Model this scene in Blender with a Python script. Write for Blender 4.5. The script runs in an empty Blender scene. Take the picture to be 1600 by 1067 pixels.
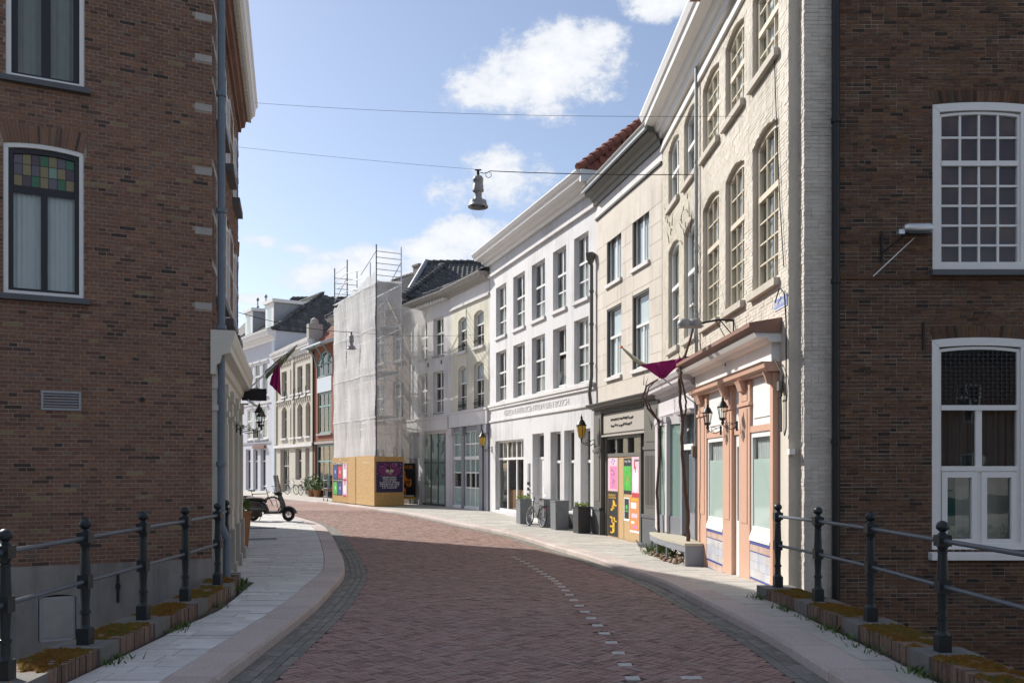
import bpy, math, random
from mathutils import Vector, Matrix
R = random.Random(7)
sc = bpy.context.scene
COL = sc.collection
F, CX, HY, EYE = 1400.0, 800.0, 730.0, 1.85      # photo focal length in pixels, centre, horizon row, eye height

# ------------------------------------------------------------------ camera
cam = bpy.data.cameras.new('camera'); camo = bpy.data.objects.new('camera', cam); COL.objects.link(camo)
cam.sensor_width = 36; cam.lens = F * 36 / 1600; cam.shift_y = (HY - 533.5) / 1600
cam.clip_start = .1; cam.clip_end = 2000
camo.location = (0, 0, EYE); camo.rotation_euler = (math.pi / 2, 0, 0)
sc.camera = camo

# ------------------------------------------------------------------ sun, sky, exposure
SUN_EL = math.radians(37); SUN_AZ = math.atan2(-.78, .63)
sdir = Vector((math.sin(SUN_AZ) * math.cos(SUN_EL), math.cos(SUN_AZ) * math.cos(SUN_EL), math.sin(SUN_EL)))
sl = bpy.data.lights.new('sun', 'SUN'); sl.energy = 2.95; sl.angle = math.radians(.55); sl.color = (1, .95, .87)
so = bpy.data.objects.new('sun', sl); COL.objects.link(so); so.location = (-30, 30, 40)
so.rotation_euler = (-sdir).to_track_quat('-Z', 'Y').to_euler()
sc.view_settings.view_transform = 'Standard'; sc.view_settings.look = 'None'
sc.view_settings.gamma = 1; sc.view_settings.use_curve_mapping = False
sc.view_settings.exposure = 1.2

w = bpy.data.worlds.new('World'); sc.world = w; w.use_nodes = True
nt = w.node_tree; nt.nodes.clear()
def N(t, **k):
    n = nt.nodes.new(t)
    for a, b in k.items(): setattr(n, a, b)
    return n
def M(op, a, b=None, c=None, clamp=False):
    n = N('ShaderNodeMath', operation=op, use_clamp=clamp)
    for i, v in enumerate((a, b, c)):
        if v is None: continue
        if isinstance(v, (int, float)): n.inputs[i].default_value = v
        else: nt.links.new(v, n.inputs[i])
    return n.outputs[0]
sky = N('ShaderNodeTexSky', sky_type='NISHITA', sun_disc=False)
sky.sun_elevation = SUN_EL; sky.sun_rotation = SUN_AZ; sky.air_density = 1.0; sky.dust_density = .7; sky.ozone_density = 2.2
tc = N('ShaderNodeTexCoord'); sep = N('ShaderNodeSeparateXYZ'); nt.links.new(tc.outputs['Generated'], sep.inputs[0])
X_, Y_, Z_ = sep.outputs
AZ = M('ARCTAN2', X_, Y_); EL = M('ARCSINE', Z_)
# fair-weather cumulus: a few banks of known size in view, out of view a loose field, made denser to add fill light
def px_dir(x, y): return math.atan2((x - CX), F), math.atan2(HY - y, math.hypot(x - CX, F))
banks = [(875, 112, 105, 58, 1.0), (780, 142, 75, 32, .95), (930, 95, 52, 50, .95), (1045, -6, 70, 26, 1.0), (790, 288, 75, 42, 1.0), (700, 300, 45, 28, .95),
         (745, 372, 75, 34, 1.0), (820, 362, 60, 30, .9), (690, 392, 60, 26, .9), (560, 425, 90, 34, .95), (480, 432, 55, 24, .8), (610, 440, 80, 36, .9),
         (395, 378, 42, 12, .55), (465, 388, 30, 10, .5), (392, 466, 34, 10, .6), (560, 470, 60, 22, .7), (655, 440, 60, 26, .8)]
field = None
for (x, y, rx, ry, s) in banks:
    a, e = px_dir(x, y); ra, re = rx * 1.12 / F, ry * 1.12 / F
    da = M('MULTIPLY', M('SUBTRACT', AZ, a), 1 / ra); de = M('MULTIPLY', M('SUBTRACT', EL, e), 1 / re)
    d = M('SUBTRACT', s, M('ADD', M('MULTIPLY', da, da), M('MULTIPLY', de, de)))
    field = d if field is None else M('MAXIMUM', field, d)
field = M('MAXIMUM', field, -1.6)
def noise(scale, detail, rough, off=(0, 0, 0), sz=1.0):
    mp = N('ShaderNodeMapping'); mp.inputs['Location'].default_value = off; mp.inputs['Scale'].default_value = (1, 1, sz)
    nt.links.new(tc.outputs['Generated'], mp.inputs[0])
    n = N('ShaderNodeTexNoise'); n.inputs['Scale'].default_value = scale; n.inputs['Detail'].default_value = detail; n.inputs['Roughness'].default_value = rough
    nt.links.new(mp.outputs[0], n.inputs[0]); return n.outputs['Fac']
n1 = noise(9, 9, .62, (3, 1, 2), 1.6); n2 = noise(40, 9, .7, (1, 5, 0), 1.4)
out = M('GREATER_THAN', M('ABSOLUTE', AZ), .66)
loose = M('MULTIPLY', M('SUBTRACT', noise(2.6, 5, .55, (7, 2, 4), 2.4), .53), 9)
fld = M('ADD', M('MULTIPLY', field, M('SUBTRACT', 1, out)), M('MULTIPLY', loose, out))
dens = M('ADD', M('ADD', fld, M('MULTIPLY', M('SUBTRACT', n1, .5), 5.2)), M('MULTIPLY', M('SUBTRACT', n2, .5), 2.6))
mask = N('ShaderNodeMapRange', interpolation_type='SMOOTHSTEP'); nt.links.new(dens, mask.inputs[0])
mask.inputs[1].default_value = -.25; mask.inputs[2].default_value = .9; mask.inputs[3].default_value = 0; mask.inputs[4].default_value = .93
ccol = N('ShaderNodeMixRGB'); ccol.inputs[1].default_value = (5.2, 5.45, 5.9, 1); ccol.inputs[2].default_value = (7.0, 7.0, 7.0, 1)
cr = N('ShaderNodeMapRange'); nt.links.new(dens, cr.inputs[0]); cr.inputs[1].default_value = .2; cr.inputs[2].default_value = 2.0
nt.links.new(cr.outputs[0], ccol.inputs[0])
mixc = N('ShaderNodeMixRGB'); nt.links.new(mask.outputs[0], mixc.inputs[0]); hs = N('ShaderNodeHueSaturation'); hs.inputs['Saturation'].default_value = .86; nt.links.new(sky.outputs[0], hs.inputs['Color']); tn_ = N('ShaderNodeMixRGB', blend_type='MULTIPLY'); tn_.inputs[0].default_value = 1; tn_.inputs[2].default_value = (.985, .955, .965, 1); nt.links.new(hs.outputs[0], tn_.inputs[1]); nt.links.new(tn_.outputs[0], mixc.inputs[1]); nt.links.new(ccol.outputs[0], mixc.inputs[2])
bg = N('ShaderNodeBackground'); bg.inputs[1].default_value = .068; nt.links.new(mixc.outputs[0], bg.inputs[0])
wo = N('ShaderNodeOutputWorld'); nt.links.new(bg.outputs[0], wo.inputs[0])

# ------------------------------------------------------------------ materials
MATS = {}
def mat(name, col=(.5, .5, .5), rough=.7, metal=0, cols=None, noise=.12, nscale=6, bump=0, bscale=40, spec=.4, stain=None, wave=None, coat=0, stops=None, streak=0):
    """procedural paint / stone / brick: colour (or a ramp over the per-piece value 'var'), blotches in world space, fine bump"""
    m = bpy.data.materials.new(name); m.use_nodes = True; t = m.node_tree; t.nodes.clear()
    def n(ty, **k):
        q = t.nodes.new(ty)
        for a, b in k.items(): setattr(q, a, b)
        return q
    L = t.links.new
    o = n('ShaderNodeOutputMaterial'); p = n('ShaderNodeBsdfPrincipled'); L(p.outputs[0], o.inputs[0])
    p.inputs['Roughness'].default_value = rough; p.inputs['Metallic'].default_value = metal
    p.inputs['Specular IOR Level'].default_value = spec; p.inputs['Coat Weight'].default_value = coat
    geo = n('ShaderNodeNewGeometry')
    if cols:
        at = n('ShaderNodeAttribute', attribute_name='var'); rp = n('ShaderNodeValToRGB')
        e = rp.color_ramp.elements; e[0].position = 0; e[1].position = 1
        k = len(cols); ps = stops or [i / (k - 1) for i in range(k)]
        for i, c in enumerate(cols):
            el = e[0] if i == 0 else (e[len(e) - 1] if i == k - 1 else e.new(ps[i]))
            el.position = ps[i]; el.color = (*c, 1)
        L(at.outputs['Fac'], rp.inputs[0]); base = rp.outputs[0]
    else:
        rg = n('ShaderNodeRGB'); rg.outputs[0].default_value = (*col, 1); base = rg.outputs[0]
    if noise:
        nz = n('ShaderNodeTexNoise'); nz.inputs['Scale'].default_value = nscale; nz.inputs['Detail'].default_value = 8; nz.inputs['Roughness'].default_value = .65
        L(geo.outputs['Position'], nz.inputs[0])
        mr = n('ShaderNodeMapRange'); L(nz.outputs['Fac'], mr.inputs[0]); mr.inputs[1].default_value = .25; mr.inputs[2].default_value = .75
        mr.inputs[3].default_value = 1 - noise; mr.inputs[4].default_value = 1 + noise
        mu = n('ShaderNodeVectorMath', operation='SCALE'); L(base, mu.inputs[0]); L(mr.outputs[0], mu.inputs['Scale']); base = mu.outputs[0]
    if stain:      # streaky dirt / weather: colour, amount, scale, vertical stretch
        sc_, amt, ss, st = stain
        mp = n('ShaderNodeMapping'); mp.inputs['Scale'].default_value = (1, 1, st); L(geo.outputs['Position'], mp.inputs[0])
        sn = n('ShaderNodeTexNoise'); sn.inputs['Scale'].default_value = ss; sn.inputs['Detail'].default_value = 7; sn.inputs['Roughness'].default_value = .7; L(mp.outputs[0], sn.inputs[0])
        sm = n('ShaderNodeMapRange'); L(sn.outputs['Fac'], sm.inputs[0]); sm.inputs[1].default_value = .48; sm.inputs[2].default_value = .78; sm.inputs[3].default_value = 0; sm.inputs[4].default_value = amt
        mx = n('ShaderNodeMixRGB'); L(sm.outputs[0], mx.inputs[0]); L(base, mx.inputs[1]); mx.inputs[2].default_value = (*sc_, 1); base = mx.outputs[0]
    if streak:     # rain streaks running down the wall
        mp = n('ShaderNodeMapping'); mp.inputs['Scale'].default_value = (1, 1, .07); L(geo.outputs['Position'], mp.inputs[0])
        sn = n('ShaderNodeTexNoise'); sn.inputs['Scale'].default_value = 4.5; sn.inputs['Detail'].default_value = 5; sn.inputs['Roughness'].default_value = .7; L(mp.outputs[0], sn.inputs[0])
        n2_ = n('ShaderNodeTexNoise'); n2_.inputs['Scale'].default_value = .55; n2_.inputs['Detail'].default_value = 3; L(geo.outputs['Position'], n2_.inputs[0])
        pm = n('ShaderNodeMath', operation='MULTIPLY'); L(sn.outputs['Fac'], pm.inputs[0]); L(n2_.outputs['Fac'], pm.inputs[1])
        sm = n('ShaderNodeMapRange'); L(pm.outputs[0], sm.inputs[0]); sm.inputs[1].default_value = .24; sm.inputs[2].default_value = .42; sm.inputs[3].default_value = 1; sm.inputs[4].default_value = 1 - streak
        mu = n('ShaderNodeVectorMath', operation='SCALE'); L(base, mu.inputs[0]); L(sm.outputs[0], mu.inputs['Scale']); base = mu.outputs[0]
    L(base, p.inputs['Base Color'])
    if bump:
        bn = n('ShaderNodeTexNoise'); bn.inputs['Scale'].default_value = bscale; bn.inputs['Detail'].default_value = 5; L(geo.outputs['Position'], bn.inputs[0])
        bb = n('ShaderNodeBump'); bb.inputs['Strength'].default_value = bump; bb.inputs['Distance'].default_value = .01; L(bn.outputs['Fac'], bb.inputs['Height']); L(bb.outputs[0], p.inputs['Normal'])
        rr = n('ShaderNodeMapRange'); L(bn.outputs['Fac'], rr.inputs[0]); rr.inputs[3].default_value = max(0, rough - .1); rr.inputs[4].default_value = min(1, rough + .1); L(rr.outputs[0], p.inputs['Roughness'])
    MATS[name] = m; return m
def glass(name, tint=(.9, .93, .93), rough=.015, ior=1.5, body=None, amt=0):
    """window glass: Fresnel reflection over a clear (or partly frosted) pane"""
    m = bpy.data.materials.new(name); m.use_nodes = True; t = m.node_tree; t.nodes.clear(); L = t.links.new
    o = t.nodes.new('ShaderNodeOutputMaterial'); mx = t.nodes.new('ShaderNodeMixShader'); fr = t.nodes.new('ShaderNodeFresnel'); fr.inputs[0].default_value = ior
    tr = t.nodes.new('ShaderNodeBsdfTransparent'); tr.inputs[0].default_value = (*tint, 1)
    gl = t.nodes.new('ShaderNodeBsdfGlossy'); gl.inputs['Roughness'].default_value = rough; gl.inputs['Color'].default_value = (.95, .95, .95, 1)
    geo = t.nodes.new('ShaderNodeNewGeometry'); nz = t.nodes.new('ShaderNodeTexNoise'); nz.inputs['Scale'].default_value = 1.7; L(geo.outputs['Position'], nz.inputs[0])
    bp = t.nodes.new('ShaderNodeBump'); bp.inputs['Strength'].default_value = .06; bp.inputs['Distance'].default_value = .03; L(nz.outputs['Fac'], bp.inputs['Height']); L(bp.outputs[0], gl.inputs['Normal'])
    first = tr.outputs[0]
    if body:
        df = t.nodes.new('ShaderNodeBsdfDiffuse'); df.inputs[0].default_value = (*body, 1); m2 = t.nodes.new('ShaderNodeMixShader'); m2.inputs[0].default_value = amt
        L(tr.outputs[0], m2.inputs[1]); L(df.outputs[0], m2.inputs[2]); first = m2.outputs[0]
    bf = t.nodes.new('ShaderNodeMath'); bf.operation = 'SUBTRACT'; bf.inputs[0].default_value = 1; L(geo.outputs['Backfacing'], bf.inputs[1]); fm_ = t.nodes.new('ShaderNodeMath'); fm_.operation = 'MULTIPLY'; L(fr.outputs[0], fm_.inputs[0]); L(bf.outputs[0], fm_.inputs[1])
    L(fm_.outputs[0], mx.inputs[0]); L(first, mx.inputs[1]); L(gl.outputs[0], mx.inputs[2]); L(mx.outputs[0], o.inputs[0])
    MATS[name] = m; return m

mat('brick_left', cols=[(.065, .048, .044), (.125, .075, .06), (.18, .10, .073), (.20, .11, .078), (.22, .122, .083), (.25, .135, .088), (.165, .118, .10), (.24, .185, .105)], stops=[0, .14, .3, .5, .68, .82, .93, 1], noise=.22, nscale=25, bump=.5, bscale=90, rough=.85, spec=.25, stain=((.07, .05, .043), .45, .8, .5), streak=.22)
mat('mortar_left', (.33, .27, .215), rough=.95, noise=.15, bump=.4)
mat('brick_dark', cols=[(.04, .03, .025), (.08, .05, .036), (.115, .064, .043), (.14, .076, .048), (.16, .09, .053), (.10, .072, .054)], noise=.3, nscale=12, bump=.6, bscale=70, rough=.9, spec=.2, stain=((.04, .036, .032), .6, .9, .7))
mat('mortar_dark', (.24, .205, .175), rough=.95, noise=.45, nscale=1.2, bump=.4, stain=((.06, .052, .046), .9, .7, .6))
mat('brick_cream', cols=[(.54, .495, .425), (.59, .545, .475), (.63, .585, .515)], noise=.06, nscale=14, bump=.5, bscale=60, rough=.75, stain=((.38, .34, .28), .38, 1.6, .4), streak=.25)
mat('brick_greige', cols=[(.47, .43, .36), (.53, .49, .41), (.57, .53, .45)], noise=.07, nscale=14, bump=.5, bscale=60, rough=.8, stain=((.34, .31, .26), .3, 1.6, .5))
mat('stucco_white', (.66, .65, .645), rough=.85, noise=.03, nscale=3, bump=.25, bscale=25, stain=((.44, .43, .42), .4, 1.3, .3), streak=.3)
mat('stucco_cool', (.63, .632, .645), rough=.85, noise=.03, nscale=3, bump=.2, bscale=25, stain=((.46, .455, .46), .4, 1.2, .3), streak=.3)
mat('stucco_beige', cols=[(.55, .505, .445), (.58, .535, .475), (.61, .565, .50)], rough=.85, noise=.05, nscale=3, bump=.25, bscale=30, stain=((.42, .38, .33), .35, 1.4, .35), streak=.22)
mat('stucco_green', (.62, .60, .50), rough=.85, noise=.04, nscale=3, bump=.25, bscale=30, stain=((.48, .46, .38), .35, 1.3, .4), streak=.28)
mat('stucco_lilac', (.56, .57, .62), rough=.85, noise=.04, bump=.2, stain=((.45, .46, .5), .2, 1.2, .4))
mat('stucco_grey', (.42, .42, .45), rough=.85, noise=.05, bump=.2)
mat('brick_grey', cols=[(.46, .43, .37), (.52, .49, .42)], noise=.12, nscale=20, bump=.4, rough=.85, stain=((.36, .33, .28), .3, 1.3, .5))
mat('brick_red', cols=[(.22, .085, .055), (.27, .105, .068)], noise=.2, nscale=16, bump=.4, rough=.85)
mat('brick_scaffold', cols=[(.22, .18, .16), (.28, .23, .2)], noise=.2, nscale=14, bump=.4, rough=.9)
mat('plinth_plaster', (.27, .25, .235), rough=.9, noise=.12, nscale=2, bump=.3, stain=((.11, .10, .092), .6, 1.5, .5), streak=.4)
mat('stone_trim', (.36, .345, .32), rough=.8, noise=.1, bump=.3, stain=((.22, .21, .2), .3, 3, .5))
mat('stone_dark', (.15, .145, .135), rough=.85, noise=.15, bump=.4, stain=((.09, .085, .07), .5, 4, 1))
mat('stone_sill', (.46, .425, .37), rough=.8, noise=.1, bump=.3, stain=((.3, .27, .23), .35, 3, .5))
mat('bench_wood', (.42, .39, .31), rough=.8, noise=.12, bump=.2)
mat('bluestone', (.10, .105, .115), rough=.6, noise=.12, bump=.2)
mat('wood_white', (.74, .735, .72), rough=.45, noise=.03, spec=.5, stain=((.5, .48, .45), .15, 4, .4))
mat('wood_cream', (.60, .53, .42), rough=.5, noise=.04, stain=((.45, .39, .3), .2, 4, .4))
mat('wood_shop', (.58, .55, .48), rough=.5, noise=.05, bump=.1, stain=((.4, .37, .31), .3, 3, .4))
mat('wood_black', (.017, .017, .019), rough=.4, noise=.1)
mat('wood_dark', (.052, .054, .052), rough=.5, noise=.08)
mat('wood_olive', (.125, .122, .108), rough=.5, noise=.06, bump=.1)
mat('wood_sign', (.40, .37, .33), rough=.6, noise=.05)
mat('wood_peach', (.57, .35, .255), rough=.5, noise=.04, bump=.08, stain=((.45, .23, .15), .25, 4, .4))
mat('wood_brown', (.24, .13, .095), rough=.55, noise=.1, bump=.2)
mat('wood_lilac', (.56, .53, .55), rough=.5, noise=.03)
mat('wood_slate', (.23, .24, .275), rough=.5, noise=.04)
mat('wood_turquoise', (.22, .36, .36), rough=.5, noise=.05)
mat('wood_paleblue', (.55, .62, .68), rough=.5, noise=.04)
mat('wood_bluegrey', (.13, .19, .27), rough=.5, noise=.05)
mat('zinc', (.30, .32, .34), rough=.45, metal=.6, noise=.1)
mat('pipe_blue', (.13, .165, .20), rough=.5, noise=.12, nscale=9)
mat('iron_black', (.012, .013, .014), rough=.45, noise=.15, bump=.1)
mat('iron_green', (.013, .02, .024), rough=.42, noise=.15, bump=.12, bscale=60)
mat('rail_grey', (.085, .10, .12), rough=.42, noise=.12)
mat('steel', (.50, .52, .55), rough=.35, metal=.85, noise=.08)
mat('aluminium', (.62, .64, .66), rough=.4, metal=.7, noise=.08)
mat('lamp_grey', (.26, .265, .275), rough=.5, metal=.2, noise=.2, nscale=12)
mat('rubber', (.012, .012, .012), rough=.75, noise=.1)
mat('scooter_paint', (.028, .03, .034), rough=.35, noise=.05, coat=.3)
mat('seat_black', (.012, .012, .012), rough=.6)
mat('tile_dark', cols=[(.06, .06, .064), (.085, .086, .09), (.12, .12, .125)], noise=.15, nscale=8, bump=.3, rough=.8, spec=.25)
mat('tile_red', cols=[(.17, .055, .037), (.23, .08, .05), (.28, .105, .07)], noise=.2, nscale=12, bump=.4, rough=.8)
mat('lead', (.30, .31, .33), rough=.55, metal=.3, noise=.15)
mat('slab', cols=[(.47, .46, .445), (.52, .51, .49), (.57, .56, .54), (.63, .615, .59)], noise=.13, nscale=7, bump=.35, bscale=60, rough=.72, stain=((.28, .275, .26), .35, 2.2, 1))
mat('slab_warm', cols=[(.36, .345, .315), (.41, .39, .355), (.46, .44, .40)], noise=.13, nscale=7, bump=.35, bscale=60, rough=.8, stain=((.27, .25, .21), .3, 2.2, 1))
mat('kerb_pink', cols=[(.39, .325, .295), (.44, .375, .345), (.49, .42, .39)], noise=.32, nscale=48, bump=.35, bscale=140, rough=.75, stain=((.2, .16, .14), .3, 2, 1))
mat('paver_red', cols=[(.16, .10, .084), (.235, .144, .12), (.285, .176, .146), (.325, .205, .172), (.285, .21, .185)], noise=.2, nscale=20, bump=.4, bscale=90, rough=.78, stain=((.17, .14, .125), .55, .45, 1))
mat('paver_grey', cols=[(.14, .133, .118), (.18, .17, .15), (.215, .20, .175)], noise=.2, nscale=18, bump=.4, bscale=90, rough=.85, stain=((.12, .122, .09), .5, 1.2, 1))
mat('paver_white', (.46, .45, .43), rough=.7, noise=.12, nscale=20)
mat('joint_sand', (.075, .066, .058), rough=1, noise=.2)
mat('ground_far', (.2, .19, .175), rough=.95, noise=.2, nscale=.5)
mat('coping', cols=[(.11, .075, .058), (.16, .105, .08), (.20, .14, .105)], noise=.25, nscale=20, bump=.5, rough=.9)
mat('moss', cols=[(.13, .065, .015), (.15, .085, .02), (.10, .085, .022), (.07, .08, .022)], noise=.35, nscale=9, bump=1, bscale=120, rough=1, spec=.05)
mat('leaf', cols=[(.04, .085, .015), (.07, .13, .025), (.11, .18, .035)], noise=.1, rough=.6)
mat('leaf_bright', cols=[(.16, .25, .02), (.23, .33, .04), (.3, .38, .06)], noise=.1, rough=.6)
mat('bark', (.085, .05, .036), rough=.9, noise=.3, nscale=20, bump=.8, bscale=60)
mat('rubble', cols=[(.23, .15, .10), (.33, .24, .17), (.42, .34, .26)], noise=.2, bump=.5, rough=.95)
mat('planter_lead', (.18, .19, .205), rough=.6, noise=.12, nscale=6, bump=.2, stain=((.26, .27, .28), .4, 3, .4))
mat('planter_dark', (.05, .052, .056), rough=.6, noise=.1)
mat('terracotta', (.32, .16, .08), rough=.85, noise=.12)
mat('osb', cols=[(.42, .26, .10), (.50, .32, .135), (.56, .38, .17)], noise=.38, nscale=15, rough=.85, stain=((.34, .20, .08), .6, 9, .6))
mat('ply', (.48, .33, .17), rough=.8, noise=.12, nscale=20)
mat('interior', (.10, .095, .09), rough=.95, noise=.1)
mat('curtain_white', (.62, .62, .60), rough=.9, noise=.06)
mat('curtain_maroon', (.09, .035, .035), rough=.9, noise=.15)
mat('curtain_green', (.03, .10, .085), rough=.9, noise=.1)
mat('curtain_grey', (.30, .29, .26), rough=.9, noise=.1)
mat('blind', (.66, .66, .65), rough=.8, noise=.03)
mat('tile_blue', cols=[(.55, .56, .60), (.44, .47, .56), (.60, .59, .58), (.50, .45, .42)], noise=.3, nscale=70, rough=.25, spec=.5, stain=((.10, .14, .34), .55, 55, 1))
mat('tile_border', cols=[(.52, .33, .24), (.58, .44, .36)], noise=.3, nscale=60, rough=.25, stain=((.16, .2, .42), .6, 45, 1))
mat('tile_line', (.045, .07, .30), rough=.25)
mat('flag_purple', (.34, .015, .15), rough=.8, noise=.12, nscale=5)
mat('flag_cream', (.48, .45, .30), rough=.85, noise=.1, nscale=5)
mat('flag_green', (.30, .31, .17), rough=.85, noise=.12, nscale=5)
mat('sign_blue', (.22, .27, .50), rough=.4, noise=.06)
mat('white', (.78, .78, .77), rough=.5)
mat('orange', (.70, .22, .02), rough=.6); mat('yellow', (.72, .42, .02), rough=.6); mat('black', (.012, .012, .014), rough=.6)
mat('navy', (.02, .015, .06), rough=.55, noise=.3, nscale=5); mat('purple', (.12, .02, .10), rough=.55, noise=.4, nscale=9)
mat('pink', (.72, .22, .40), rough=.6, noise=.15, nscale=9); mat('pale_pink', (.70, .50, .60), rough=.6, noise=.1); mat('red', (.5, .04, .05), rough=.6)
mat('green', (.06, .42, .05), rough=.6, noise=.5, nscale=6); mat('blue', (.025, .05, .24), rough=.6, noise=.5, nscale=6); mat('print_blue', (.14, .2, .5), rough=.6)
mat('print_orange', (.62, .25, .08), rough=.6, noise=.3, nscale=10)
mat('water', (.02, .025, .02), rough=.06, noise=.2, bump=.2, bscale=3)
glass('glass'); glass('glass_bulb', (.97, .97, .97), ior=1.35); glass('glass_amber', (.9, .62, .2), body=(.75, .5, .08), amt=.75, ior=1.35)
glass('glass_frost', (.8, .92, .88), body=(.52, .64, .60), amt=.75, rough=.06)
glass('glass_aqua', (.75, .88, .84), body=(.38, .52, .49), amt=.5, rough=.03)
glass('glass_dark', (.55, .6, .62), body=(.03, .035, .04), amt=.5)
glass('windscreen', (.6, .55, .58), body=(.05, .045, .05), amt=.2)
for nm, c in (('stain_green', (.03, .15, .055)), ('stain_amber', (.26, .20, .08)), ('stain_plum', (.085, .045, .055)), ('stain_mauve', (.12, .10, .12)), ('stain_mint', (.2, .32, .24))):
    glass(nm, tuple(min(1, v * 2) for v in c), body=c, amt=.85, rough=.1)
def net_material(name, lo, hi):
    m = bpy.data.materials.new(name); m.use_nodes = True; t = m.node_tree; t.nodes.clear(); L = t.links.new
    o = t.nodes.new('ShaderNodeOutputMaterial'); mx = t.nodes.new('ShaderNodeMixShader'); tr = t.nodes.new('ShaderNodeBsdfTransparent')
    d = t.nodes.new('ShaderNodeBsdfDiffuse'); d.inputs[0].default_value = (.95, .945, .93, 1); tl = t.nodes.new('ShaderNodeBsdfTranslucent'); tl.inputs[0].default_value = (.75, .74, .72, 1)
    m2 = t.nodes.new('ShaderNodeMixShader'); m2.inputs[0].default_value = .4; L(d.outputs[0], m2.inputs[1]); L(tl.outputs[0], m2.inputs[2])
    geo = t.nodes.new('ShaderNodeNewGeometry'); mp = t.nodes.new('ShaderNodeMapping'); mp.inputs['Scale'].default_value = (.8, .8, .7); L(geo.outputs['Position'], mp.inputs[0])
    nz = t.nodes.new('ShaderNodeTexNoise'); nz.inputs['Scale'].default_value = 1.6; nz.inputs['Detail'].default_value = 6; L(mp.outputs[0], nz.inputs[0])
    mr = t.nodes.new('ShaderNodeMapRange'); L(nz.outputs['Fac'], mr.inputs[0]); mr.inputs[1].default_value = .3; mr.inputs[2].default_value = .7; mr.inputs[3].default_value = lo; mr.inputs[4].default_value = hi
    L(mr.outputs[0], mx.inputs[0]); L(tr.outputs[0], mx.inputs[1]); L(m2.outputs[0], mx.inputs[2]); L(mx.outputs[0], o.inputs[0]); MATS[name] = m
net_material('debris_net', .70, .93); net_material('debris_net_thin', .28, .52)

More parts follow.
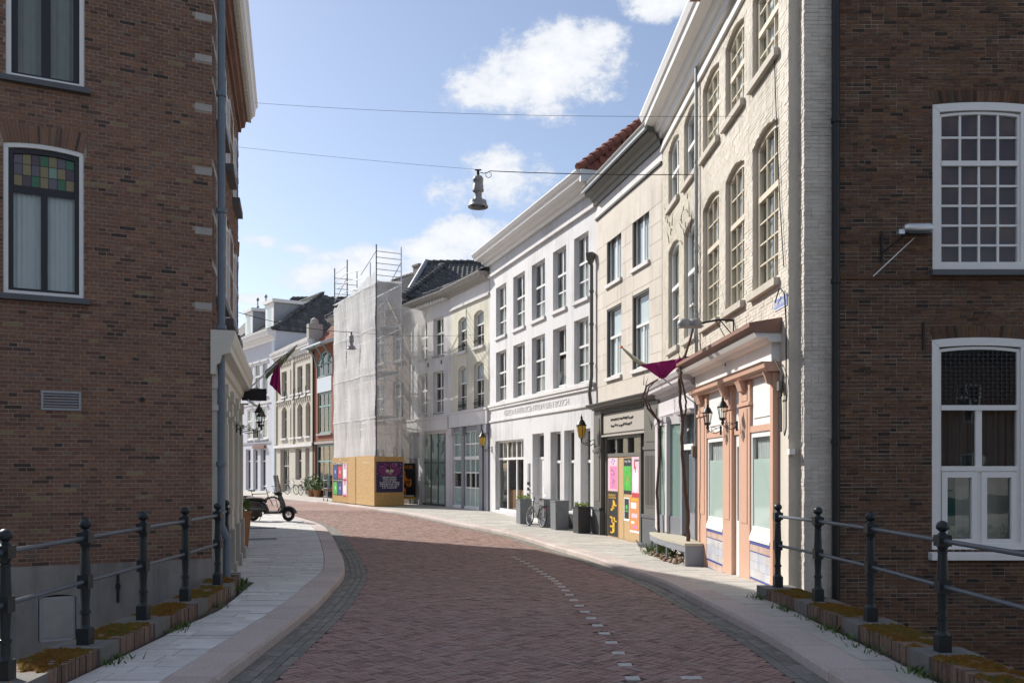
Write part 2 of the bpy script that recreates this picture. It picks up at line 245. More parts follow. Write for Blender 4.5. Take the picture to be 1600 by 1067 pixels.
# ------------------------------------------------------------------ mesh builder
class MB:
    def __init__(s): s.v = []; s.f = []; s.a = []; s.m = []
    def face(s, pts, var=.5, m=0):
        i = len(s.v); s.v += [tuple(p) for p in pts]; s.f.append(tuple(range(i, i + len(pts)))); s.a.append(var); s.m.append(m)
    def hexa(s, p, var=.5, m=0, back=True):
        """8 corners: 0-3 bottom ring, 4-7 top ring"""
        i = len(s.v); s.v += [tuple(q) for q in p]
        fs = [(0, 3, 2, 1), (4, 5, 6, 7), (0, 1, 5, 4), (1, 2, 6, 5), (2, 3, 7, 6), (3, 0, 4, 7)]
        for f in fs: s.f.append(tuple(i + k for k in f)); s.a.append(var); s.m.append(m)
    def box(s, x0, x1, y0, y1, z0, z1, var=.5, m=0):
        s.hexa([(x0, y0, z0), (x1, y0, z0), (x1, y1, z0), (x0, y1, z0), (x0, y0, z1), (x1, y0, z1), (x1, y1, z1), (x0, y1, z1)], var, m)
    def tube(s, pts, r, n=8, var=.5, m=0, caps=True):
        pts = [Vector(p) for p in pts]; rs = r if isinstance(r, (list, tuple)) else [r] * len(pts); rings = []; up = None
        for i, p in enumerate(pts):
            d = (pts[min(i + 1, len(pts) - 1)] - pts[max(i - 1, 0)])
            if d.length < 1e-9: d = Vector((0, 0, 1))
            d.normalize()
            if up is None: up = d.orthogonal().normalized()
            up = (up - d * up.dot(d))
            up = up.normalized() if up.length > 1e-6 else d.orthogonal().normalized()
            q = d.cross(up); b = len(s.v)
            for k in range(n):
                a = 2 * math.pi * k / n; s.v.append(tuple(p + (up * math.cos(a) + q * math.sin(a)) * rs[i]))
            rings.append(b)
        for b0, b1 in zip(rings, rings[1:]):
            for k in range(n):
                s.f.append((b0 + k, b0 + (k + 1) % n, b1 + (k + 1) % n, b1 + k)); s.a.append(var); s.m.append(m)
        if caps:
            s.f.append(tuple(rings[0] + k for k in range(n))[::-1]); s.a.append(var); s.m.append(m)
            s.f.append(tuple(rings[-1] + k for k in range(n))); s.a.append(var); s.m.append(m)
    def lathe(s, prof, c=(0, 0, 0), n=16, var=.5, m=0):
        s.tube_rings([[(c[0] + r * math.cos(2 * math.pi * k / n), c[1] + r * math.sin(2 * math.pi * k / n), c[2] + z) for k in range(n)] for r, z in prof], var, m)
    def tube_rings(s, rings, var=.5, m=0, caps=True):
        n = len(rings[0]); b = []
        for r in rings: b.append(len(s.v)); s.v += [tuple(p) for p in r]
        for b0, b1 in zip(b, b[1:]):
            for k in range(n):
                s.f.append((b0 + k, b0 + (k + 1) % n, b1 + (k + 1) % n, b1 + k)); s.a.append(var); s.m.append(m)
        if caps:
            s.f.append(tuple(b[0] + k for k in range(n))[::-1]); s.a.append(var); s.m.append(m)
            s.f.append(tuple(b[-1] + k for k in range(n))); s.a.append(var); s.m.append(m)
    def extr(s, prof, x0, x1, var=.5, m=0, e0=0, e1=0):
        """closed (y,z) profile run along x; e0/e1 mitre the ends outwards by depth"""
        s.tube_rings([[(x0 + e0 * y, y, z) for y, z in prof], [(x1 + e1 * y, y, z) for y, z in prof]], var, m)
    def grid(s, fn, nu, nv, var=None, m=0):
        b = len(s.v)
        for j in range(nv + 1):
            for i in range(nu + 1): s.v.append(tuple(fn(i / nu, j / nv)))
        for j in range(nv):
            for i in range(nu):
                q = b + j * (nu + 1) + i; s.f.append((q, q + 1, q + nu + 2, q + nu + 1)); s.a.append(.5 if var is None else var(i / nu, j / nv)); s.m.append(m)
    def torus(s, c, r, t, axis='y', n=28, k=8, var=.5, m=0):
        rings = []
        for i in range(n):
            a = 2 * math.pi * i / n; ring = []
            for j in range(k):
                b = 2 * math.pi * j / k; rr = r + t * math.cos(b); h = t * math.sin(b)
                ring.append((c[0] + rr * math.cos(a), c[1] + h, c[2] + rr * math.sin(a)) if axis == 'y' else (c[0] + rr * math.cos(a), c[1] + rr * math.sin(a), c[2] + h))
            rings.append(ring)
        s.tube_rings(rings + [rings[0]], var, m, caps=False)
    def mesh(s, name, mats):
        me = bpy.data.meshes.new(name); me.from_pydata(s.v, [], s.f)
        for q in ([mats] if isinstance(mats, str) else mats): me.materials.append(MATS[q])
        if any(s.m): me.polygons.foreach_set('material_index', s.m)
        at = me.attributes.new('var', 'FLOAT', 'FACE'); at.data.foreach_set('value', s.a)
        return me
    def build(s, name, mats, parent=None, smooth=False, loc=None):
        me = s.mesh(name, mats)
        if smooth:
            me.polygons.foreach_set('use_smooth', [True] * len(me.polygons))
            try: me.set_sharp_from_angle(angle=math.radians(40))
            except Exception: pass
        return link(name, me, parent, loc)
def link(name, data, parent=None, loc=None, rot=None):
    o = bpy.data.objects.new(name, data); COL.objects.link(o)
    if parent is not None: o.parent = parent
    if loc is not None: o.location = loc
    if rot is not None: o.rotation_euler = rot
    return o
def tag(o, label, cat, group=None):
    o['label'] = label; o['category'] = cat
    if group: o['group'] = group
    return o
def thing(name, label, cat, loc=(0, 0, 0), rz=0, group=None): return tag(link(name, None, None, loc, (0, 0, rz)), label, cat, group)
def kind(o, k): o['kind'] = k; return o
def copy_tree(o, parent=None):
    c = o.copy(); COL.objects.link(c)
    if parent is not None: c.parent = parent
    for ch in list(o.children): copy_tree(ch, c)
    return c
def box_obj(name, m, parent, *b): q = MB(); q.box(*b); return q.build(name, m, parent)

# lettering is made first, while the scene is still small
TEXTS = {}
def prepare_texts(lst):
    tmp = []
    for s in lst:
        cu = bpy.data.curves.new('t', 'FONT'); cu.body = s; cu.size = 1; cu.align_x = 'CENTER'; cu.align_y = 'CENTER'; cu.extrude = .02; cu.resolution_u = 3
        o = bpy.data.objects.new('t', cu); COL.objects.link(o); tmp.append((s, o))
    dg = bpy.context.evaluated_depsgraph_get(); dg.update()
    for s, o in tmp:
        me = bpy.data.meshes.new_from_object(o.evaluated_get(dg)); xs = [v.co.x for v in me.vertices]; ys = [v.co.y for v in me.vertices]
        TEXTS[s] = (me, max(xs) - min(xs), max(ys) - min(ys), (max(xs) + min(xs)) / 2, (max(ys) + min(ys)) / 2)
    for s, o in tmp: bpy.data.objects.remove(o)
LINES = ['SEAN PAUL', 'TOM ODELL', 'SCOOTER', 'SUZAN & FREEK', 'PENDULUM', 'CHRIS STUSSY', 'LIL KLEINE']
prepare_texts(['GEZONDHEIDSCENTRUM DEN BOSCH', 'ORTHENSTRAAT', 'DOOG', 'My little Party', 'Vinyl Villa', 'ndsm'] + LINES)
def text_on(name, s, m, parent, cx, y, cz, w, h, depth=.01):
    """lettering facing -y in the parent's frame, fitted to w x h"""
    me, tw, th, ox, oy = TEXTS[s]; me = me.copy(); me.materials.clear(); me.materials.append(MATS[m])
    sx, sy = w / tw, h / th
    me.transform(Matrix(((sx, 0, 0, -ox * sx), (0, 0, depth / .04 * -1, 0), (0, sy, 0, -oy * sy), (0, 0, 0, 1))))
    return link(name, me, parent, (cx, y, cz))

# ------------------------------------------------------------------ plan of the street
def interp(t, pts):
    if t <= pts[0][0]: return pts[0][1]
    for (a, va), (b, vb) in zip(pts, pts[1:]):
        if t <= b:
            k = (t - a) / (b - a); k = k * k * (3 - 2 * k); return va + (vb - va) * k
    return pts[-1][1]
PAV = [(9, .12), (13, .09), (18, -.07), (24, -.15), (30, -.13), (38, .01), (200, .01)]
def pav(y): return interp(y, PAV)
def road(y): return pav(y) - (.10 if y < 30 else .09)
def spline(pts):
    def f(y):
        n = len(pts)
        if y <= pts[0][1]: i = 0
        elif y >= pts[-1][1]: i = n - 2
        else: i = max(k for k in range(n - 1) if pts[k][1] <= y)
        def tg(k):
            a, b = pts[max(k - 1, 0)], pts[min(k + 1, n - 1)]; return (b[0] - a[0]) / (b[1] - a[1])
        (x0, y0), (x1, y1) = pts[i], pts[i + 1]; h = y1 - y0; t = (y - y0) / h
        if t < 0 or t > 1: k = i if t < 0 else i + 1; return pts[k][0] + tg(k) * (y - pts[k][1])
        return (2*t**3-3*t**2+1)*x0 + (t**3-2*t**2+t)*h*tg(i) + (-2*t**3+3*t**2)*x1 + (t**3-t**2)*h*tg(i+1)
    return f
xL = spline([(-2.38, 0), (-2.40, 5), (-2.43, 7.8), (-2.52, 11.3), (-2.80, 14.6), (-3.2, 17.2), (-4.1, 21.4), (-5.5, 27.2), (-6.6, 31), (-8.0, 34), (-10.4, 38), (-13.5, 42.5), (-17.6, 48), (-23, 55), (-33, 68)])
xR = spline([(2.76, 0), (2.75, 4), (2.71, 7.8), (2.68, 9.5), (2.50, 12.2), (2.09, 17.3), (1.03, 23), (0, 27), (-1.5, 30.8), (-4.4, 36.9), (-5.6, 39.2), (-9.6, 47), (-13.2, 52.5), (-18.2, 60), (-24.5, 69), (-32, 79)])
def proj(p): return CX + F * p[0] / p[1], HY + F * (EYE - p[2]) / p[1]
class Fac:
    """a facade line seen left end A to right end B; local x along it, y into the house, z up"""
    def __init__(s, A, B):
        s.A, s.B = Vector(A), Vector(B); s.d = (s.B - s.A); s.L = s.d.length; s.d.normalize(); s.n = Vector((-s.d.y, s.d.x)); s.rz = math.atan2(s.d.y, s.d.x)
    def u(s, px):
        k = (px - CX) / F; return (k * s.A.y - s.A.x) / (s.d.x - k * s.d.y)
    def w(s, u, y=0, z=0): p = s.A + s.d * u + s.n * y; return (p.x, p.y, z)
    def z(s, px, py): return EYE + (HY - py) / F * s.w(s.u(px))[1]
    def loc(s, p): q = Vector((p[0], p[1])) - s.A; return (q.dot(s.d), q.dot(s.n), p[2])
    def root(s, name, label, cat='building'): return thing(name, label, cat, (s.A.x, s.A.y, 0), s.rz)
def emit(pieces, name, parent, m, n, fac=None, extra=None, rest_name=None):
    """pieces = [(8 corners, var)]: the n that show largest become objects, the others one joined part"""
    def size(pc):
        p = pc[0]; c = [sum(q[k] for q in p) / 8 for k in range(3)]; w = fac.w(*c) if fac else c
        if w[1] < 1: return 0
        x, y = proj(w)
        return 1 / w[1] if (-15 < x < 1615 and -15 < y < 1082) else 0
    big = []
    if n:
        sz = [(size(p), i) for i, p in enumerate(pieces)]; sz = [q for q in sz if q[0] > 0]; sz.sort(reverse=True); big = [i for _, i in sz[:n]]
    for i in big:
        p, var = pieces[i]; c = [sum(q[k] for q in p) / 8 for k in range(3)]; q = MB(); q.hexa([(a[0] - c[0], a[1] - c[1], a[2] - c[2]) for a in p], var); q.build(name, m, parent, loc=c)
    bs = set(big); rest = MB()
    for i, (p, var) in enumerate(pieces):
        if i not in bs: rest.hexa(p, var)
    if rest.v: kind(rest.build(rest_name or name + 'work', m, parent), 'stuff')

# ------------------------------------------------------------------ ground, road, pavements
FS_A, FS_B = (-4.35, 13.0), (-5.96, 19.5)
def lb(y):   # left edge of the left pavement
    if y < 13.95: return -3.58 if y < 11 else -3.58 - .14 * (y - 11)
    if y < 19.5: return -4.35 - .2477 * (y - 13)
    if y < 31: return -5.96 - (y - 19.5) * 3.64 / 11.5
    return -9.6 - (y - 31) * 1.2
RF = [(3.9, 12.4), (3.78, 18.05), (3.69, 22.0), (2.56, 27.16), (-.94, 37.6), (-2.86, 41.75), (-5.14, 45.55), (-10.37, 52.2), (-12.9, 58.4), (-17.6, 66.7), (-22.7, 74), (-30, 84)]
def rb(y):
    if y < 12.3: return 3.42
    for (x0, y0), (x1, y1) in zip(RF, RF[1:]):
        if y <= y1: return x0 + (x1 - x0) * max(0, (y - y0)) / (y1 - y0)
    return RF[-1][0]
g = MB(); g.grid(lambda a, b: ((a - .5) * 1600, -200 + b * 1400, -3.3 - .4 * b), 4, 4)
kind(g.build('ground', 'ground_far'), 'structure')
g = MB(); g.grid(lambda a, b: (-40 + a * 35.95, -30 + b * 43, -2.4), 8, 8); g.grid(lambda a, b: (3.95 + a * 36, -30 + b * 43, -2.4), 8, 8)
kind(g.build('canal_water', 'water'), 'structure')

rd = MB()
ys = [-8 + .5 * i for i in range(180)]
for y0, y1 in zip(ys, ys[1:]):
    rd.face([(xL(y0) - .1, y0, road(y0) - .012), (xR(y0) + .1, y0, road(y0) - .012), (xR(y1) + .1, y1, road(y1) - .012), (xL(y1) - .1, y1, road(y1) - .012)])
rdo = kind(rd.build('road', 'joint_sand'), 'structure')
fr = MB()
for y0, y1 in zip(ys, ys[1:]):
    if y0 >= 40: fr.face([(xL(y0), y0, road(y0)), (xR(y0), y0, road(y0)), (xR(y1), y1, road(y1)), (xL(y1), y1, road(y1))], R.random())
kind(fr.build('far_paving', 'paver_red', rdo), 'stuff')
pc = []; l, wd = .186, .062; c45 = math.sqrt(.5); GL, GR = .40, .30
studs = []
y = 6.2
while y < 21: studs.append((xR(y) - 1.66 + .012 * (y - 8), y)); y += .53
def paver(cx, cy, lx, ly):
    pts = []; j = .0035
    for dz in (0, 1):
        for sx, sy in ((-1, -1), (1, -1), (1, 1), (-1, 1)):
            a, b = cx + sx * (lx / 2 - j), cy + sy * (ly / 2 - j); X, Y = (a + b) * c45, (b - a) * c45
            pts.append((X, Y, Y))
    return pts
for jx in range(-360, 780):
    for mx in range(int((-52 - 2 * jx * wd) / (2 * l)), int((22 - 2 * jx * wd) / (2 * l)) + 1):
        for hv in (0, 1):
            if hv == 0: cx, cy, lx, ly = jx * wd + 2 * l * mx + l / 2, jx * wd + wd / 2, l, wd
            else: cx, cy, lx, ly = (jx - 1) * wd + 2 * l * mx + wd / 2, jx * wd + l / 2, wd, l
            X, Y = (cx + cy) * c45, (cy - cx) * c45
            if not (5.5 < Y < 40): continue
            if Y > 27 and X < -9.5: continue
            if not (xL(Y) + GL - .03 < X < xR(Y) - GR + .03): continue
            if abs(X * F / Y) > 860: continue
            if any(abs(X - sx) < .075 and abs(Y - sy) < .075 for sx, sy in studs if abs(Y - sy) < .1): continue
            p = paver(cx, cy, lx, ly); h = R.uniform(-.003, .003); tx = R.uniform(-.02, .02)
            q = [(a, b, road(b) + (h + tx * (a - X) if k > 3 else -.05)) for k, (a, b, _) in enumerate(p)]
            pc.append((q, min(1, max(0, .5 + R.gauss(0, .26)))))
emit(pc, 'paver', rdo, 'paver_red', 300, rest_name='herringbone_paving')
for sx, sy in studs:
    q = MB(); q.box(-.062, .062, -.062, .062, -.04, .003); q.build('white_stud', 'paver_white', rdo, loc=(sx, sy, road(sy)))
for (sx, sy) in ((1.56, 7.8),):
    q = MB(); q.box(-.09, .09, -.05, .05, -.04, .0045, m=0); q.build('white_stud', 'paver_white', rdo, loc=(sx, sy, road(sy)))
# gutters of grey pavers laid along both kerbs
pc = []
for side in (0, 1):
    y = 5.5; row = 0
    while y < (34 if side == 0 else 40):
        dy = .205; fx = xL if side == 0 else xR; nrow = 4 if side == 0 else 3; G = GL if side == 0 else GR
        for k in range(nrow):
            o0 = G * k / nrow + .004; o1 = G * (k + 1) / nrow - .004; sg = 1 if side == 0 else -1; yo = (k % 2) * .1
            ya, yb = y + yo + .004, y + yo + dy - .004; h = R.uniform(-.002, .002) + .004 - (.012 if k == 0 else 0)
            a = [(fx(ya) + sg * o0, ya), (fx(ya) + sg * o1, ya), (fx(yb) + sg * o1, yb), (fx(yb) + sg * o0, yb)]
            if side: a = [a[1], a[0], a[3], a[2]]
            pc.append(([(x, yy, road(yy) - .05) for x, yy in a] + [(x, yy, road(yy) + h) for x, yy in a], R.random()))
        y += dy
emit(pc, 'gutter_paver', rdo, 'paver_grey', 160, rest_name='gutter_paving')

dg_ = link('drain_grate', None, rdo, (xL(22.7) + .2, 22.7, road(22.7) + .006), (0, 0, .25))
for k in range(7): box_obj('grate_bar', 'iron_black', dg_, -.17, .17, -.2 + k * .06, -.165 + k * .06, -.02, .006)
def pavement(name, fin, fout, y0, y1, m, side):
    """slab rows between inner (kerb) and outer edge, plus the bed under them"""
    bed = MB(); yy = y0
    while yy < 90:
        a, b = yy, yy + .6
        bed.face([(fin(a), a, pav(a) - .012), (fout(a), a, pav(a) - .012), (fout(b), b, pav(b) - .012), (fin(b), b, pav(b) - .012)], .5, 0 if b < y1 else 1); yy += .6
    ob = kind(bed.build(name, ['joint_sand', m]), 'structure'); pc = []; yy = y0
    while yy < y1:
        dy = R.choice((.2, .2, .25, .3)) if side == 0 else R.choice((.3, .35, .4, .3))
        ya, yb = yy + .005, yy + dy - .005; a0, a1 = fin(ya), fin(yb); b0, b1 = fout(ya), fout(yb)
        W = abs(b0 - a0); cuts = [0]; t = R.uniform(.2, .7)
        while t < W - .12: cuts.append(t / W); t += R.uniform(.4, .85)
        cuts.append(1)
        for c0, c1 in zip(cuts, cuts[1:]):
            e = .005 / max(W, .1); c0 += e; c1 -= e
            q = [(a0 + (b0 - a0) * c0, ya), (a0 + (b0 - a0) * c1, ya), (a1 + (b1 - a1) * c1, yb), (a1 + (b1 - a1) * c0, yb)]
            if side == 0: q = [q[1], q[0], q[3], q[2]]
            h = R.uniform(-.003, .003); v = min(1, max(0, R.gauss(.42, .2))); v = 1 if R.random() < .03 else v
            pc.append(([(x, z, pav(z) - .05) for x, z in q] + [(x, z, pav(z) + h) for x, z in q], v))
        yy += dy
    emit(pc, 'slab', ob, m, 300, rest_name='slab_paving'); return ob
KW = .42
plo = pavement('pavement_left', lambda y: xL(y) - KW, lb, 5.0, 36, 'slab', 0)
pro = pavement('pavement_right', lambda y: xR(y) + KW, rb, 5.0, 44, 'slab_warm', 1)
def kerb(ob, fx, sg, y0, y1):
    y = y0
    while y < y1:
        ln = R.choice((.9, 1.0, 1.1)) * (1 if y < 25 else 1.5); ya, yb = y + .004, y + ln - .004; k = 4; rings = []; v = R.random()
        for i in range(k + 1):
            t = ya + (yb - ya) * i / k; x = fx(t); zp, zr = pav(t) + .004, road(t) - .06
            rings.append([(x, t, zr), (x + sg * .012, t, zp - .035), (x + sg * .035, t, zp), (x + sg * (KW - .005), t, zp), (x + sg * (KW - .005), t, zr)])
        q = MB(); q.tube_rings(rings, v); q.build('kerbstone', 'kerb_pink', ob); y += ln
for (x_, y_, a_) in ((-8.15, 29.3, .3), (-7.0, 25.0, .3)): q = MB(); q.box(-.42, .42, -.3, .3, -.01, .006); q.build('dark_plate', 'planter_dark', plo, loc=(x_, y_, pav(y_))).rotation_euler = (0, 0, a_)  # two thin dark rectangles lying flat on the left pavement
kerb(plo, xL, -1, 4.5, 46); kerb(pro, xR, 1, 4.5, 70)

# ------------------------------------------------------------------ bridge parapets and railings
def coping(name, label, fx, y0, y1, posts, w0, w1):
    """brick-on-edge parapet kerb with stone blocks under the posts; fx(y) = rail line"""
    t = thing(name, label, 'parapet', (fx(y0), y0, 0)); ox, oy = fx(y0), y0
    base = MB(); n = 20; zt = lambda y: pav(y) + .15
    for i in range(n):
        a, b = y0 + (y1 - y0) * i / n, y0 + (y1 - y0) * (i + 1) / n
        base.hexa([(fx(a) - w0 + .02 - ox, a - oy, -2.6), (fx(a) + w1 - .02 - ox, a - oy, -2.6), (fx(b) + w1 - .02 - ox, b - oy, -2.6), (fx(b) - w0 + .02 - ox, b - oy, -2.6),
                   (fx(a) - w0 + .02 - ox, a - oy, zt(a) - .02), (fx(a) + w1 - .02 - ox, a - oy, zt(a) - .02), (fx(b) + w1 - .02 - ox, b - oy, zt(b) - .02), (fx(b) - w0 + .02 - ox, b - oy, zt(b) - .02)])
    base.build('core_wall', 'mortar_dark', t)
    y = y0
    while y < y1:
        on = [p for p in posts if abs(p - y - .03) < .2]
        d = .4 if on else .062; ya, yb = y + .004, min(y + d - .004, y1); h = 0 if on else R.uniform(-.006, .004)
        q = MB(); o = .012 if on else R.uniform(-.006, .006); c = (fx(ya), ya, zt(ya))
        q.hexa([(fx(yy) + s - c[0], yy - c[1], dz + zt(yy) - c[2]) for dz in (-.16, h) for s, yy in ((-w0 - o, ya), (w1 + o, ya), (w1 + o, yb), (-w0 - o, yb))], R.random())
        q.build('base_stone' if on else 'coping_brick', 'stone_dark' if on else 'coping', t, loc=(c[0] - ox, c[1] - oy, c[2])); y += d
    return t
def moss(fx, w0, w1, runs, name, label):
    q = MB()
    for a, b in runs:
        for i in range(int((b - a) * 1500)):
            t = R.uniform(a, b); s = R.gauss(-.02, .13)
            if not (-w0 + .02 < s < w1 - .03): continue
            if math.sin(t * 5.1 + 1) + math.sin(t * 11.7 + s * 14) + .8 * math.sin(s * 31 + t * 3) < -.7: continue
            r = R.choice((R.uniform(.008, .025), R.uniform(.02, .048))); x, z = fx(t) + s, pav(t) + .15; h = r * R.uniform(.35, .7); v = min(1, max(0, R.gauss(.3 + .3 * math.sin(t * 2.3 + s * 9), .2)))
            k = 6; ring = [(x + r * math.cos(6.283 * i / k) * R.uniform(.7, 1.2), t + r * math.sin(6.283 * i / k) * R.uniform(.7, 1.2), z - .004) for i in range(k)]
            top = (x, t, z + h)
            for i in range(k): q.face([ring[i], ring[(i + 1) % k], top], v)
    o = q.build(name, 'moss', smooth=True); o['label'] = label; o['category'] = 'moss'; kind(o, 'stuff')
POST = None
def post_at(parent, p, s=1.0):
    global POST
    if POST is None:
        q = MB()
        q.box(-.068, .068, -.068, .068, 0, .145); q.lathe([(.072, .145), (.055, .165), (.05, .18), (.047, .27), (.06, .275), (.06, .30), (.046, .305), (.044, .36), (.055, .50)], n=14)
        q.box(-.062, .062, -.062, .062, .50, .62); q.lathe([(.058, .62), (.054, .70), (.047, .84), (.052, .845), (.052, .86), (.045, .865)], n=14)
        q.lathe([(.04, .86), (.062, .90), (.07, .905)], n=8); q.box(-.068, .068, -.068, .068, .905, 1.0); q.lathe([(.062, 1.0), (.04, 1.015), (.03, 1.03), (.05, 1.04)], n=12)
        body = q.mesh('post', 'iron_green'); f = MB(); f.lathe([(.03, 1.035), (.064, 1.05), (.068, 1.075), (.058, 1.1), (.03, 1.118), (.002, 1.124)], n=14)
        fm = f.mesh('finial', 'iron_green')
        for me in (fm,): me.polygons.foreach_set('use_smooth', [True] * len(me.polygons))
        POST = (body, fm)
    o = link('post', POST[0], parent, p); o.scale = (.8 * s, .8 * s, s); link('finial', POST[1], o); return o
def railing(name, label, pts):
    t = thing(name, label, 'railing', (pts[0][0], pts[0][1], pts[0][2]))
    L = [Vector(p) - Vector(pts[0]) for p in pts]
    for p in L: post_at(t, p)
    for h, r in ((.95, .021), (.56, .019)):
        for a, b in zip(L, L[1:]):
            q = MB(); d = Vector((0, 0, h)); q.tube([a + d, b + d], r, 10); q.build('rail', 'rail_grey', t, smooth=True)
    return t
LPOST = [(-3.76, 5.35), (-3.78, 6.68), (-3.82, 8.02), (-3.84, 9.33), (-3.9, 10.7), (-4.04, 12.3), (-4.36, 13.66)]
RPOST = [(3.72, 6.2), (3.70, 7.7), (3.69, 9.22), (3.65, 10.69), (3.57, 12.03)]
def pl(pts):
    q = [(x, y) for x, y in pts]
    def f(y):
        for (x0, y0), (x1, y1) in zip(q, q[1:]):
            if y <= y1: return x0 + (x1 - x0) * (y - y0) / (y1 - y0)
        (x0, y0), (x1, y1) = q[-2:]; return x1 + (x1 - x0) / (y1 - y0) * (y - y1)
    return f
fl, frr = pl(LPOST), pl(RPOST)
coping('parapet', 'low mossy brick parapet under the left hand railing', fl, 4.8, 13.85, [p[1] for p in LPOST], .24, .20)
coping('parapet', 'low mossy brick parapet under the right hand railing', frr, 4.8, 12.25, [p[1] for p in RPOST], .20, .24)
moss(fl, .24, .2, [(5.6, 6.5), (6.9, 7.8), (8.25, 9.1), (9.55, 10.45), (10.95, 12.1), (12.5, 13.4)], 'moss', 'orange green moss growing on the left parapet')
moss(frr, .2, .24, [(5, 6), (6.4, 7.5), (7.9, 9), (9.45, 10.5), (10.9, 11.8)], 'moss', 'orange green moss growing on the right parapet')
railing('railing', 'dark green iron railing with ball topped posts on the left bridge side', [(x, y, pav(y) + .15) for x, y in LPOST])
railing('railing', 'dark green iron railing with ball topped posts on the right bridge side', [(x, y, pav(y) + .15) for x, y in RPOST])
def tufts(name, label, spots, m, h=(.03, .09), n=26, spread=.09):
    q = MB()
    for (x, y, z) in spots:
        for i in range(n):
            a = R.uniform(0, 6.283); r = abs(R.gauss(0, spread)); bx, by = x + r * math.cos(a), y + r * math.sin(a); hh = R.uniform(*h); w = R.uniform(.004, .012); ln = R.uniform(-.6, .6) * hh; lm = R.uniform(-.6, .6) * hh
            c, s = math.cos(a * 3), math.sin(a * 3)
            q.face([(bx - w * c, by - w * s, z), (bx + w * c, by + w * s, z), (bx + ln + w * .5 * c, by + lm + w * .5 * s, z + hh * .7), (bx + ln * 1.5, by + lm * 1.5, z + hh)], R.random())
    o = q.build(name, m); o['label'] = label; o['category'] = 'weeds'; return kind(o, 'stuff')
sp = [(fl(y) + .23 + R.uniform(0, .05), y, pav(y)) for y in (5.2, 6.3, 6.45, 7.9, 8.1, 9.4, 9.6, 9.75, 11.2, 12.9, 13.4, 13.8, 13.9)] + [(-4.43 - .2477 * (y - 13) + .12, y, pav(y)) for y in (14.2, 14.5, 14.8, 15.2, 17.5, 19.0)]
tufts('weeds', 'small green weeds along the foot of the left parapet', sp, 'leaf')
sp = [(frr(y) - .25 - R.uniform(0, .06), y, pav(y)) for y in (6.6, 7.0, 7.4, 7.6, 8.3, 8.6, 9.0, 9.4, 9.6, 10.2, 10.9, 11.1, 11.9, 12.1)]
tufts('weeds', 'small green weeds along the foot of the right parapet', sp, 'leaf')

# ------------------------------------------------------------------ house kit
def op(u0, u1, z0, z1, rise=0, rd=.14): return dict(u0=u0, u1=u1, z0=z0, z1=z1, rise=rise, rd=rd)
def arc_pts(o, n=10, inset=0):
    """points of the (segmental) head from left to right, moved in by inset"""
    w, h = (o['u1'] - o['u0']) / 2, o['rise']; c = (o['u0'] + o['u1']) / 2
    if h <= 0: return [(o['u0'] + inset, o['z1'] - inset), (o['u1'] - inset, o['z1'] - inset)]
    rr = (h * h + w * w) / (2 * h); cz = o['z1'] - rr; a = math.asin(min(1, (w - inset) / (rr - inset)))
    return [(c + (rr - inset) * math.sin(-a + 2 * a * i / n), cz + (rr - inset) * math.cos(-a + 2 * a * i / n)) for i in range(n + 1)]
def wall(q, L0, L1, z0, z1, ops, m=0, y=0, var=.5):
    us = sorted({L0, L1} | {min(max(o[k], L0), L1) for o in ops for k in ('u0', 'u1')}); zs = sorted({z0, z1} | {min(max(o[k], z0), z1) for o in ops for k in ('z0', 'z1')})
    for a, b in zip(us, us[1:]):
        for c, d in zip(zs, zs[1:]):
            mu, mz = (a + b) / 2, (c + d) / 2
            if any(o['u0'] < mu < o['u1'] and o['z0'] < mz < o['z1'] for o in ops): continue
            q.face([(a, y, c), (b, y, c), (b, y, d), (a, y, d)], var, m)
    for o in ops:
        r = o['rd']; hd = arc_pts(o); zl = hd[0][1]
        for (a, c), (b, d) in zip(hd, hd[1:]):
            if o['rise'] > 0: q.face([(a, y, c), (b, y, d), (b, y, o['z1']), (a, y, o['z1'])], var, m)
            q.face([(a, y, c), (a, y + r, c), (b, y + r, d), (b, y, d)], var, m)
        q.face([(o['u0'], y, o['z0']), (o['u0'], y + r, o['z0']), (o['u0'], y + r, zl), (o['u0'], y, zl)], var, m)
        q.face([(o['u1'], y, o['z0']), (o['u1'], y, zl), (o['u1'], y + r, zl), (o['u1'], y + r, o['z0'])], var, m)
        q.face([(o['u0'], y, o['z0']), (o['u1'], y, o['z0']), (o['u1'], y + r, o['z0']), (o['u0'], y + r, o['z0'])], var, m)
def blocked(ops, z):
    r = []
    for o in ops:
        if not (o['z0'] < z < o['z1']): continue
        a, b = o['u0'], o['u1']; h = o['rise']
        if h > 0 and z > o['z1'] - h:
            w = (b - a) / 2; rr = (h * h + w * w) / (2 * h); t = z - (o['z1'] - rr); k = math.sqrt(max(0, rr * rr - t * t)); c = (a + b) / 2; a, b = c - k, c + k
        r.append((a, b))
    return sorted(r)
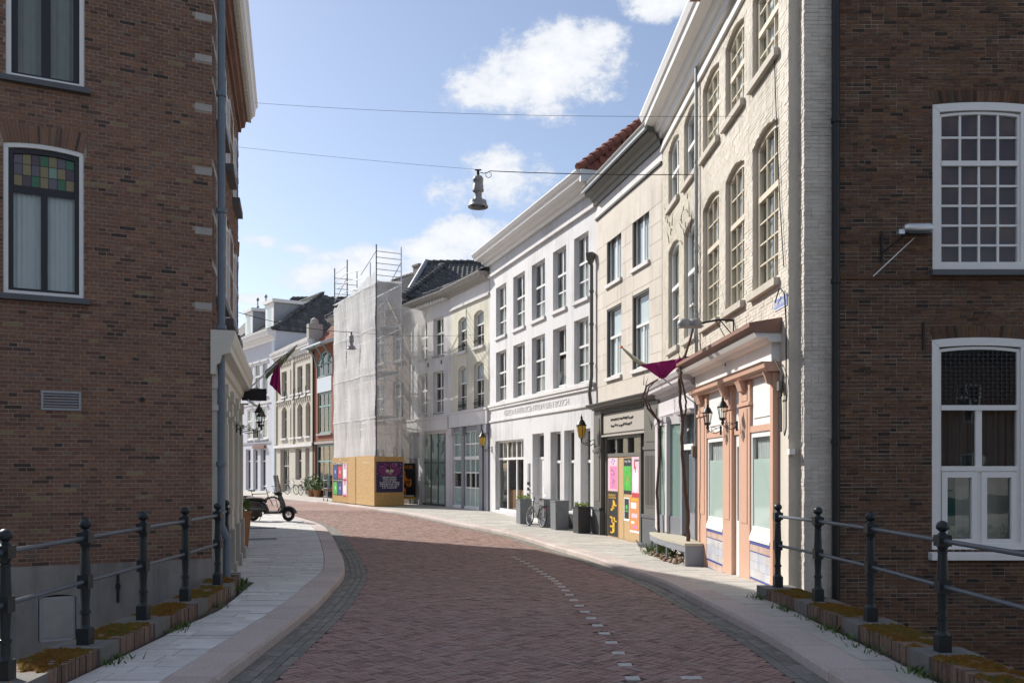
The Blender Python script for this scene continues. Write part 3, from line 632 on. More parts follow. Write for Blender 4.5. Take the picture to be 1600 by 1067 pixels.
def bricks(fac, parent, L0, L1, z0, z1, ops, m, n, ln=.22, ch=.055, jt=.01, proud=.006, jit=.003, bond='english', keep=None, sway=0, vfun=None, name='brick', rest='brickwork'):
    pc = []; k = 0; z = z0
    while z + ch <= z1 + .001:
        za, zb = z + jt / 2, z + ch - jt / 2; zm = (za + zb) / 2; bl = blocked(ops, zm); spans = []; a = L0
        for p, r in bl:
            if p > a: spans.append((a, min(p, L1)))
            a = max(a, r)
        if a < L1: spans.append((a, L1))
        step = ln if (bond != 'english' or k % 2 == 0) else ln / 2
        off = (ln / 4 if k % 2 else (ln / 2 if (k // 2) % 2 else 0)) if bond == 'english' else (k % 2) * ln / 2
        for a, b in spans:
            i = math.floor((a - L0 - off) / step); u = L0 + off + i * step
            while u < b:
                st = step if bond != 'mixed' else R.choice((ln, ln, ln / 2))
                p, r = max(u, a) + jt / 2, min(u + st, b) - jt / 2; u += st
                if r - p < .025: continue
                if keep and not keep((p + r) / 2, zm): continue
                pr = proud + R.uniform(-jit, jit); s = sway * math.sin(p * 1.3 + k * .7) + R.uniform(-sway, sway) * .5; sl = R.uniform(-.6, .6) * jit
                v = min(1, max(0, R.gauss(.5, .24)))
                if vfun: v = vfun(v, p, zm)
                pc.append(([(p, -pr - sl, za + s), (r, -pr + sl, za + s), (r, .02, za + s), (p, .02, za + s), (p, -pr - sl * .5, zb + s), (r, -pr + sl * .5, zb + s), (r, .02, zb + s), (p, .02, zb + s)], v))
        z += ch; k += 1
    emit(pc, name, parent, m, n, fac, rest_name=rest)
def voussoirs(parent, o, hgt, m, n, jt=.008, y=-.006, splay=.28):
    """brick arch of upright bricks over opening o"""
    a = o['u0'] - .0; b = o['u1'] + .0; c = (a + b) / 2; hd = arc_pts(o, n)
    if o['rise'] <= 0: hd = [(a + (b - a) * i / n, o['z1']) for i in range(n + 1)]
    for i, ((p, z0), (r, z1)) in enumerate(zip(hd, hd[1:])):
        def up(u, z, e): k = (u - c) / ((b - a) / 2); return (u + k * splay * hgt, z + hgt)
        e = jt / 2; p2 = p + e; r2 = r - e; t0 = up(p2, z0, e); t1 = up(r2, z1, e); zt = max(hd[n // 2][1], z0) + hgt
        pts = [(p2, y, z0 + .004), (r2, y, z1 + .004), (r2, .03, z1 + .004), (p2, .03, z0 + .004), (t0[0], y, zt), (t1[0], y, zt), (t1[0], .03, zt), (t0[0], .03, zt)]
        q = MB(); q.hexa(pts, R.random()); q.build('arch_brick', m, parent)
PANES = {}
def pane(parent, m, x0, x1, y, z0, z1, name='pane'):
    k = (round(x1 - x0, 3), round(z1 - z0, 3), m)
    if k not in PANES: q = MB(); q.box(-k[0] / 2, k[0] / 2, 0, .005, -k[1] / 2, k[1] / 2); PANES[k] = q.mesh('pane', m)
    return link(name, PANES[k], parent, ((x0 + x1) / 2, y, (z0 + z1) / 2), (R.uniform(-.006, .006), 0, R.uniform(-.006, .006)))
def win(root, o, fm='wood_white', gm='glass', fw=.06, rail=.06, bar=.026, lights=((0, 1, 1, 1),), sill=None, y=None, dep=.07, curtain=None, gms=None, name='window', label=None):
    """frame with sashes; lights = (from, to, columns, rows) as fractions of the clear height; panes and sill are its pieces"""
    y = o['rd'] - dep - .01 if y is None else y
    u0, u1, z0, z1 = o['u0'] + .002, o['u1'] - .002, o['z0'] + .002, o['z1'] - .002; q = MB(); spring = arc_pts(o)[0][1]
    q.box(u0, u0 + fw, y, y + dep, z0, spring); q.box(u1 - fw, u1, y, y + dep, z0, spring); q.box(u0 + fw, u1 - fw, y, y + dep, z0, z0 + fw)
    if o['rise'] > 0:
        A = arc_pts(o); B = arc_pts(o, inset=fw * 1.1)
        for i in range(len(A) - 1):
            yf, yk = y - .004, y + dep + .003; q.hexa([(B[i][0], yf, B[i][1]), (B[i + 1][0], yf, B[i + 1][1]), (B[i + 1][0], yk, B[i + 1][1]), (B[i][0], yk, B[i][1]), (A[i][0], yf, A[i][1] - .002), (A[i + 1][0], yf, A[i + 1][1] - .002), (A[i + 1][0], yk, A[i + 1][1] - .002), (A[i][0], yk, A[i][1] - .002)])
    else: q.box(u0 + fw, u1 - fw, y, y + dep, z1 - fw, z1)
    a0, a1, b0, b1 = u0 + fw, u1 - fw, z0 + fw, z1 - (fw if o['rise'] <= 0 else fw * .8); H = b1 - b0; ps = []
    for li, (f0, f1, nc, nr) in enumerate(lights):
        za, zb = b0 + f0 * H, b0 + f1 * H
        if f0 > 0: q.box(a0, a1, y - .012, y + dep - .01, za - rail / 2, za + rail / 2)
        za += rail / 2 if f0 > 0 else 0; zb -= rail / 2 if f1 < 1 else 0; zf = min(zb, spring - .0) if (o['rise'] > 0 and f1 >= 1) else zb
        for i in range(1, nc):
            x = a0 + (a1 - a0) * i / nc; bw = bar if nc > 2 or nr > 1 else bar * 1.6
            q.box(x - bw / 2, x + bw / 2, y + .008, y + dep - .02, za, zb if o['rise'] <= 0 else zb - .0)
        for j in range(1, nr):
            z = za + (zb - za) * j / nr; q.box(a0, a1, y + .011, y + dep - .023, z - bar / 2, z + bar / 2)
        for i in range(nc):
            for j in range(nr):
                ps.append((gms[li] if gms else gm, a0 + (a1 - a0) * i / nc, a0 + (a1 - a0) * (i + 1) / nc, za + (zb - za) * j / nr, za + (zb - za) * (j + 1) / nr))
    ob = q.build(name, fm, root)
    if label: ob['label'] = label
    for g_, p, r, c, d in ps: pane(ob, g_, p, r, y + dep * .5, c, d)
    if sill:
        pr, h, sm, ex = sill; s = MB(); s.hexa([(u0 - ex, -pr, z0 - h), (u1 + ex, -pr, z0 - h), (u1 + ex, o['rd'], z0 - h), (u0 - ex, o['rd'], z0 - h), (u0 - ex, -pr, z0 - .012), (u1 + ex, -pr, z0 - .012), (u1 + ex, o['rd'], z0), (u0 - ex, o['rd'], z0)]); s.build('sill', sm, ob)
    if curtain:
        cm, c0, c1, k = curtain; cu = MB(); zc0, zc1 = b0 + c0 * H, b0 + c1 * H
        cu.grid(lambda a, b: (a0 + (a1 - a0) * a, y + dep + .016 + .006 * math.sin(a * k) + .003 * math.sin(a * k * 2.3 + b), zc0 + (zc1 - zc0) * b), 60, 1); cu.build('curtain', cm, ob, smooth=True)
    return ob
def cornice(root, name, x0, x1, zb, zt, out, m, e0=0, e1=0, y=0):
    h = zt - zb; P = [(.02, zb), (-.15 * out, zb), (-.2 * out, zb + .22 * h), (-.34 * out, zb + .26 * h), (-.42 * out, zb + .44 * h), (-.8 * out, zb + .5 * h), (-.82 * out, zb + .66 * h), (-.9 * out, zb + .72 * h), (-out, zb + .92 * h), (-out, zt), (.02, zt)]
    q = MB(); q.extr([(a + y, b) for a, b in P], x0, x1, e0=e0, e1=e1); return q.build(name, m, root)
def body(root, L, D, zb, zt, m, room=.9, x0=0):
    q = MB(); q.face([(x0, 0, zb), (x0, 0, zt), (x0, D, zt), (x0, D, zb)]); q.face([(L, 0, zb), (L, D, zb), (L, D, zt), (L, 0, zt)]); q.face([(x0, D, zb), (x0, D, zt), (L, D, zt), (L, D, zb)]); q.face([(x0, .01, zt), (L, .01, zt), (L, D, zt), (x0, D, zt)])
    q.build('outer_wall', m, root)
    if room: box_obj('room_wall', 'interior', root, x0 + .05, L - .05, room, room + .05, zb + .1, zt - .1)
TILE = None
def tile_roof(fac, root, x0, x1, ye, ze, yr, pitch, m, n, hl=0, hr=0, tw=.25, tl=.34, name='roof', yback=None, thick=.05):
    """front slope from eave (ye, ze) up to the ridge at yr, laid with pantiles; hl / hr = hipped ends (run per run)"""
    tp = math.tan(pitch); zr = ze + (yr - ye) * tp; S = (yr - ye) / math.cos(pitch); cp, sp_ = math.cos(pitch), math.sin(pitch)
    q = MB(); D = yr - ye; xa, xb = x0 + hl * D, x1 - hr * D; yb = yback if yback else 2 * yr - ye; t = thick
    q.face([(x0, ye, ze - t), (x1, ye, ze - t), (xb, yr, zr - t), (xa, yr, zr - t)]); q.face([(x1, yb, ze - t), (x0, yb, ze - t), (xa, yr, zr - t), (xb, yr, zr - t)])
    q.face([(x0, yb, ze - t), (x0, ye, ze - t), (xa, yr, zr - t)]); q.face([(x1, ye, ze - t), (x1, yb, ze - t), (xb, yr, zr - t)])
    ro = q.build(name, m, root); hp = MB(); pr = [(0, 0), (.14, .032), (.3, .045), (.46, .03), (.62, .006), (.85, 0), (1, .008)]
    def tile(mb, x, s, v, ox=0, oy=0, oz=0):
        for (a, h0), (b, h1) in zip(pr, pr[1:]):
            def P(k, d, h): return (x + k * tw - ox, ye + d * cp - h * sp_ - oy, ze + d * sp_ + h * cp - oz)
            lo, hi = .026, .004; e = s + tl + .05
            mb.face([P(a, s, h0 + lo), P(b, s, h1 + lo), P(b, e, h1 + hi), P(a, e, h0 + hi)], v); mb.face([P(a, s, h0 + lo), P(a, s, -.02), P(b, s, -.02), P(b, s, h1 + lo)], v)
    lst = []; s = 0; 
    while s < S:
        d = s * cp; x = x0
        while x < x1:
            d2_ = (s + tl * .9) * cp
            if x + tw * .4 > x0 + hl * d2_ and x + tw * .6 < x1 - hr * d2_: lst.append((x, s, min(1, max(0, R.gauss(.5, .25)))))
            x += tw
        s += tl
    sz = []
    for i, (x, s, v) in enumerate(lst):
        w_ = fac.w(x, ye + s * cp, ze + s * sp_); a, b = proj(w_) if w_[1] > 1 else (-99, 0)
        sz.append((w_[1] if 0 < a < 1600 and 0 < b < 1067 else 9e9, i))
    sz.sort(); big = {i for d_, i in sz[:n] if d_ < 9e8}; rest = MB()
    for i, (x, s, v) in enumerate(lst):
        if i in big:
            mb = MB(); o = (x, ye + s * cp, ze + s * sp_); tile(mb, x, s, v, *o); mb.build('roof_tile', m, ro, loc=o)
        else: tile(rest, x, s, v)
    W2 = yb - ye; dz_ = zr - ze
    for hh, sgn, xe in ((hl, 1, x0), (hr, -1, x1)):
        if not hh: continue
        run = hh * D; sl_ = math.hypot(run, dz_); c2, s2_ = run / sl_, dz_ / sl_; s = 0
        while s < sl_:
            v0 = 0
            while v0 < W2:
                a_ = min(1, (s + tl * .9) / sl_); lo_ = a_ * (yr - ye); hi_ = W2 - a_ * (yb - yr)
                if lo_ < v0 + tw / 2 < hi_:
                    vv = min(1, max(0, R.gauss(.5, .25)))
                    for (ka, h0), (kb, h1) in zip(pr, pr[1:]):
                        def P2(k, d, h): return (xe + sgn * (d * c2) - sgn * h * s2_, ye + v0 + k * tw, ze + d * s2_ + h * c2)
                        e = s + tl + .05; rest.face([P2(ka, s, h0 + .026), P2(kb, s, h1 + .026), P2(kb, e, h1 + .004), P2(ka, e, h0 + .004)], vv); rest.face([P2(ka, s, h0 + .026), P2(ka, s, -.02), P2(kb, s, -.02), P2(kb, s, h1 + .026)], vv)
                v0 += tw
            s += tl
    if rest.v: kind(rest.build('roof_tiling', m, ro), 'stuff')
    rg = MB()
    def capline(p, r, k):
        p, r = Vector(p), Vector(r); nn = max(1, int((r - p).length / k))
        for i in range(nn):
            a = p.lerp(r, i / nn); b = p.lerp(r, (i + 1.12) / nn); rg.tube([a + Vector((0, 0, .03)), b], [.15, .125], 8, R.random())
    capline((xa, yr, zr + .02), (xb, yr, zr + .02), .36)
    if hl: capline((x0, ye, ze + .02), (xa, yr, zr + .02), .36)
    if hr: capline((x1, ye, ze + .02), (xb, yr, zr + .02), .36)
    rg.build('ridge_tiles', m, ro, smooth=True); return ro
def pipe(root, pts, r, m, name='downpipe', clips=()):
    q = MB(); q.tube(pts, r, 12)
    for (x, y, z) in clips: q.tube([(x, y, z - .03), (x, y, z + .03)], r * 1.35, 12)
    return q.build(name, m, root, smooth=True)

# ================================================================== left brick house
FL = Fac((-8.53, 10.9), (-4.35, 13.0)); HL = 9.6
t = FL.root('brick_house', 'tall shaded red brown brick house filling the left edge of the view')
zb = .53
LW = op(FL.u(5), FL.u(131), FL.z(131, 468), FL.z(68, 226), .045, .13); UW = op(FL.u(9), FL.u(132), FL.z(132, 140), FL.z(132, 140) + 1.95, .045, .13)
hat = op(FL.u(60), FL.u(119), FL.z(118, 998), FL.z(90, 928), .04, .07)
q = MB(); wall(q, 0, FL.L, zb, HL, [LW, UW], 0); q.build('wall', 'mortar_left', t)
q = MB(); wall(q, 0, FL.L, -2.6, zb, [hat], 0, y=-.03); q.face([(0, -.03, zb), (FL.L, -.03, zb), (FL.L, .02, zb), (0, .02, zb)]); q.build('plinth', 'plinth_plaster', t)
arch_block = op(LW['u0'] - .03, LW['u1'] + .03, LW['z1'] - .07, LW['z1'] + .24)
QZ = [FL.z(316, yy) for yy in (27, 91, 168, 268, 361, 478)]; qops = [op(FL.L - .24, FL.L, z - .055, z + .055) for z in QZ]
bricks(FL, t, 0, FL.L, zb, HL, [LW, UW, arch_block] + qops, 'brick_left', 300, ln=.215, ch=.055, jt=.0095, proud=.004, jit=.0025)
voussoirs(t, dict(LW, rise=.045), .235, 'brick_left', 24)
for z in QZ:
    q = MB(); q.box(FL.L - .238, FL.L - .001, -.008, .02, z - .05, z + .05); q.build('quoin_stone', 'stone_trim', t)
wo_ = win(t, LW, 'wood_white', fw=.055, dep=.09, y=.015, lights=(), name='window_surround')
i_ = op(LW['u0'] + .057, LW['u1'] - .057, LW['z0'] + .04, LW['z1'] - .07, .035, .13)
w1 = win(t, i_, 'wood_black', fw=.055, dep=.06, y=.05, rail=.09, bar=.05, lights=((0, .735, 2, 1),), curtain=('curtain_white', 0, .96, 70), label='black window frame with coloured glass above white curtains')
Hc = (i_['z1'] - i_['z0']); zt0 = i_['z0'] + .055 + .735 * (Hc - .1) + .03; zt1 = i_['z1'] - .06; cs = [['stain_mauve', 'stain_amber', 'stain_plum', 'stain_green', 'stain_amber', 'stain_mauve', 'stain_green'], ['stain_mauve', 'stain_amber', 'stain_mauve', 'stain_amber', 'stain_mint', 'stain_amber', 'stain_plum'], ['stain_amber', 'stain_plum', 'stain_green', 'stain_amber', 'stain_mauve', 'stain_green', 'stain_amber']]
a0, a1 = i_['u0'] + .06, i_['u1'] - .06
for r in range(3):
    for c in range(7):
        pane(w1, cs[2 - r][c], a0 + (a1 - a0) * c / 7 + .003, a0 + (a1 - a0) * (c + 1) / 7 - .003, .075, zt0 + (zt1 - zt0) * r / 3 + .003, zt0 + (zt1 - zt0) * (r + 1) / 3 - .003)
q = MB(); q.box(a0, a1, .07, .085, zt0 - .1, zt0); [q.box(a0 + (a1 - a0) * c / 7 - .004, a0 + (a1 - a0) * c / 7 + .004, .072, .084, zt0, zt1) for c in range(1, 7)]; [q.box(a0, a1, .0725, .0835, zt0 + (zt1 - zt0) * r / 3 - .004, zt0 + (zt1 - zt0) * r / 3 + .004) for r in (1, 2)]; q.build('leading', 'wood_black', w1)
win(t, UW, 'wood_white', fw=.06, dep=.09, y=.015, lights=(), name='window_surround')
i_ = op(UW['u0'] + .06, UW['u1'] - .06, UW['z0'] + .02, UW['z1'] - .08, .05, .13)
win(t, i_, 'wood_black', fw=.075, dep=.06, y=.05, bar=.07, lights=((0, 1, 2, 1),), curtain=('curtain_grey', 0, 1, 40))
for o_ in (LW, UW): box_obj('sill', 'bluestone', t, o_['u0'] - .07, o_['u1'] + .07, -.09, .12, o_['z0'] - .075, o_['z0'] - .002)
box_obj('hatch_frame', 'stucco_grey', t, hat['u0'] + .01, hat['u1'] - .01, .0, .04, hat['z0'], hat['z1'] - .03)
box_obj('cellar_hatch', 'stone_trim', t, hat['u0'] + .05, hat['u1'] - .03, -.012, -.001, hat['z0'] + .04, hat['z1'] - .06)
vu0, vu1, vz0, vz1 = FL.u(64), FL.u(127), FL.z(95, 641), FL.z(95, 611)
q = MB(); q.box(vu0, vu1, -.02, .01, vz0, vz0 + .03); q.box(vu0, vu1, -.02, .01, vz1 - .03, vz1); q.box(vu0, vu0 + .03, -.02, .01, vz0 + .03, vz1 - .03); q.box(vu1 - .03, vu1, -.02, .01, vz0 + .03, vz1 - .03); q.box(vu0 + .03, vu1 - .03, .0, .005, vz0 + .03, vz1 - .03)
vg = q.build('vent_grille', 'zinc', t)
for k in range(5):
    q = MB(); z = vz0 + .045 + k * (vz1 - vz0 - .07) / 5; q.hexa([(vu0 + .03, -.018, z), (vu1 - .03, -.018, z), (vu1 - .03, -.002, z + .02), (vu0 + .03, -.002, z + .02), (vu0 + .03, -.018, z + .006), (vu1 - .03, -.018, z + .006), (vu1 - .03, -.002, z + .026), (vu0 + .03, -.002, z + .026)]); q.build('louvre', 'zinc', vg)
q = MB(); uu = FL.u(184); q.box(uu - .018, uu + .018, -.05, -.025, FL.z(184, 940), FL.z(184, 895)); q.box(uu - .03, uu + .03, -.055, -.03, FL.z(184, 919), FL.z(184, 911)); q.build('wall_anchor', 'iron_black', t)
q = MB(); uu = FL.u(222); q.tube([(uu, -.02, FL.z(222, 624)), (uu, .0, FL.z(222, 624))], .035, 10); q.build('wall_anchor', 'iron_black', t)
# street side of the same house
FS = Fac(FS_A, FS_B); Ls = FS.L; ts = link('street_front', None, t); ts.matrix_basis = Matrix.Translation((FL.L, 0, 0)) @ Matrix.Rotation(FS.rz - FL.rz, 4, 'Z')
g0 = 3.62; ops = []
for k in range(3):
    u = .75 + k * 2.02; ops += [op(u, u + 1.0, 4.45, 6.35, .1, .16), op(u, u + 1.0, 7.15, 8.75, .1, .16)]
bands = [op(0, Ls, z, z + .11) for z in (4.75, 5.5, 6.2, 7.4, 8.0, 8.6)]
q = MB(); wall(q, 0, Ls, g0, HL, ops); q.build('street_wall', 'mortar_left', ts)
bricks(FS, ts, 0, Ls, g0, HL - .45, ops + bands, 'brick_left', 0, ln=.215, ch=.055, jt=.0095, proud=.004, jit=.0025, rest='street_brickwork')
for b in bands:
    zc = (b['z0'] + b['z1']) / 2; xs = 0
    for a_, b_ in blocked(ops, zc) + [(Ls, Ls)]:
        if a_ > xs + .02: box_obj('stone_band', 'stone_trim', ts, xs, a_, -.012, .02, b['z0'] + .003, b['z1'] - .003)
        xs = b_
# windows belong to the street front itself, so their panes stay one level below
for o_ in ops:
    q = MB(); u0, u1, z0, z1 = o_['u0'] + .005, o_['u1'] - .005, o_['z0'], o_['z1'] - .1; q.box(u0, u0 + .09, -.015, .1, z0, z1); q.box(u1 - .09, u1, -.015, .1, z0, z1); q.box(u0 + .09, u1 - .09, .02, .1, z0, z0 + .08); q.box(u0 + .09, u1 - .09, .02, .1, z1 - .08, z1); q.box(u0 + .09, u1 - .09, .03, .1, z0 + (z1 - z0) * .62, z0 + (z1 - z0) * .62 + .07)
    q.build('street_window', 'wood_white', ts)
    gp = MB(); gp.box(u0 + .08, u1 - .08, .06, .065, z0 + .05, z1 - .05); gp.build('street_pane', 'glass', ts); s = MB(); s.box(u0 - .08, u1 + .08, -.14, .1, z0 - .12, z0 - .002); s.build('street_sill', 'bluestone', ts)
# eaves
q = MB(); P = [(.02, HL - .45), (-.06, HL - .45), (-.07, HL - .36), (-.14, HL - .34), (-.16, HL - .22), (-.2, HL - .2), (-.2, HL - .12), (.02, HL - .12)]; q.extr(P, -.2, Ls + .05, .4); q.build('corbel', 'brick_left', ts)
q = MB(); q.extr([(.02, HL - .12), (-.3, HL - .12), (-.3, HL - .09), (-.35, HL - .06), (-.37, HL + .1), (-.41, HL + .14), (-.41, HL + .18), (.02, HL + .18)], -.2, Ls + .08, e1=0); q.build('gutter', 'wood_white', ts)
k = .02
while k < Ls: box_obj('dentil', 'wood_shop', ts, k, k + .075, -.27, -.2, HL - .22, HL - .13); k += .19
# shop front
sh = [op(.35, 1.5, 1.0, 3.05, 0, .2), op(1.95, 3.0, .15, 3.05, 0, .35), op(3.45, 4.6, 1.0, 3.05, 0, .2), op(5.0, 6.2, 1.0, 3.05, 0, .2)]
q = MB(); wall(q, 0, Ls, -.15, g0, sh); q.build('shop_wall', 'wood_shop', ts)
for o_ in sh:
    u0, u1, z0, z1 = o_['u0'], o_['u1'], o_['z0'], o_['z1']; q = MB(); y = o_['rd'] - .08
    q.box(u0, u0 + .07, y, y + .06, z0, z1); q.box(u1 - .07, u1, y, y + .06, z0, z1); q.box(u0 + .07, u1 - .07, y, y + .06, z0, z0 + .09); q.box(u0 + .07, u1 - .07, y, y + .06, z1 - .09, z1); q.box(u0 + .07, u1 - .07, y, y + .06, 2.3, 2.38); q.build('shop_frame', 'wood_shop', ts)
    q = MB(); q.box(u0 + .06, u1 - .06, y + .03, y + .035, z0 + .05, z1 - .05); q.build('shop_pane', 'glass', ts)
for u in (.08, 1.58, 3.05, 4.68, 6.28):
    q = MB(); q.box(u, u + .3, -.1, .0, .75, 3.0); q.box(u + .06, u + .24, -.115, -.1, 1.1, 2.55); q.box(u - .03, u + .33, -.14, .0, 2.68, 2.76); q.box(u - .02, u + .32, -.13, .0, 3.0, 3.2); q.build('pilaster', 'wood_shop', ts)
    q = MB(); q.box(u - .03, u + .33, -.14, 0, -.15, .75); q.box(u - .06, u + .36, -.18, 0, -.15, .15); q.build('pilaster_base', 'stone_trim', ts)
for a_, b_ in ((.41, 1.55), (3.41, 4.65), (5.01, 6.25)): box_obj('stone_base', 'stone_trim', ts, a_, b_, -.06, 0, -.15, .92)
cornice(ts, 'shop_cornice', -.04, Ls + .0, 3.2, 3.84, .32, 'wood_shop')
pipe(ts, [(.12, -.2, -.05), (.12, -.2, .8), (.09, -.12, 1.0), (.09, -.12, HL - .15)], .055, 'pipe_blue', clips=[(.09, -.12, z) for z in (1.9, 3.9, 5.6, 7.3, 8.9)])
body(t, FL.L, 7, -2.6, HL, 'mortar_left', room=1.0)
q = MB(); B = [FL.w(0)[:2], FL.w(FL.L)[:2], FS.w(Ls)[:2], (-13.5, 17.5)]
bl = [FL.loc((x, y, 0)) for x, y in B]; cx_, cy_ = sum(p[0] for p in bl) / 4, sum(p[1] for p in bl) / 4
for i in range(4):
    a, b = bl[i], bl[(i + 1) % 4]; q.face([(a[0], a[1], HL + .12), (b[0], b[1], HL + .12), (b[0] * .5 + cx_ * .5, b[1] * .5 + cy_ * .5, HL + 2.2), (a[0] * .5 + cx_ * .5, a[1] * .5 + cy_ * .5, HL + 2.2)])
q.face([(a[0] * .5 + cx_ * .5, a[1] * .5 + cy_ * .5, HL + 2.2) for a in bl]); q.build('roof', 'tile_dark', t)
q = MB(); a, b, c = bl[2], bl[3], bl[0]
q.face([(a[0], a[1], -2.6), (b[0], b[1], -2.6), (b[0], b[1], HL + .12), (a[0], a[1], HL + .12)]); q.face([(b[0], b[1], -2.6), (c[0], c[1], -2.6), (c[0], c[1], HL + .12), (b[0], b[1], HL + .12)]); q.build('rear_wall', 'mortar_left', t)
q = MB(); p = FS.loc(FS.w(0)); q.box(.1, Ls - .1, 1.0, 1.05, -.1, HL - .1); q.build('room_wall', 'interior', ts)

# neighbour further along the left side: round the bend, seen only past the corner; it throws the long shade over the road
FN = Fac((-6.02, 19.62), (-9.6, 31.0)); tn = FN.root('long_brick_house', 'long brick house next to the left brick house, hidden round the bend'); HN = 9.6
ops = [op(.9 + i * 2.3, 2.0 + i * 2.3, z, z + 1.9, .1, .15) for i in range(5) for z in (.9, 4.0, 7.0)]
q = MB(); wall(q, 0, FN.L, -.2, HN, ops); q.build('wall', 'brick_left', tn); body(tn, FN.L, 9, -.2, HN, 'brick_left')
for o_ in ops: win(tn, o_, lights=((0, .62, 2, 1), (.62, 1, 2, 1)), sill=(.06, .08, 'bluestone', .05))
tile_roof(FN, tn, 0, FN.L, 0, HN, 4.5, math.radians(33), 'tile_dark', 0)

# ================================================================== dark brick house on the right
F0 = Fac((4.425, 12.35), (9.4, 12.35)); t0 = F0.root('dark_brick_house', 'dark weathered brick house with two white windows at the right edge')
W1 = op(F0.u(1457), F0.u(1607), F0.z(1500, 421), F0.z(1532, 160), .035, .13); W2 = op(F0.u(1456), F0.u(1607), F0.z(1500, 860), F0.z(1532, 527), .035, .13)
q = MB(); wall(q, 0, F0.L, -2.6, 11, [W1, W2]); q.build('wall', 'mortar_dark', t0)
ab = [op(o_['u0'] - .012, o_['u1'] + .012, o_['z1'] - .05, o_['z1'] + .17) for o_ in (W1, W2)]
bricks(F0, t0, 0, F0.L, -1.6, 11, [W1, W2] + ab, 'brick_dark', 300, ln=.175, ch=.0505, jt=.010, proud=.006, jit=.004, bond='mixed', sway=.004)
for o_ in (W1, W2): voussoirs(t0, o_, .16, 'brick_dark', 26)
box_obj('string_course', 'brick_dark', t0, .0, F0.L, -.028, .0, F0.z(1400, 437), F0.z(1400, 432))
body(t0, F0.L, 8, -2.6, 11, 'mortar_dark', room=1.1)
i1 = op(W1['u0'] + .1, W1['u1'] - .1, W1['z0'] + .03, W1['z1'] - .12, .04, .13)
win(t0, W1, fw=.1, dep=.1, y=.0, lights=(), name='window_surround')
win(t0, i1, fw=.035, dep=.06, y=.03, rail=.07, bar=.03, lights=((0, .672, 4, 5), (.672, 1, 4, 2)), sill=None, curtain=('curtain_maroon', 0, 1, 30))
win(t0, W2, fw=.1, dep=.1, y=.0, lights=(), name='window_surround')
i2 = op(W2['u0'] + .1, W2['u1'] - .1, W2['z0'] + .03, W2['z1'] - .12, .04, .13); HH = i2['z1'] - i2['z0']
ww = win(t0, i2, fw=.04, dep=.06, y=.03, rail=.07, bar=.055, lights=((0, .39, 2, 1), (.39, .70, 2, 1), (.70, 1, 1, 1)), gms=('glass', 'glass', 'glass_dark'))
q = MB(); zc0, zc1 = i2['z0'] + .05, i2['z0'] + .39 * HH - .03; um = (i2['u0'] + i2['u1']) / 2
for a_, b_ in ((i2['u0'] + .05, um - .03), (um + .03, i2['u1'] - .05)):
    q = MB(); q.box(a_, a_ + .075, .018, .06, zc0, zc1); q.box(b_ - .075, b_, .018, .06, zc0, zc1); q.box(a_ + .075, b_ - .075, .018, .06, zc0, zc0 + .08); q.box(a_ + .075, b_ - .075, .018, .06, zc1 - .08, zc1); q.build('casement', 'wood_white', ww)
q = MB(); za, zb_ = i2['z0'] + .72 * HH, i2['z1'] - .06; ua, ub = i2['u0'] + .05, i2['u1'] - .05; n_ = 16
for k in range(1, n_): x = ua + (ub - ua) * k / n_; q.box(x - .006, x + .006, .045, .052, za, zb_)
for k in range(1, 13): z = za + (zb_ - za) * k / 13; q.box(ua, ub, .046, .053, z - .006, z + .006)
for i in range(1, n_):
    for j in range(1, 13):
        if (i + j) % 2 == 0: x, z = ua + (ub - ua) * i / n_, za + (zb_ - za) * j / 13; q.box(x - .016, x + .016, .043, .055, z - .016, z + .016)
kind(q.build('lattice', 'iron_black', ww), 'stuff')
q = MB(); q.grid(lambda a, b: (ua + (ub - ua) * a, .2 + .02 * math.sin(a * 60), i2['z0'] + HH * (.4 + .3 * b)), 60, 1); q.build('curtain', 'wood_dark', ww, smooth=True)
q = MB(); q.box(ua + .02, ua + .30, .26, .28, i2['z0'] + .3, i2['z0'] + HH * .62); q.build('green_blind', 'curtain_green', ww)
for o_, h in ((W1, .10), (W2, .12)):
    q = MB(); q.hexa([(o_['u0'] - .05, -.12, o_['z0'] - h), (F0.L - .5, -.12, o_['z0'] - h), (F0.L - .5, .1, o_['z0'] - h), (o_['u0'] - .05, .1, o_['z0'] - h), (o_['u0'] - .05, -.12, o_['z0'] - .03), (F0.L - .5, -.12, o_['z0'] - .03), (F0.L - .5, .1, o_['z0'] - .002), (o_['u0'] - .05, .1, o_['z0'] - .002)]); q.build('sill', 'bluestone' if o_ is W1 else 'wood_white', t0)
for o_ in (op(3.2, 4.3, W1['z0'], W1['z1'], .05, .1), op(3.2, 4.3, W2['z0'], W2['z1'], .05, .1)): pass
pipe(t0, [(.015, -.07, -1.5), (.015, -.07, 11)], .05, 'iron_black', clips=[(.015, -.07, z) for z in (-.2, 2.2, 4.4, 6.6)])
q = MB(); uu = F0.u(1442); q.box(uu - .012, uu + .012, -.03, -.005, F0.z(1442, 548), F0.z(1442, 503)); q.build('wall_anchor', 'iron_black', t0)
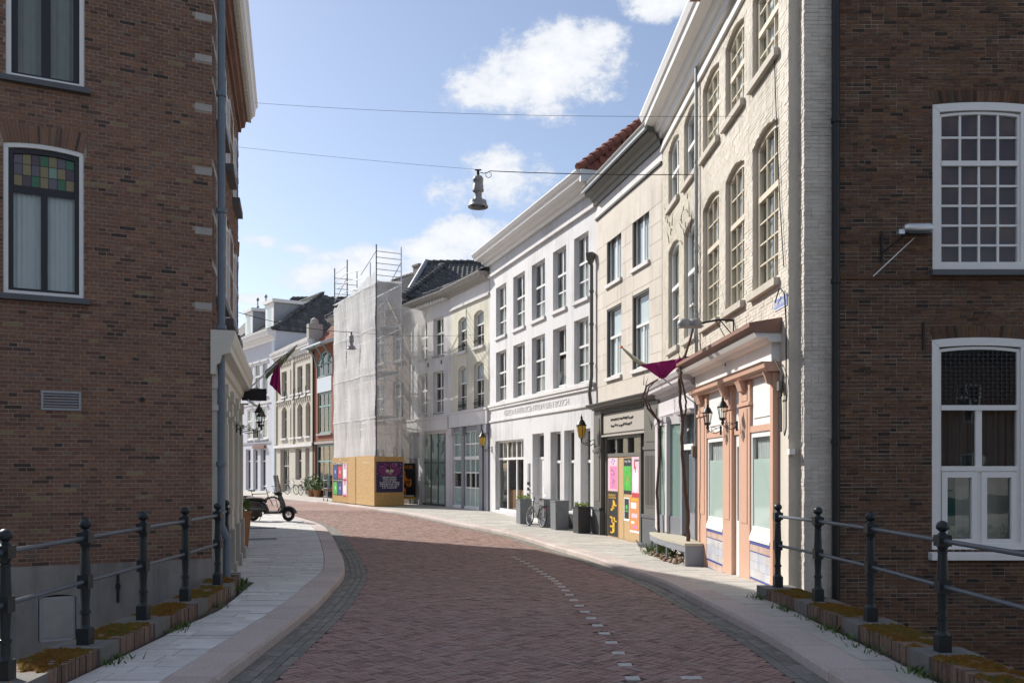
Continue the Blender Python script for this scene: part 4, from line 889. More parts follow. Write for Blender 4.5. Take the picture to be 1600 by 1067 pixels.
# floodlight on its bracket
fx0 = F0.w(F0.u(1377), -.02, F0.z(1377, 390)); tf = thing('floodlight', 'grey metal floodlight on a black bracket beside the upper white window', 'floodlight', fx0)
q = MB(); q.box(-.016, .016, -.02, 0, -.19, .25); q.tube([(0, -.02, -.05), (.28, -.14, .18)], .014, 8); q.build('bracket', 'iron_black', tf)
q = MB(); q.tube([(.38, -.15, .12), (-.13, -.02, -.38)], .008, 6); q.build('stay_rod', 'aluminium', tf)
q = MB(); rings = []
for x, s in ((.22, .6), (.25, .85), (.30, 1), (.56, 1), (.60, .85), (.61, .6)):
    rings.append([(x, -.17 + .085 * s * math.cos(a), .235 + (.075 * s if math.sin(a) > 0 else .06 * s) * math.sin(a)) for a in [2 * math.pi * k / 12 for k in range(12)]])
q.tube_rings(rings); q.build('housing', 'aluminium', tf, smooth=True)
q = MB(); q.box(.26, .58, -.25, -.09, .155, .172); q.build('lamp_glass', 'glass_dark', tf)
q = MB(); q.box(.15, .23, -.2, -.12, .16, .22); q.build('gear_box', 'aluminium', tf)

# ================================================================== cream painted brick houses
R1 = lambda y: 3.9 - .0214 * (y - 12.4)
def r1(px): k = (px - CX) / F; y = 4.1654 / (k + .0214); return (k * y, y)
FA = Fac(r1(1093), r1(1232)); FB = Fac(r1(1035), r1(1093)); HT = 9.9
ta = FA.root('cream_house', 'cream painted brick house with the peach shop front')
wa = [(1098.4, 1123.7), (1133.6, 1163), (1176, 1216.5)]
ops = []
for a, b in wa: u0, u1 = FA.u(a), FA.u(b); ops += [op(u0, u1, 4.62, 7.06, .13, .17), op(u0, u1, 7.95, 9.43, .13, .17)]
q = MB(); wall(q, 0, FA.L, 3.6, HT, ops); q.build('wall', 'brick_cream', ta)
bricks(FA, ta, 0, FA.L, 3.6, HT - .02, ops, 'brick_cream', 300, ln=.21, ch=.055, jt=.008, proud=.004, jit=.003, bond='mixed', sway=.003)
for i, o_ in enumerate(ops):
    lo = i % 2 == 0
    win(ta, o_, 'wood_cream', fw=.09, rail=.09, bar=.024, dep=.08, lights=((0, .6, 3, 4), (.6, 1, 3, 2)) if lo else ((0, .5, 3, 2), (.5, 1, 3, 2)), sill=(.09, .12, 'stone_sill', .06), curtain=('blind', .0, 1, 5) if i in (1, 3, 5) else ('curtain_grey', 0, 1, 34))
cornice(ta, 'cornice', -.02, FA.L + .1, HT, HT + .62, .55, 'wood_white'); box_obj('frieze_moulding', 'wood_white', ta, -.02, FA.L + .05, -.06, 0, HT - .33, HT - .2)
q = MB(); q.box(1.9, FA.L + .3, -.62, -.3, HT + .33, HT + .50); q.build('weathered_gutter', 'wood_brown', ta)
# stepped pier next to the dark house
q = MB(); gx = FA.L; pp = [FA.loc((x, y, 0)) for x, y in ((r1(1232)), (4.045, 12.66), (4.045, 12.40), (4.42, 12.40), (4.42, 13.2))]
pcs = []
ch = .055; z = -1.6; k = 0
q2 = MB()
for a, b in zip(pp, pp[1:]): q2.face([(a[0], a[1], -2.6), (b[0], b[1], -2.6), (b[0], b[1], HT + .6), (a[0], a[1], HT + .6)])
q2.build('pier_core', 'brick_cream', ta)
while z < HT + .4:
    for a, b in ((pp[0], pp[1]), (pp[1], pp[2]), (pp[2], pp[3])):
        A_, B_ = Vector(a[:2]), Vector(b[:2]); d_ = (B_ - A_); Ln = d_.length; d_.normalize(); nn = Vector((d_.y, -d_.x)); s = -(.1 if k % 2 else 0)
        while s < Ln:
            e = s + R.choice((.2, .1, .2)); p_, r_ = max(s, 0), min(e - .008, Ln); s = e
            if r_ - p_ < .015: continue
            pr = .005 + R.uniform(-.004, .004); za, zz = z + .004, z + ch - .004
            c4 = [A_ + d_ * p_ + nn * pr, A_ + d_ * r_ + nn * (pr + R.uniform(-.002, .002)), A_ + d_ * r_ - nn * .01, A_ + d_ * p_ - nn * .01]
            pcs.append(([(c.x, c.y, za) for c in c4] + [(c.x, c.y, zz) for c in c4], R.random()))
    z += ch; k += 1
emit(pcs, 'brick', ta, 'brick_cream', 0, FA, rest_name='pier_brickwork')
body(ta, FA.L, 6, -.3, HT, 'brick_cream', room=1.1)
# plain painted base wall beside and behind the shop front
shop_u0, shop_u1 = FA.u(1096), FA.u(1218)
q = MB(); q.face([(shop_u1, 0, -.4), (FA.L, 0, -.4), (FA.L, 0, 3.6), (shop_u1, 0, 3.6)]); q.build('shop_side_wall', 'brick_cream', ta)
# peach shop front
U = lambda p: FA.u(p)
sf = link('shop_front', None, ta)
pil = [(1097, 1111), (1137, 1151), (1163, 1180), (1212.5, 1217)]
zf = {0: pav(17.6) - .03, 1: pav(15) - .03, 2: pav(13.9) - .03, 3: pav(13.1) - .03}
for k, (a, b) in enumerate(pil):
    q = MB(); u0, u1 = U(a), U(b); q.box(u0, u1, -.09, .1, zf[k], 3.24); w_ = u1 - u0
    if k < 3: q.box(u0 + w_ * .2, u1 - w_ * .2, -.10, -.09, .95, 2.8); q.box(u0 + w_ * .2, u1 - w_ * .2, -.10, -.09, 2.92, 3.14); q.box(u0 - .03, u1 + .03, -.115, -.0, 2.84, 2.89)
    q.build('pilaster', 'wood_peach', sf)
    q = MB(); q.extr([(0, 3.02), (-.16, 3.08), (-.20, 3.2), (-.22, 3.245), (0, 3.245)], u0 + w_ * .3, u0 + w_ * .7); q.build('console', 'wood_peach', sf)
q = MB(); q.extr([(.05, 3.245), (-.17, 3.245), (-.18, 3.28), (-.23, 3.30), (-.24, 3.36), (-.27, 3.385), (.05, 3.385)], shop_u0 - .1, shop_u1 + .04); q.build('architrave', 'wood_peach', sf)
box_obj('frieze', 'wood_white', sf, shop_u0 - .02, shop_u1, -.12, .05, 3.387, 3.66)
q = MB(); q.extr([(.05, 3.66), (-.16, 3.66), (-.22, 3.72), (-.36, 3.73), (-.4, 3.79), (.05, 3.79)], shop_u0 - .12, shop_u1 + .1); q.build('cornice', 'wood_white', sf)
q = MB(); q.extr([(.05, 3.792), (-.4, 3.792), (-.42, 3.84), (-.48, 3.87), (-.48, 3.93), (.05, 4.02)], shop_u0 - .14, shop_u1 + .13); q.build('cornice_capping', 'wood_brown', sf)
for (a, b, z0) in ((1111, 1137, .88), (1180, 1212.5, .88)):
    u0, u1 = U(a) + .002, U(b) - .002
    q = MB(); q.box(u0, u1, -.045, .08, 2.5, 3.243); q.box(u0 + .1, u1 - .1, -.06, -.045, 2.62, 3.12); q.build('top_panel', 'wood_white', sf)
    box_obj('transom', 'wood_peach', sf, u0, u1, -.085, .1, 2.4, 2.5)
    q = MB(); q.box(u0, u0 + .07, -.065, .0, z0, 2.4); q.box(u1 - .05, u1, -.065, .0, z0, 2.4); q.box(u0 + .07, u1 - .05, -.065, .0, 2.32, 2.4); q.box(u0 + .07, u1 - .05, -.065, .0, z0, z0 + .05); q.build('shop_window', 'wood_white', sf)
    for za_, zb_, gm_, nm in ((1.98, 2.33, 'glass', 'clear_pane'), (z0 + .04, 1.98, 'glass_frost', 'frosted_pane')):
        q = MB(); q.box(u0 + .06, u1 - .04, -.045, -.04, za_, zb_); q.build(nm, gm_, sf)
    q = MB(); q.grid(lambda aa, bb: (u0 + .05 + (u1 - u0 - .1) * aa, .02 + .012 * math.sin(aa * 50), .9 + 1.45 * bb), 40, 1); q.build('net_curtain', 'blind', sf, smooth=True)
    q = MB(); q.hexa([(u0, -.10, .70), (u1, -.10, .70), (u1, .05, .70), (u0, .05, .70), (u0, -.10, .73), (u1, -.10, .73), (u1, -.06, z0), (u0, -.06, z0)]); q.build('sloping_sill', 'wood_white', sf)
    zz0 = -.12; rows = [(.645, .70, 'tile_line'), (.54, .642, 'tile_border'), (.525, .538, 'tile_line')] + [(.39 - .131 * k, .52 - .131 * k, 'tile_blue') for k in range(3)] + [(.095, .125, 'tile_line'), (-.03, .092, 'tile_border'), (-.16, -.033, 'tile_line')]
    for za_, zb_, mm in rows:
        n_ = max(1, round((u1 - u0) / .131))
        for k in range(n_): q = MB(); q.box(u0 + (u1 - u0) * k / n_ + .002, u0 + (u1 - u0) * (k + 1) / n_ - .002, -.085, -.02, za_ + .001, zb_ - .001, R.random()); q.build('wall_tile', mm, sf)
    box_obj('tile_backing', 'wood_white', sf, u0, u1, -.078, .0, -.2, .70)
du0, du1 = U(1151) + .002, U(1163) - .002
q = MB(); q.box(du0, du1, -.02, .1, 2.5, 3.24); q.build('top_panel', 'wood_white', sf); box_obj('transom', 'wood_peach', sf, du0, du1, -.05, .12, 2.4, 2.5)
q = MB(); q.box(du0, du0 + .1, -.02, .11, .0, 2.4); q.box(du1 - .1, du1, -.02, .11, .0, 2.4); q.box(du0 + .1, du1 - .1, -.02, .11, 2.2, 2.4); q.box(du0 + .1, du1 - .1, -.02, .11, -.1, .95); q.build('door', 'wood_white', sf)
box_obj('door_pane', 'glass', sf, du0 + .1, du1 - .1, .0, .006, .95, 2.2); box_obj('door_step', 'bluestone', sf, du0, du1, -.1, .1, -.2, .02)
q = MB(); q.tube([(du0 + .06, .06, 1.02), (du0 + .06, -.0, 1.02), (du0 + .14, -.0, 1.02)], .01, 8); q.build('door_handle', 'steel', sf)
pipe(ta, [(.02, -.07, -.1), (.02, -.07, HT)], .035, 'zinc', clips=[(.02, -.07, z) for z in (1, 2.6, 4.4, 6.2, 8)])
q = MB(); q.box(-.05, .09, -.16, -.06, 2.05, 2.28); q.build('meter_box', 'wood_olive', ta)
# street name plate, wall boxes, cables
q = MB(); u0, u1 = FA.u(1211.5), FA.u(1231); z0 = FA.z(1221, 482); np_ = thing('street_sign', 'small blue street name sign high on the cream painted brick wall', 'street sign', FA.w((u0 + u1) / 2, -.015, z0), FA.rz)
hw = (u1 - u0) / 2; q.box(-hw, hw, 0, .012, 0, .17); q.build('plate', 'sign_blue', np_); q = MB(); q.box(-hw, hw, -.002, .0, 0, .012); q.box(-hw, hw, -.002, .0, .158, .17); q.build('border', 'white', np_); text_on('lettering', 'ORTHENSTRAAT', 'white', np_, 0, -.001, .085, hw * 1.8, .055, .002)
q = MB(); u = FA.u(1224); q.box(u - .05, u + .05, -.08, 0, 2.95, 3.08); q.tube([(u, -.04, 2.95), (u, -.03, 2.6), (u, -.03, 2.36)], .014, 6); q.build('junction_box', 'wood_olive', ta)
q = MB(); u = FA.u(1246); q.box(FA.L + .0, FA.L + .1, -.02, .06, 2.03, 2.11); q.build('alarm_box', 'wood_white', ta)
q = MB(); q.tube([(FA.L - .45, -.05, 4.25), (FA.L - .2, -.06, 4.42), (FA.L - .02, -.05, 4.3), (FA.L + .02, -.04, 3.9), (FA.L + .02, -.04, 2.4), (FA.L - .05, -.04, 2.3)], .01, 6); q.tube([(FA.L - .55, -.05, 3.42), (FA.L - .3, -.1, 3.4), (FA.L - .05, -.06, 3.15), (FA.L - .12, -.06, 2.86), (FA.L - .3, -.05, 2.85)], .012, 6); q.build('cable', 'iron_black', ta)
q = MB(); q.tube([(FA.u(1212), -.02, 7.9), (FA.u(1216), -.03, 7.0), (FA.u(1222), -.03, 5.6), (FA.u(1228), -.03, 4.7)], .008, 6); q.build('wall_wire', 'iron_black', ta)

tb = FB.root('greige_house', 'narrow grey cream painted brick house with the lilac shop window'); ops = []
for a, b in ((1044.5, 1061), (1069, 1089.5)): u0, u1 = FB.u(a), FB.u(b); ops += [op(u0, u1, 4.6, 7.05, .13, .17), op(u0, u1, 7.95, 9.43, .13, .17)]
q = MB(); wall(q, 0, FB.L, 3.6, HT, ops); q.build('wall', 'brick_greige', tb)
bricks(FB, tb, 0, FB.L, 3.6, HT - .02, ops, 'brick_greige', 300, ln=.21, ch=.055, jt=.008, proud=.004, jit=.003, bond='mixed', sway=.003)
for i, o_ in enumerate(ops): win(tb, o_, 'wood_white', fw=.08, rail=.08, bar=.035, dep=.08, lights=((0, .58, 1, 2), (.58, 1, 1, 1)) if i % 2 == 0 else ((0, .5, 2, 1), (.5, 1, 2, 1)), sill=(.08, .12, 'stone_sill', .05), curtain=('curtain_grey', .0, 1, 30) if i != 2 else ('blind', 0, 1, 4))
cornice(tb, 'cornice', -.12, FB.L - .02, HT, HT + .62, .55, 'wood_white'); box_obj('frieze_moulding', 'wood_white', tb, 0, FB.L - .02, -.06, 0, HT - .33, HT - .2)
body(tb, FB.L, 6, -.3, HT, 'brick_greige', room=1.2)
q = MB(); q.box(0, FB.L - .03, .12, .2, -.2, 3.6); q.build('shop_backing', 'wood_lilac', tb)
cornice(tb, 'shop_cornice', -.12, FB.L - .06, 3.42, 3.85, .42, 'wood_lilac'); box_obj('shop_frieze', 'wood_lilac', tb, 0, FB.L - .06, -.1, .1, 3.05, 3.42)
q = MB(); q.extr([(0, 2.98), (-.16, 2.98), (-.2, 3.05), (0, 3.05)], -.05, FB.L - .06); q.build('shop_architrave', 'wood_lilac', tb)
sb = link('bow_window', None, tb)
def bow(a): return .25 + a * 2.45, -.06 - .30 * math.sin(math.pi * min(1, max(0, a)))
for k in range(5):
    x, y = bow(k / 4); q = MB(); w_ = .09; q.box(x - w_, x + w_, y - .05, y + .06, .42, 2.98); q.box(x - w_ - .02, x + w_ + .02, y - .07, y + .06, 2.85, 2.97); q.build('mullion', 'wood_lilac' if k < 4 else 'wood_slate', sb)
for k in range(4):
    (xa, ya), (xb, yb) = bow(k / 4), bow((k + 1) / 4); q = MB(); q.hexa([(xa, ya, .75), (xb, yb, .75), (xb, yb + .01, .75), (xa, ya + .01, .75), (xa, ya, 2.85), (xb, yb, 2.85), (xb, yb + .01, 2.85), (xa, ya + .01, 2.85)]); q.build('pane', 'glass_aqua', sb)
    q = MB(); q.hexa([(xa, ya - .03, .36), (xb, yb - .03, .36), (xb, yb + .06, .36), (xa, ya + .06, .36), (xa, ya - .03, .78), (xb, yb - .03, .78), (xb, yb + .06, .78), (xa, ya + .06, .78)]); q.build('stall_riser', 'wood_slate', sb)
    q = MB(); q.hexa([(xa, ya - .03, 2.8), (xb, yb - .03, 2.8), (xb, yb + .06, 2.8), (xa, ya + .06, 2.8), (xa, ya - .03, 2.98), (xb, yb - .03, 2.98), (xb, yb + .06, 2.98), (xa, ya + .06, 2.98)]); q.build('head', 'wood_lilac', sb)
q = MB(); q.box(2.85, 3.65, .02, .08, -.1, 2.2); q.build('door', 'wood_slate', tb); box_obj('door_pane', 'glass', tb, 2.98, 3.5, .0, .015, .9, 2.1); box_obj('door_lintel', 'wood_white', tb, 2.8, 3.7, -.08, .1, 2.22, 2.34); box_obj('fanlight', 'glass', tb, 2.85, 3.65, .03, .04, 2.36, 2.96)

# bench planter in front of the lilac shop
bp = thing('bench_planter', 'curved timber bench over a rubble bed in front of the lilac shop window', 'bench', (3.335, 17.3, pav(17.3)))
def bl_(a): y = 17.3 + 3.05 * a; return Vector((3.335 - .215 * a - .10 * math.sin(math.pi * a), y)), Vector((r1(1060)[0] - .05, y))
q = MB(); n_ = 12; o_ = Vector((3.335, 17.3))
for i in range(n_):
    A0, B0 = bl_(i / n_); A1, B1 = bl_((i + 1) / n_); A0, B0, A1, B1 = A0 - o_, B0 - o_, A1 - o_, B1 - o_; zt = .385 - pav(17.3)
    q.hexa([(*A0, zt - .05), (*B0, zt - .05), (*B1, zt - .05), (*A1, zt - .05), (*A0, zt), (*B0, zt), (*B1, zt), (*A1, zt)])
q.build('seat', 'bench_wood', bp); q = MB()
for i in range(n_):
    A0, _ = bl_(i / n_); A1, _ = bl_((i + 1) / n_); A0, A1 = A0 - o_, A1 - o_; q.hexa([(A0.x + .01, A0.y, zt - .17), (A0.x + .05, A0.y, zt - .17), (A1.x + .05, A1.y, zt - .17), (A1.x + .01, A1.y, zt - .17), (A0.x + .01, A0.y, zt - .052), (A0.x + .05, A0.y, zt - .052), (A1.x + .05, A1.y, zt - .052), (A1.x + .01, A1.y, zt - .052)])
q.build('apron', 'wood_slate', bp)
box_obj('end_panel', 'wood_slate', bp, .06, .42, .02, .06, 0, zt - .05); box_obj('corner_post', 'wood_slate', bp, .01, .06, .005, .075, 0, zt - .05)
for a in (.38, .66, .95): A_, _ = bl_(a); A_ = A_ - o_; box_obj('leg', 'wood_slate', bp, A_.x + .015, A_.x + .055, A_.y - .03, A_.y + .03, -.02, zt - .052)
for i in range(90):
    a = R.uniform(.02, 1); A_, B_ = bl_(a); k = R.uniform(-.08, .6) if a > .15 else R.uniform(.1, .6); p = A_.lerp(B_, k); r = R.uniform(.03, .075); z = pav(p.y) + R.uniform(0, .06) + (.08 if k > .2 else 0)
    q = MB(); n_ = 7; q.tube_rings([[(r * s * math.cos(6.283 * j / n_) * R.uniform(.7, 1.2), r * s * math.sin(6.283 * j / n_) * R.uniform(.7, 1.2), r * h) for j in range(n_)] for s, h in ((.6, -.5), (1, 0), (.55, .6))], R.random())
    q.build('rubble_stone', 'rubble', bp, loc=(p.x - 3.335, p.y - 17.3, z - pav(17.3)))
tufts('weeds', 'green plants growing through the rubble under the curved bench', [(3.12, 20.25, pav(20)), (3.15, 20.05, pav(20)), (3.2, 20.4, pav(20)), (3.2, 19.2, pav(19) + .1), (3.28, 18.9, pav(19) + .1), (3.3, 18.5, pav(18) + .1)], 'leaf', (.08, .28), 60, .12)

# ================================================================== beige stucco house with the poster door
F2 = Fac((2.56, 27.16), (3.69, 22.0)); t2 = F2.root('beige_house', 'beige stucco house with joint lines and the dark boarded shop front'); g2 = 3.70
U = F2.u; ops = []
for a, b in ((948.5, 971), (988.5, 1014.5)): ops += [op(U(a), U(b), 7.15, 8.56, 0, .2), op(U(a), U(b), 4.45, 6.44, 0, .2)]
q = MB(); wall(q, 0, F2.L, g2, 9.75, ops); q.build('wall', 'stucco_beige', t2)
bricks(F2, t2, 0, F2.L, g2 + .55, 9.3, ops, 'stucco_beige', 300, ln=1.32, ch=.46, jt=.012, proud=.006, jit=.0005, bond='run', name='stucco_block', rest='stucco_blockwork')
box_obj('frieze', 'stucco_white', t2, 0, F2.L, -.008, 0, 9.36, 9.75); box_obj('string_moulding', 'wood_dark', t2, 0, F2.L, -.05, 0, 9.3, 9.36)
cornice(t2, 'cornice', -.06, F2.L + .02, 9.75, 10.32, .45, 'wood_olive'); box_obj('gutter_line', 'zinc', t2, -.06, F2.L + .02, -.47, -.4, 10.1, 10.16)
for i, o_ in enumerate(ops):
    up = i % 2 == 0
    win(t2, o_, 'wood_white', fw=.06, dep=.06, y=.08, rail=.07, bar=.05, lights=((0, 1, 2, 1),) if up else ((0, .58, 2, 1), (.58, 1, 1, 1)), sill=(.07, .11, 'stucco_white', .05), curtain=('blind', .0, 1, 3))
    q = MB(); u0, u1, z0, z1 = o_['u0'] + .001, o_['u1'] - .001, o_['z0'], o_['z1'] - .001; q.box(u0, u0 + .05, .015, .08, z0, z1); q.box(u1 - .05, u1, .015, .08, z0, z1); q.box(u0 + .05, u1 - .05, .015, .08, z1 - .06, z1); q.build('dark_reveal', 'wood_dark', t2)
body(t2, F2.L, 6, -.4, 9.9, 'stucco_beige', room=1.2)
q = MB(); q.face([(0, .3, 9.9), (F2.L, .3, 9.9), (F2.L, 4, 12.5), (0, 4, 12.5)]); q.face([(0, 7.6, 9.9), (0, 4, 12.5), (F2.L, 4, 12.5), (F2.L, 7.6, 9.9)]); q.build('roof', 'tile_dark', t2)
s2 = link('shop_front', None, t2); gz = pav(24.5) - .03
box_obj('shop_backing', 'wood_dark', s2, 0, F2.L, .22, .3, gz, g2)
cornice(s2, 'shop_cornice', -.05, F2.L + .02, 3.50, 3.72, .34, 'wood_olive')
k = U(944)
while k < U(1012): box_obj('dentil', 'wood_dark', s2, k, k + .06, -.12, -.03, 3.42, 3.49); k += .115
pa, pb = U(944), U(1012)
box_obj('fascia', 'wood_olive', s2, pa, pb, -.03, .1, 2.74, 3.5); box_obj('sign_panel', 'wood_sign', s2, pa + .1, pb - .08, -.05, -.03, 2.84, 3.38)
box_obj('fascia_ledge', 'wood_sign', s2, pa - .02, pb + .02, -.09, -.0, 2.74, 2.79)
# worn cut-out lettering that can no longer be read
for row in range(2):
    u = pa + .75
    while u < pb - 1.0:
        w_ = R.uniform(.05, .16); q = MB(); z = 3.2 - row * .17 + R.uniform(-.015, .015)
        pts = [(u + w_ * i / 5, -.055, z + .045 * math.sin(i * 2.1 + u * 9) * R.uniform(.4, 1)) for i in range(6)]; q.tube(pts, .011, 5); q.build('letter', 'wood_dark', s2); u += w_ + R.uniform(.01, .06)
for a, b, z0 in ((932.5, 944, gz), (1012, 1034.5, gz)):
    u0, u1 = U(a), U(b); q = MB(); q.box(u0, u1, -.1, .1, .62, 3.5); q.box(u0 + .12, u1 - .12, -.115, -.1, .85, 2.2); q.box(u0 + .12, u1 - .12, -.115, -.1, 2.5, 3.3); q.box(u0 - .02, u1 + .01, -.13, .1, 2.3, 2.38); q.build('pilaster', 'wood_olive', s2)
    q = MB(); q.box(u0 - .03, u1 + .0, -.14, .1, z0, .62); q.box(u0 - .05, u1 + .0, -.16, .1, .58, .66); q.build('pilaster_base', 'bluestone', s2)
for k in range(7): u0 = U(1012) + .14 + k * (U(1034.5) - U(1012) - .3) / 7; box_obj('reeding', 'wood_olive', s2, u0, u0 + .04, -.125, -.115, .9, 2.15)
da, db = U(947), U(998.5)
q = MB(); q.box(da - .08, da, .0, .2, gz, 2.74); q.box(db, db + .12, .0, .2, gz, 2.74); q.box(da, db, .02, .2, 2.15, 2.25); q.box(da, db, .02, .2, 2.66, 2.74); q.box(U(1007.5), U(1012), .0, .2, gz, 2.74)
for f in (.31, .64): q.box(da + (db - da) * f - .05, da + (db - da) * f + .05, .03, .2, 2.25, 2.66)
q.build('door_frame', 'wood_olive', s2)
for f0, f1 in ((0, .29), (.33, .62), (.66, 1)): box_obj('fanlight', 'glass', s2, da + (db - da) * f0 + .02, da + (db - da) * f1 - .02, .12, .126, 2.25, 2.66)
q = MB(); q.box(db + .14, U(1007.5) - .01, .06, .12, gz, 2.6); q.build('side_door', 'wood_olive', s2)
for z in (.75, 1.15, 1.5, 1.75): box_obj('sticker', 'white', s2, db + .25, db + .33, .045, .06, z, z + R.uniform(.08, .25))
for k, (a, b) in enumerate(((0, .36), (.37, .52), (.53, 1))): box_obj('board', 'ply', s2, da + (db - da) * a + .004, da + (db - da) * b - .004, .04, .08, gz + .02, 2.15)
def poster(label, fac, u0, u1, z0, z1, y, bgm, deco):
    t = thing('poster', label, 'poster', fac.w((u0 + u1) / 2, y, (z0 + z1) / 2), fac.rz); w_, h_ = u1 - u0, z1 - z0
    box_obj('sheet', bgm, t, -w_ / 2, w_ / 2, -.003, .003, -h_ / 2, h_ / 2)
    for i, d in enumerate(deco):
        yy = -.004 - .0006 * (i % 5)
        if d[0] == 'r': _, m_, a, b, c, e = d; box_obj('print', m_, t, -w_ / 2 + w_ * a, -w_ / 2 + w_ * b, yy, -.003, -h_ / 2 + h_ * c, -h_ / 2 + h_ * e)
        elif d[0] == 't': _, s_, m_, a, b, c, e = d; text_on('lettering', s_, m_, t, -w_ / 2 + w_ * (a + b) / 2, yy - .001, -h_ / 2 + h_ * (c + e) / 2, w_ * (b - a), h_ * (e - c), .002)
        elif d[0] == 'o': _, m_, a, c, ra, rc = d; q = MB(); q.tube_rings([[(-w_ / 2 + w_ * (a + ra * math.cos(6.283 * k / 16)), y_, -h_ / 2 + h_ * (c + rc * math.sin(6.283 * k / 16))) for k in range(16)] for y_ in (yy, -.0031)]); q.build('print', m_, t)
    return t
def doog(rnd, m_):
    d = [('t', 'DOOG', 'yellow' if m_ == 'yellow' else 'orange', .08, .8, .84, .94)]
    for k in range(16): a = rnd.uniform(.05, .7); c = rnd.uniform(.04, .7); d.append(('r', m_, a, a + rnd.uniform(.04, .2), c, c + rnd.uniform(.05, .2)) if k % 2 else ('r', m_, a, a + rnd.uniform(.1, .3), c, c + rnd.uniform(.02, .05)))
    return d
W_ = db - da; P = lambda f: da + W_ * f; rr = random.Random(3)
poster('pink and lilac poster with blue lettering, top left on the boarded door', F2, P(.03), P(.34), 1.18, 2.12, .036, 'pale_pink', [('r', 'pink', .2, .95, .05, .75)] + [('r', 'print_blue', a, a + .1, c, c + .05) for a, c in ((.35, .86), (.5, .8), (.62, .88), (.45, .93), (.3, .6), (.42, .6), (.54, .57), (.35, .48), (.5, .45), (.6, .5), (.4, .36), (.5, .3), (.38, .22), (.52, .2), (.6, .27), (.44, .12))])
poster('black poster with yellow abstract print, bottom left on the boarded door', F2, P(.03), P(.34), gz + .06, 1.16, .035, 'black', doog(rr, 'yellow'))
poster('dark green glowing poster in the top middle of the boarded door', F2, P(.53), P(.755), 1.12, 2.10, .036, 'black', [('r', 'green', .04, .96, .1, .78), ('o', 'leaf_bright', .5, .42, .16, .12), ('t', 'Vinyl Villa', 'white', .1, .9, .86, .95)])
poster('white and red poster with pink oval, top right on the boarded door', F2, P(.762), P(.985), 1.06, 2.14, .036, 'pale_pink', [('r', 'red', .02, .98, .0, .1), ('o', 'white', .5, .4, .36, .3), ('r', 'red', .3, .42, .7, .88), ('r', 'red', .42, .52, .6, .75), ('t', 'ndsm', 'leaf', .35, .9, .88, .95)])
poster('small black poster with a green diamond on the boarded door', F2, P(.535), P(.70), .38, 1.02, .034, 'white', [('r', 'black', .1, .9, .1, .95), ('o', 'green', .5, .6, .2, .1), ('r', 'green', .25, .75, .4, .46)])
poster('orange poster with pink and white blocks, bottom right on the boarded door', F2, P(.71), P(.97), .10, 1.05, .036, 'print_orange', [('r', 'white', .1, .7, .68, .85), ('r', 'pale_pink', .2, .8, .42, .54), ('r', 'white', .15, .5, .25, .32), ('r', 'pink', .3, .85, .12, .2), ('r', 'yellow', .1, .85, .9, .96), ('r', 'white', 0, 1, 0, .06)])

# ================================================================== white health centre
F3 = Fac((-.94, 37.6), (2.56, 27.16)); t3 = F3.root('white_house', 'wide white stucco house with five bays and a red tiled roof'); U = F3.u
cols_ = [(775, 791), (802, 820), (831, 851.6), (864, 884.6), (897, 919.6)]; ops = []
for a, b in cols_: ops += [op(U(a), U(b), 7.15, 9.18, 0, .26), op(U(a), U(b), 4.52, 6.54, 0, .26)]
gf = [op(U(774), U(818), .12, 2.92, 0, .22), op(U(832), U(850), .03, 3.06, 0, .3), op(U(860), U(876), .42, 3.06, 0, .26), op(U(881.5), U(897.5), .42, 3.06, 0, .26), op(U(907), U(922.5), .42, 3.06, 0, .26)]
q = MB(); wall(q, 0, F3.L, -.2, 10.25, ops + gf); q.build('wall', 'stucco_cool', t3)
for i, o_ in enumerate(ops):
    if i == 7:
        w_ = win(t3, o_, fw=.055, dep=.07, y=.17, rail=.07, lights=((.58, 1, 2, 1),), sill=(.02, .06, 'wood_white', .0), curtain=('curtain_grey', .0, .5, 12), label='white window with its lower sash tilted open')
        a0, a1, hh = o_['u0'] + .07, o_['u1'] - .07, (o_['z1'] - o_['z0'] - .12) * .56; q = MB(); q.box(a0, a0 + .05, 0, .05, 0, hh); q.box(a1 - .05, a1, 0, .05, 0, hh); q.box(a0 + .05, a1 - .05, 0, .05, 0, .05); q.box(a0 + .05, a1 - .05, 0, .05, hh - .05, hh); m_ = (a0 + a1) / 2; q.box(a0 + .05, a1 - .05, .005, .045, hh / 2 - .015, hh / 2 + .015)
        sa = q.build('open_sash', 'wood_white', w_, loc=(0, .14, o_['z0'] + .06)); sa.rotation_euler = (-.22, 0, 0)
        q = MB(); q.box(a0 + .04, a1 - .04, .02, .026, .04, hh - .04); pn = q.build('open_sash_pane', 'glass', w_, loc=(0, .14, o_['z0'] + .06)); pn.rotation_euler = (-.22, 0, 0); continue
    win(t3, o_, fw=.055, dep=.06, y=.13, rail=.07, bar=.045, lights=((0, .58, 2, 2), (.58, 1, 2, 1)), sill=(.07, .12, 'stucco_white', .06) if i % 2 == 0 else (.0, .03, 'wood_white', 0), curtain=('curtain_grey', .0, R.choice((.3, .6, 1)), 14))
box_obj('ledge_upper', 'stucco_white', t3, -.0, F3.L - .1, -.09, 0, 4.34, 4.44); box_obj('ledge_lower', 'stucco_white', t3, .05, F3.L - .1, -.05, 0, 3.72, 3.79); box_obj('ledge_base', 'stucco_white', t3, 0, F3.L - .1, -.055, 0, 4.24, 4.34)
text_on('raised_lettering', 'GEZONDHEIDSCENTRUM DEN BOSCH', 'stucco_white', t3, (U(788) + U(889)) / 2, -.012, 4.01, U(889) - U(788), .21, .006)
box_obj('string_course', 'stucco_white', t3, .02, F3.L - .02, -.1, 0, 9.74, 9.86)
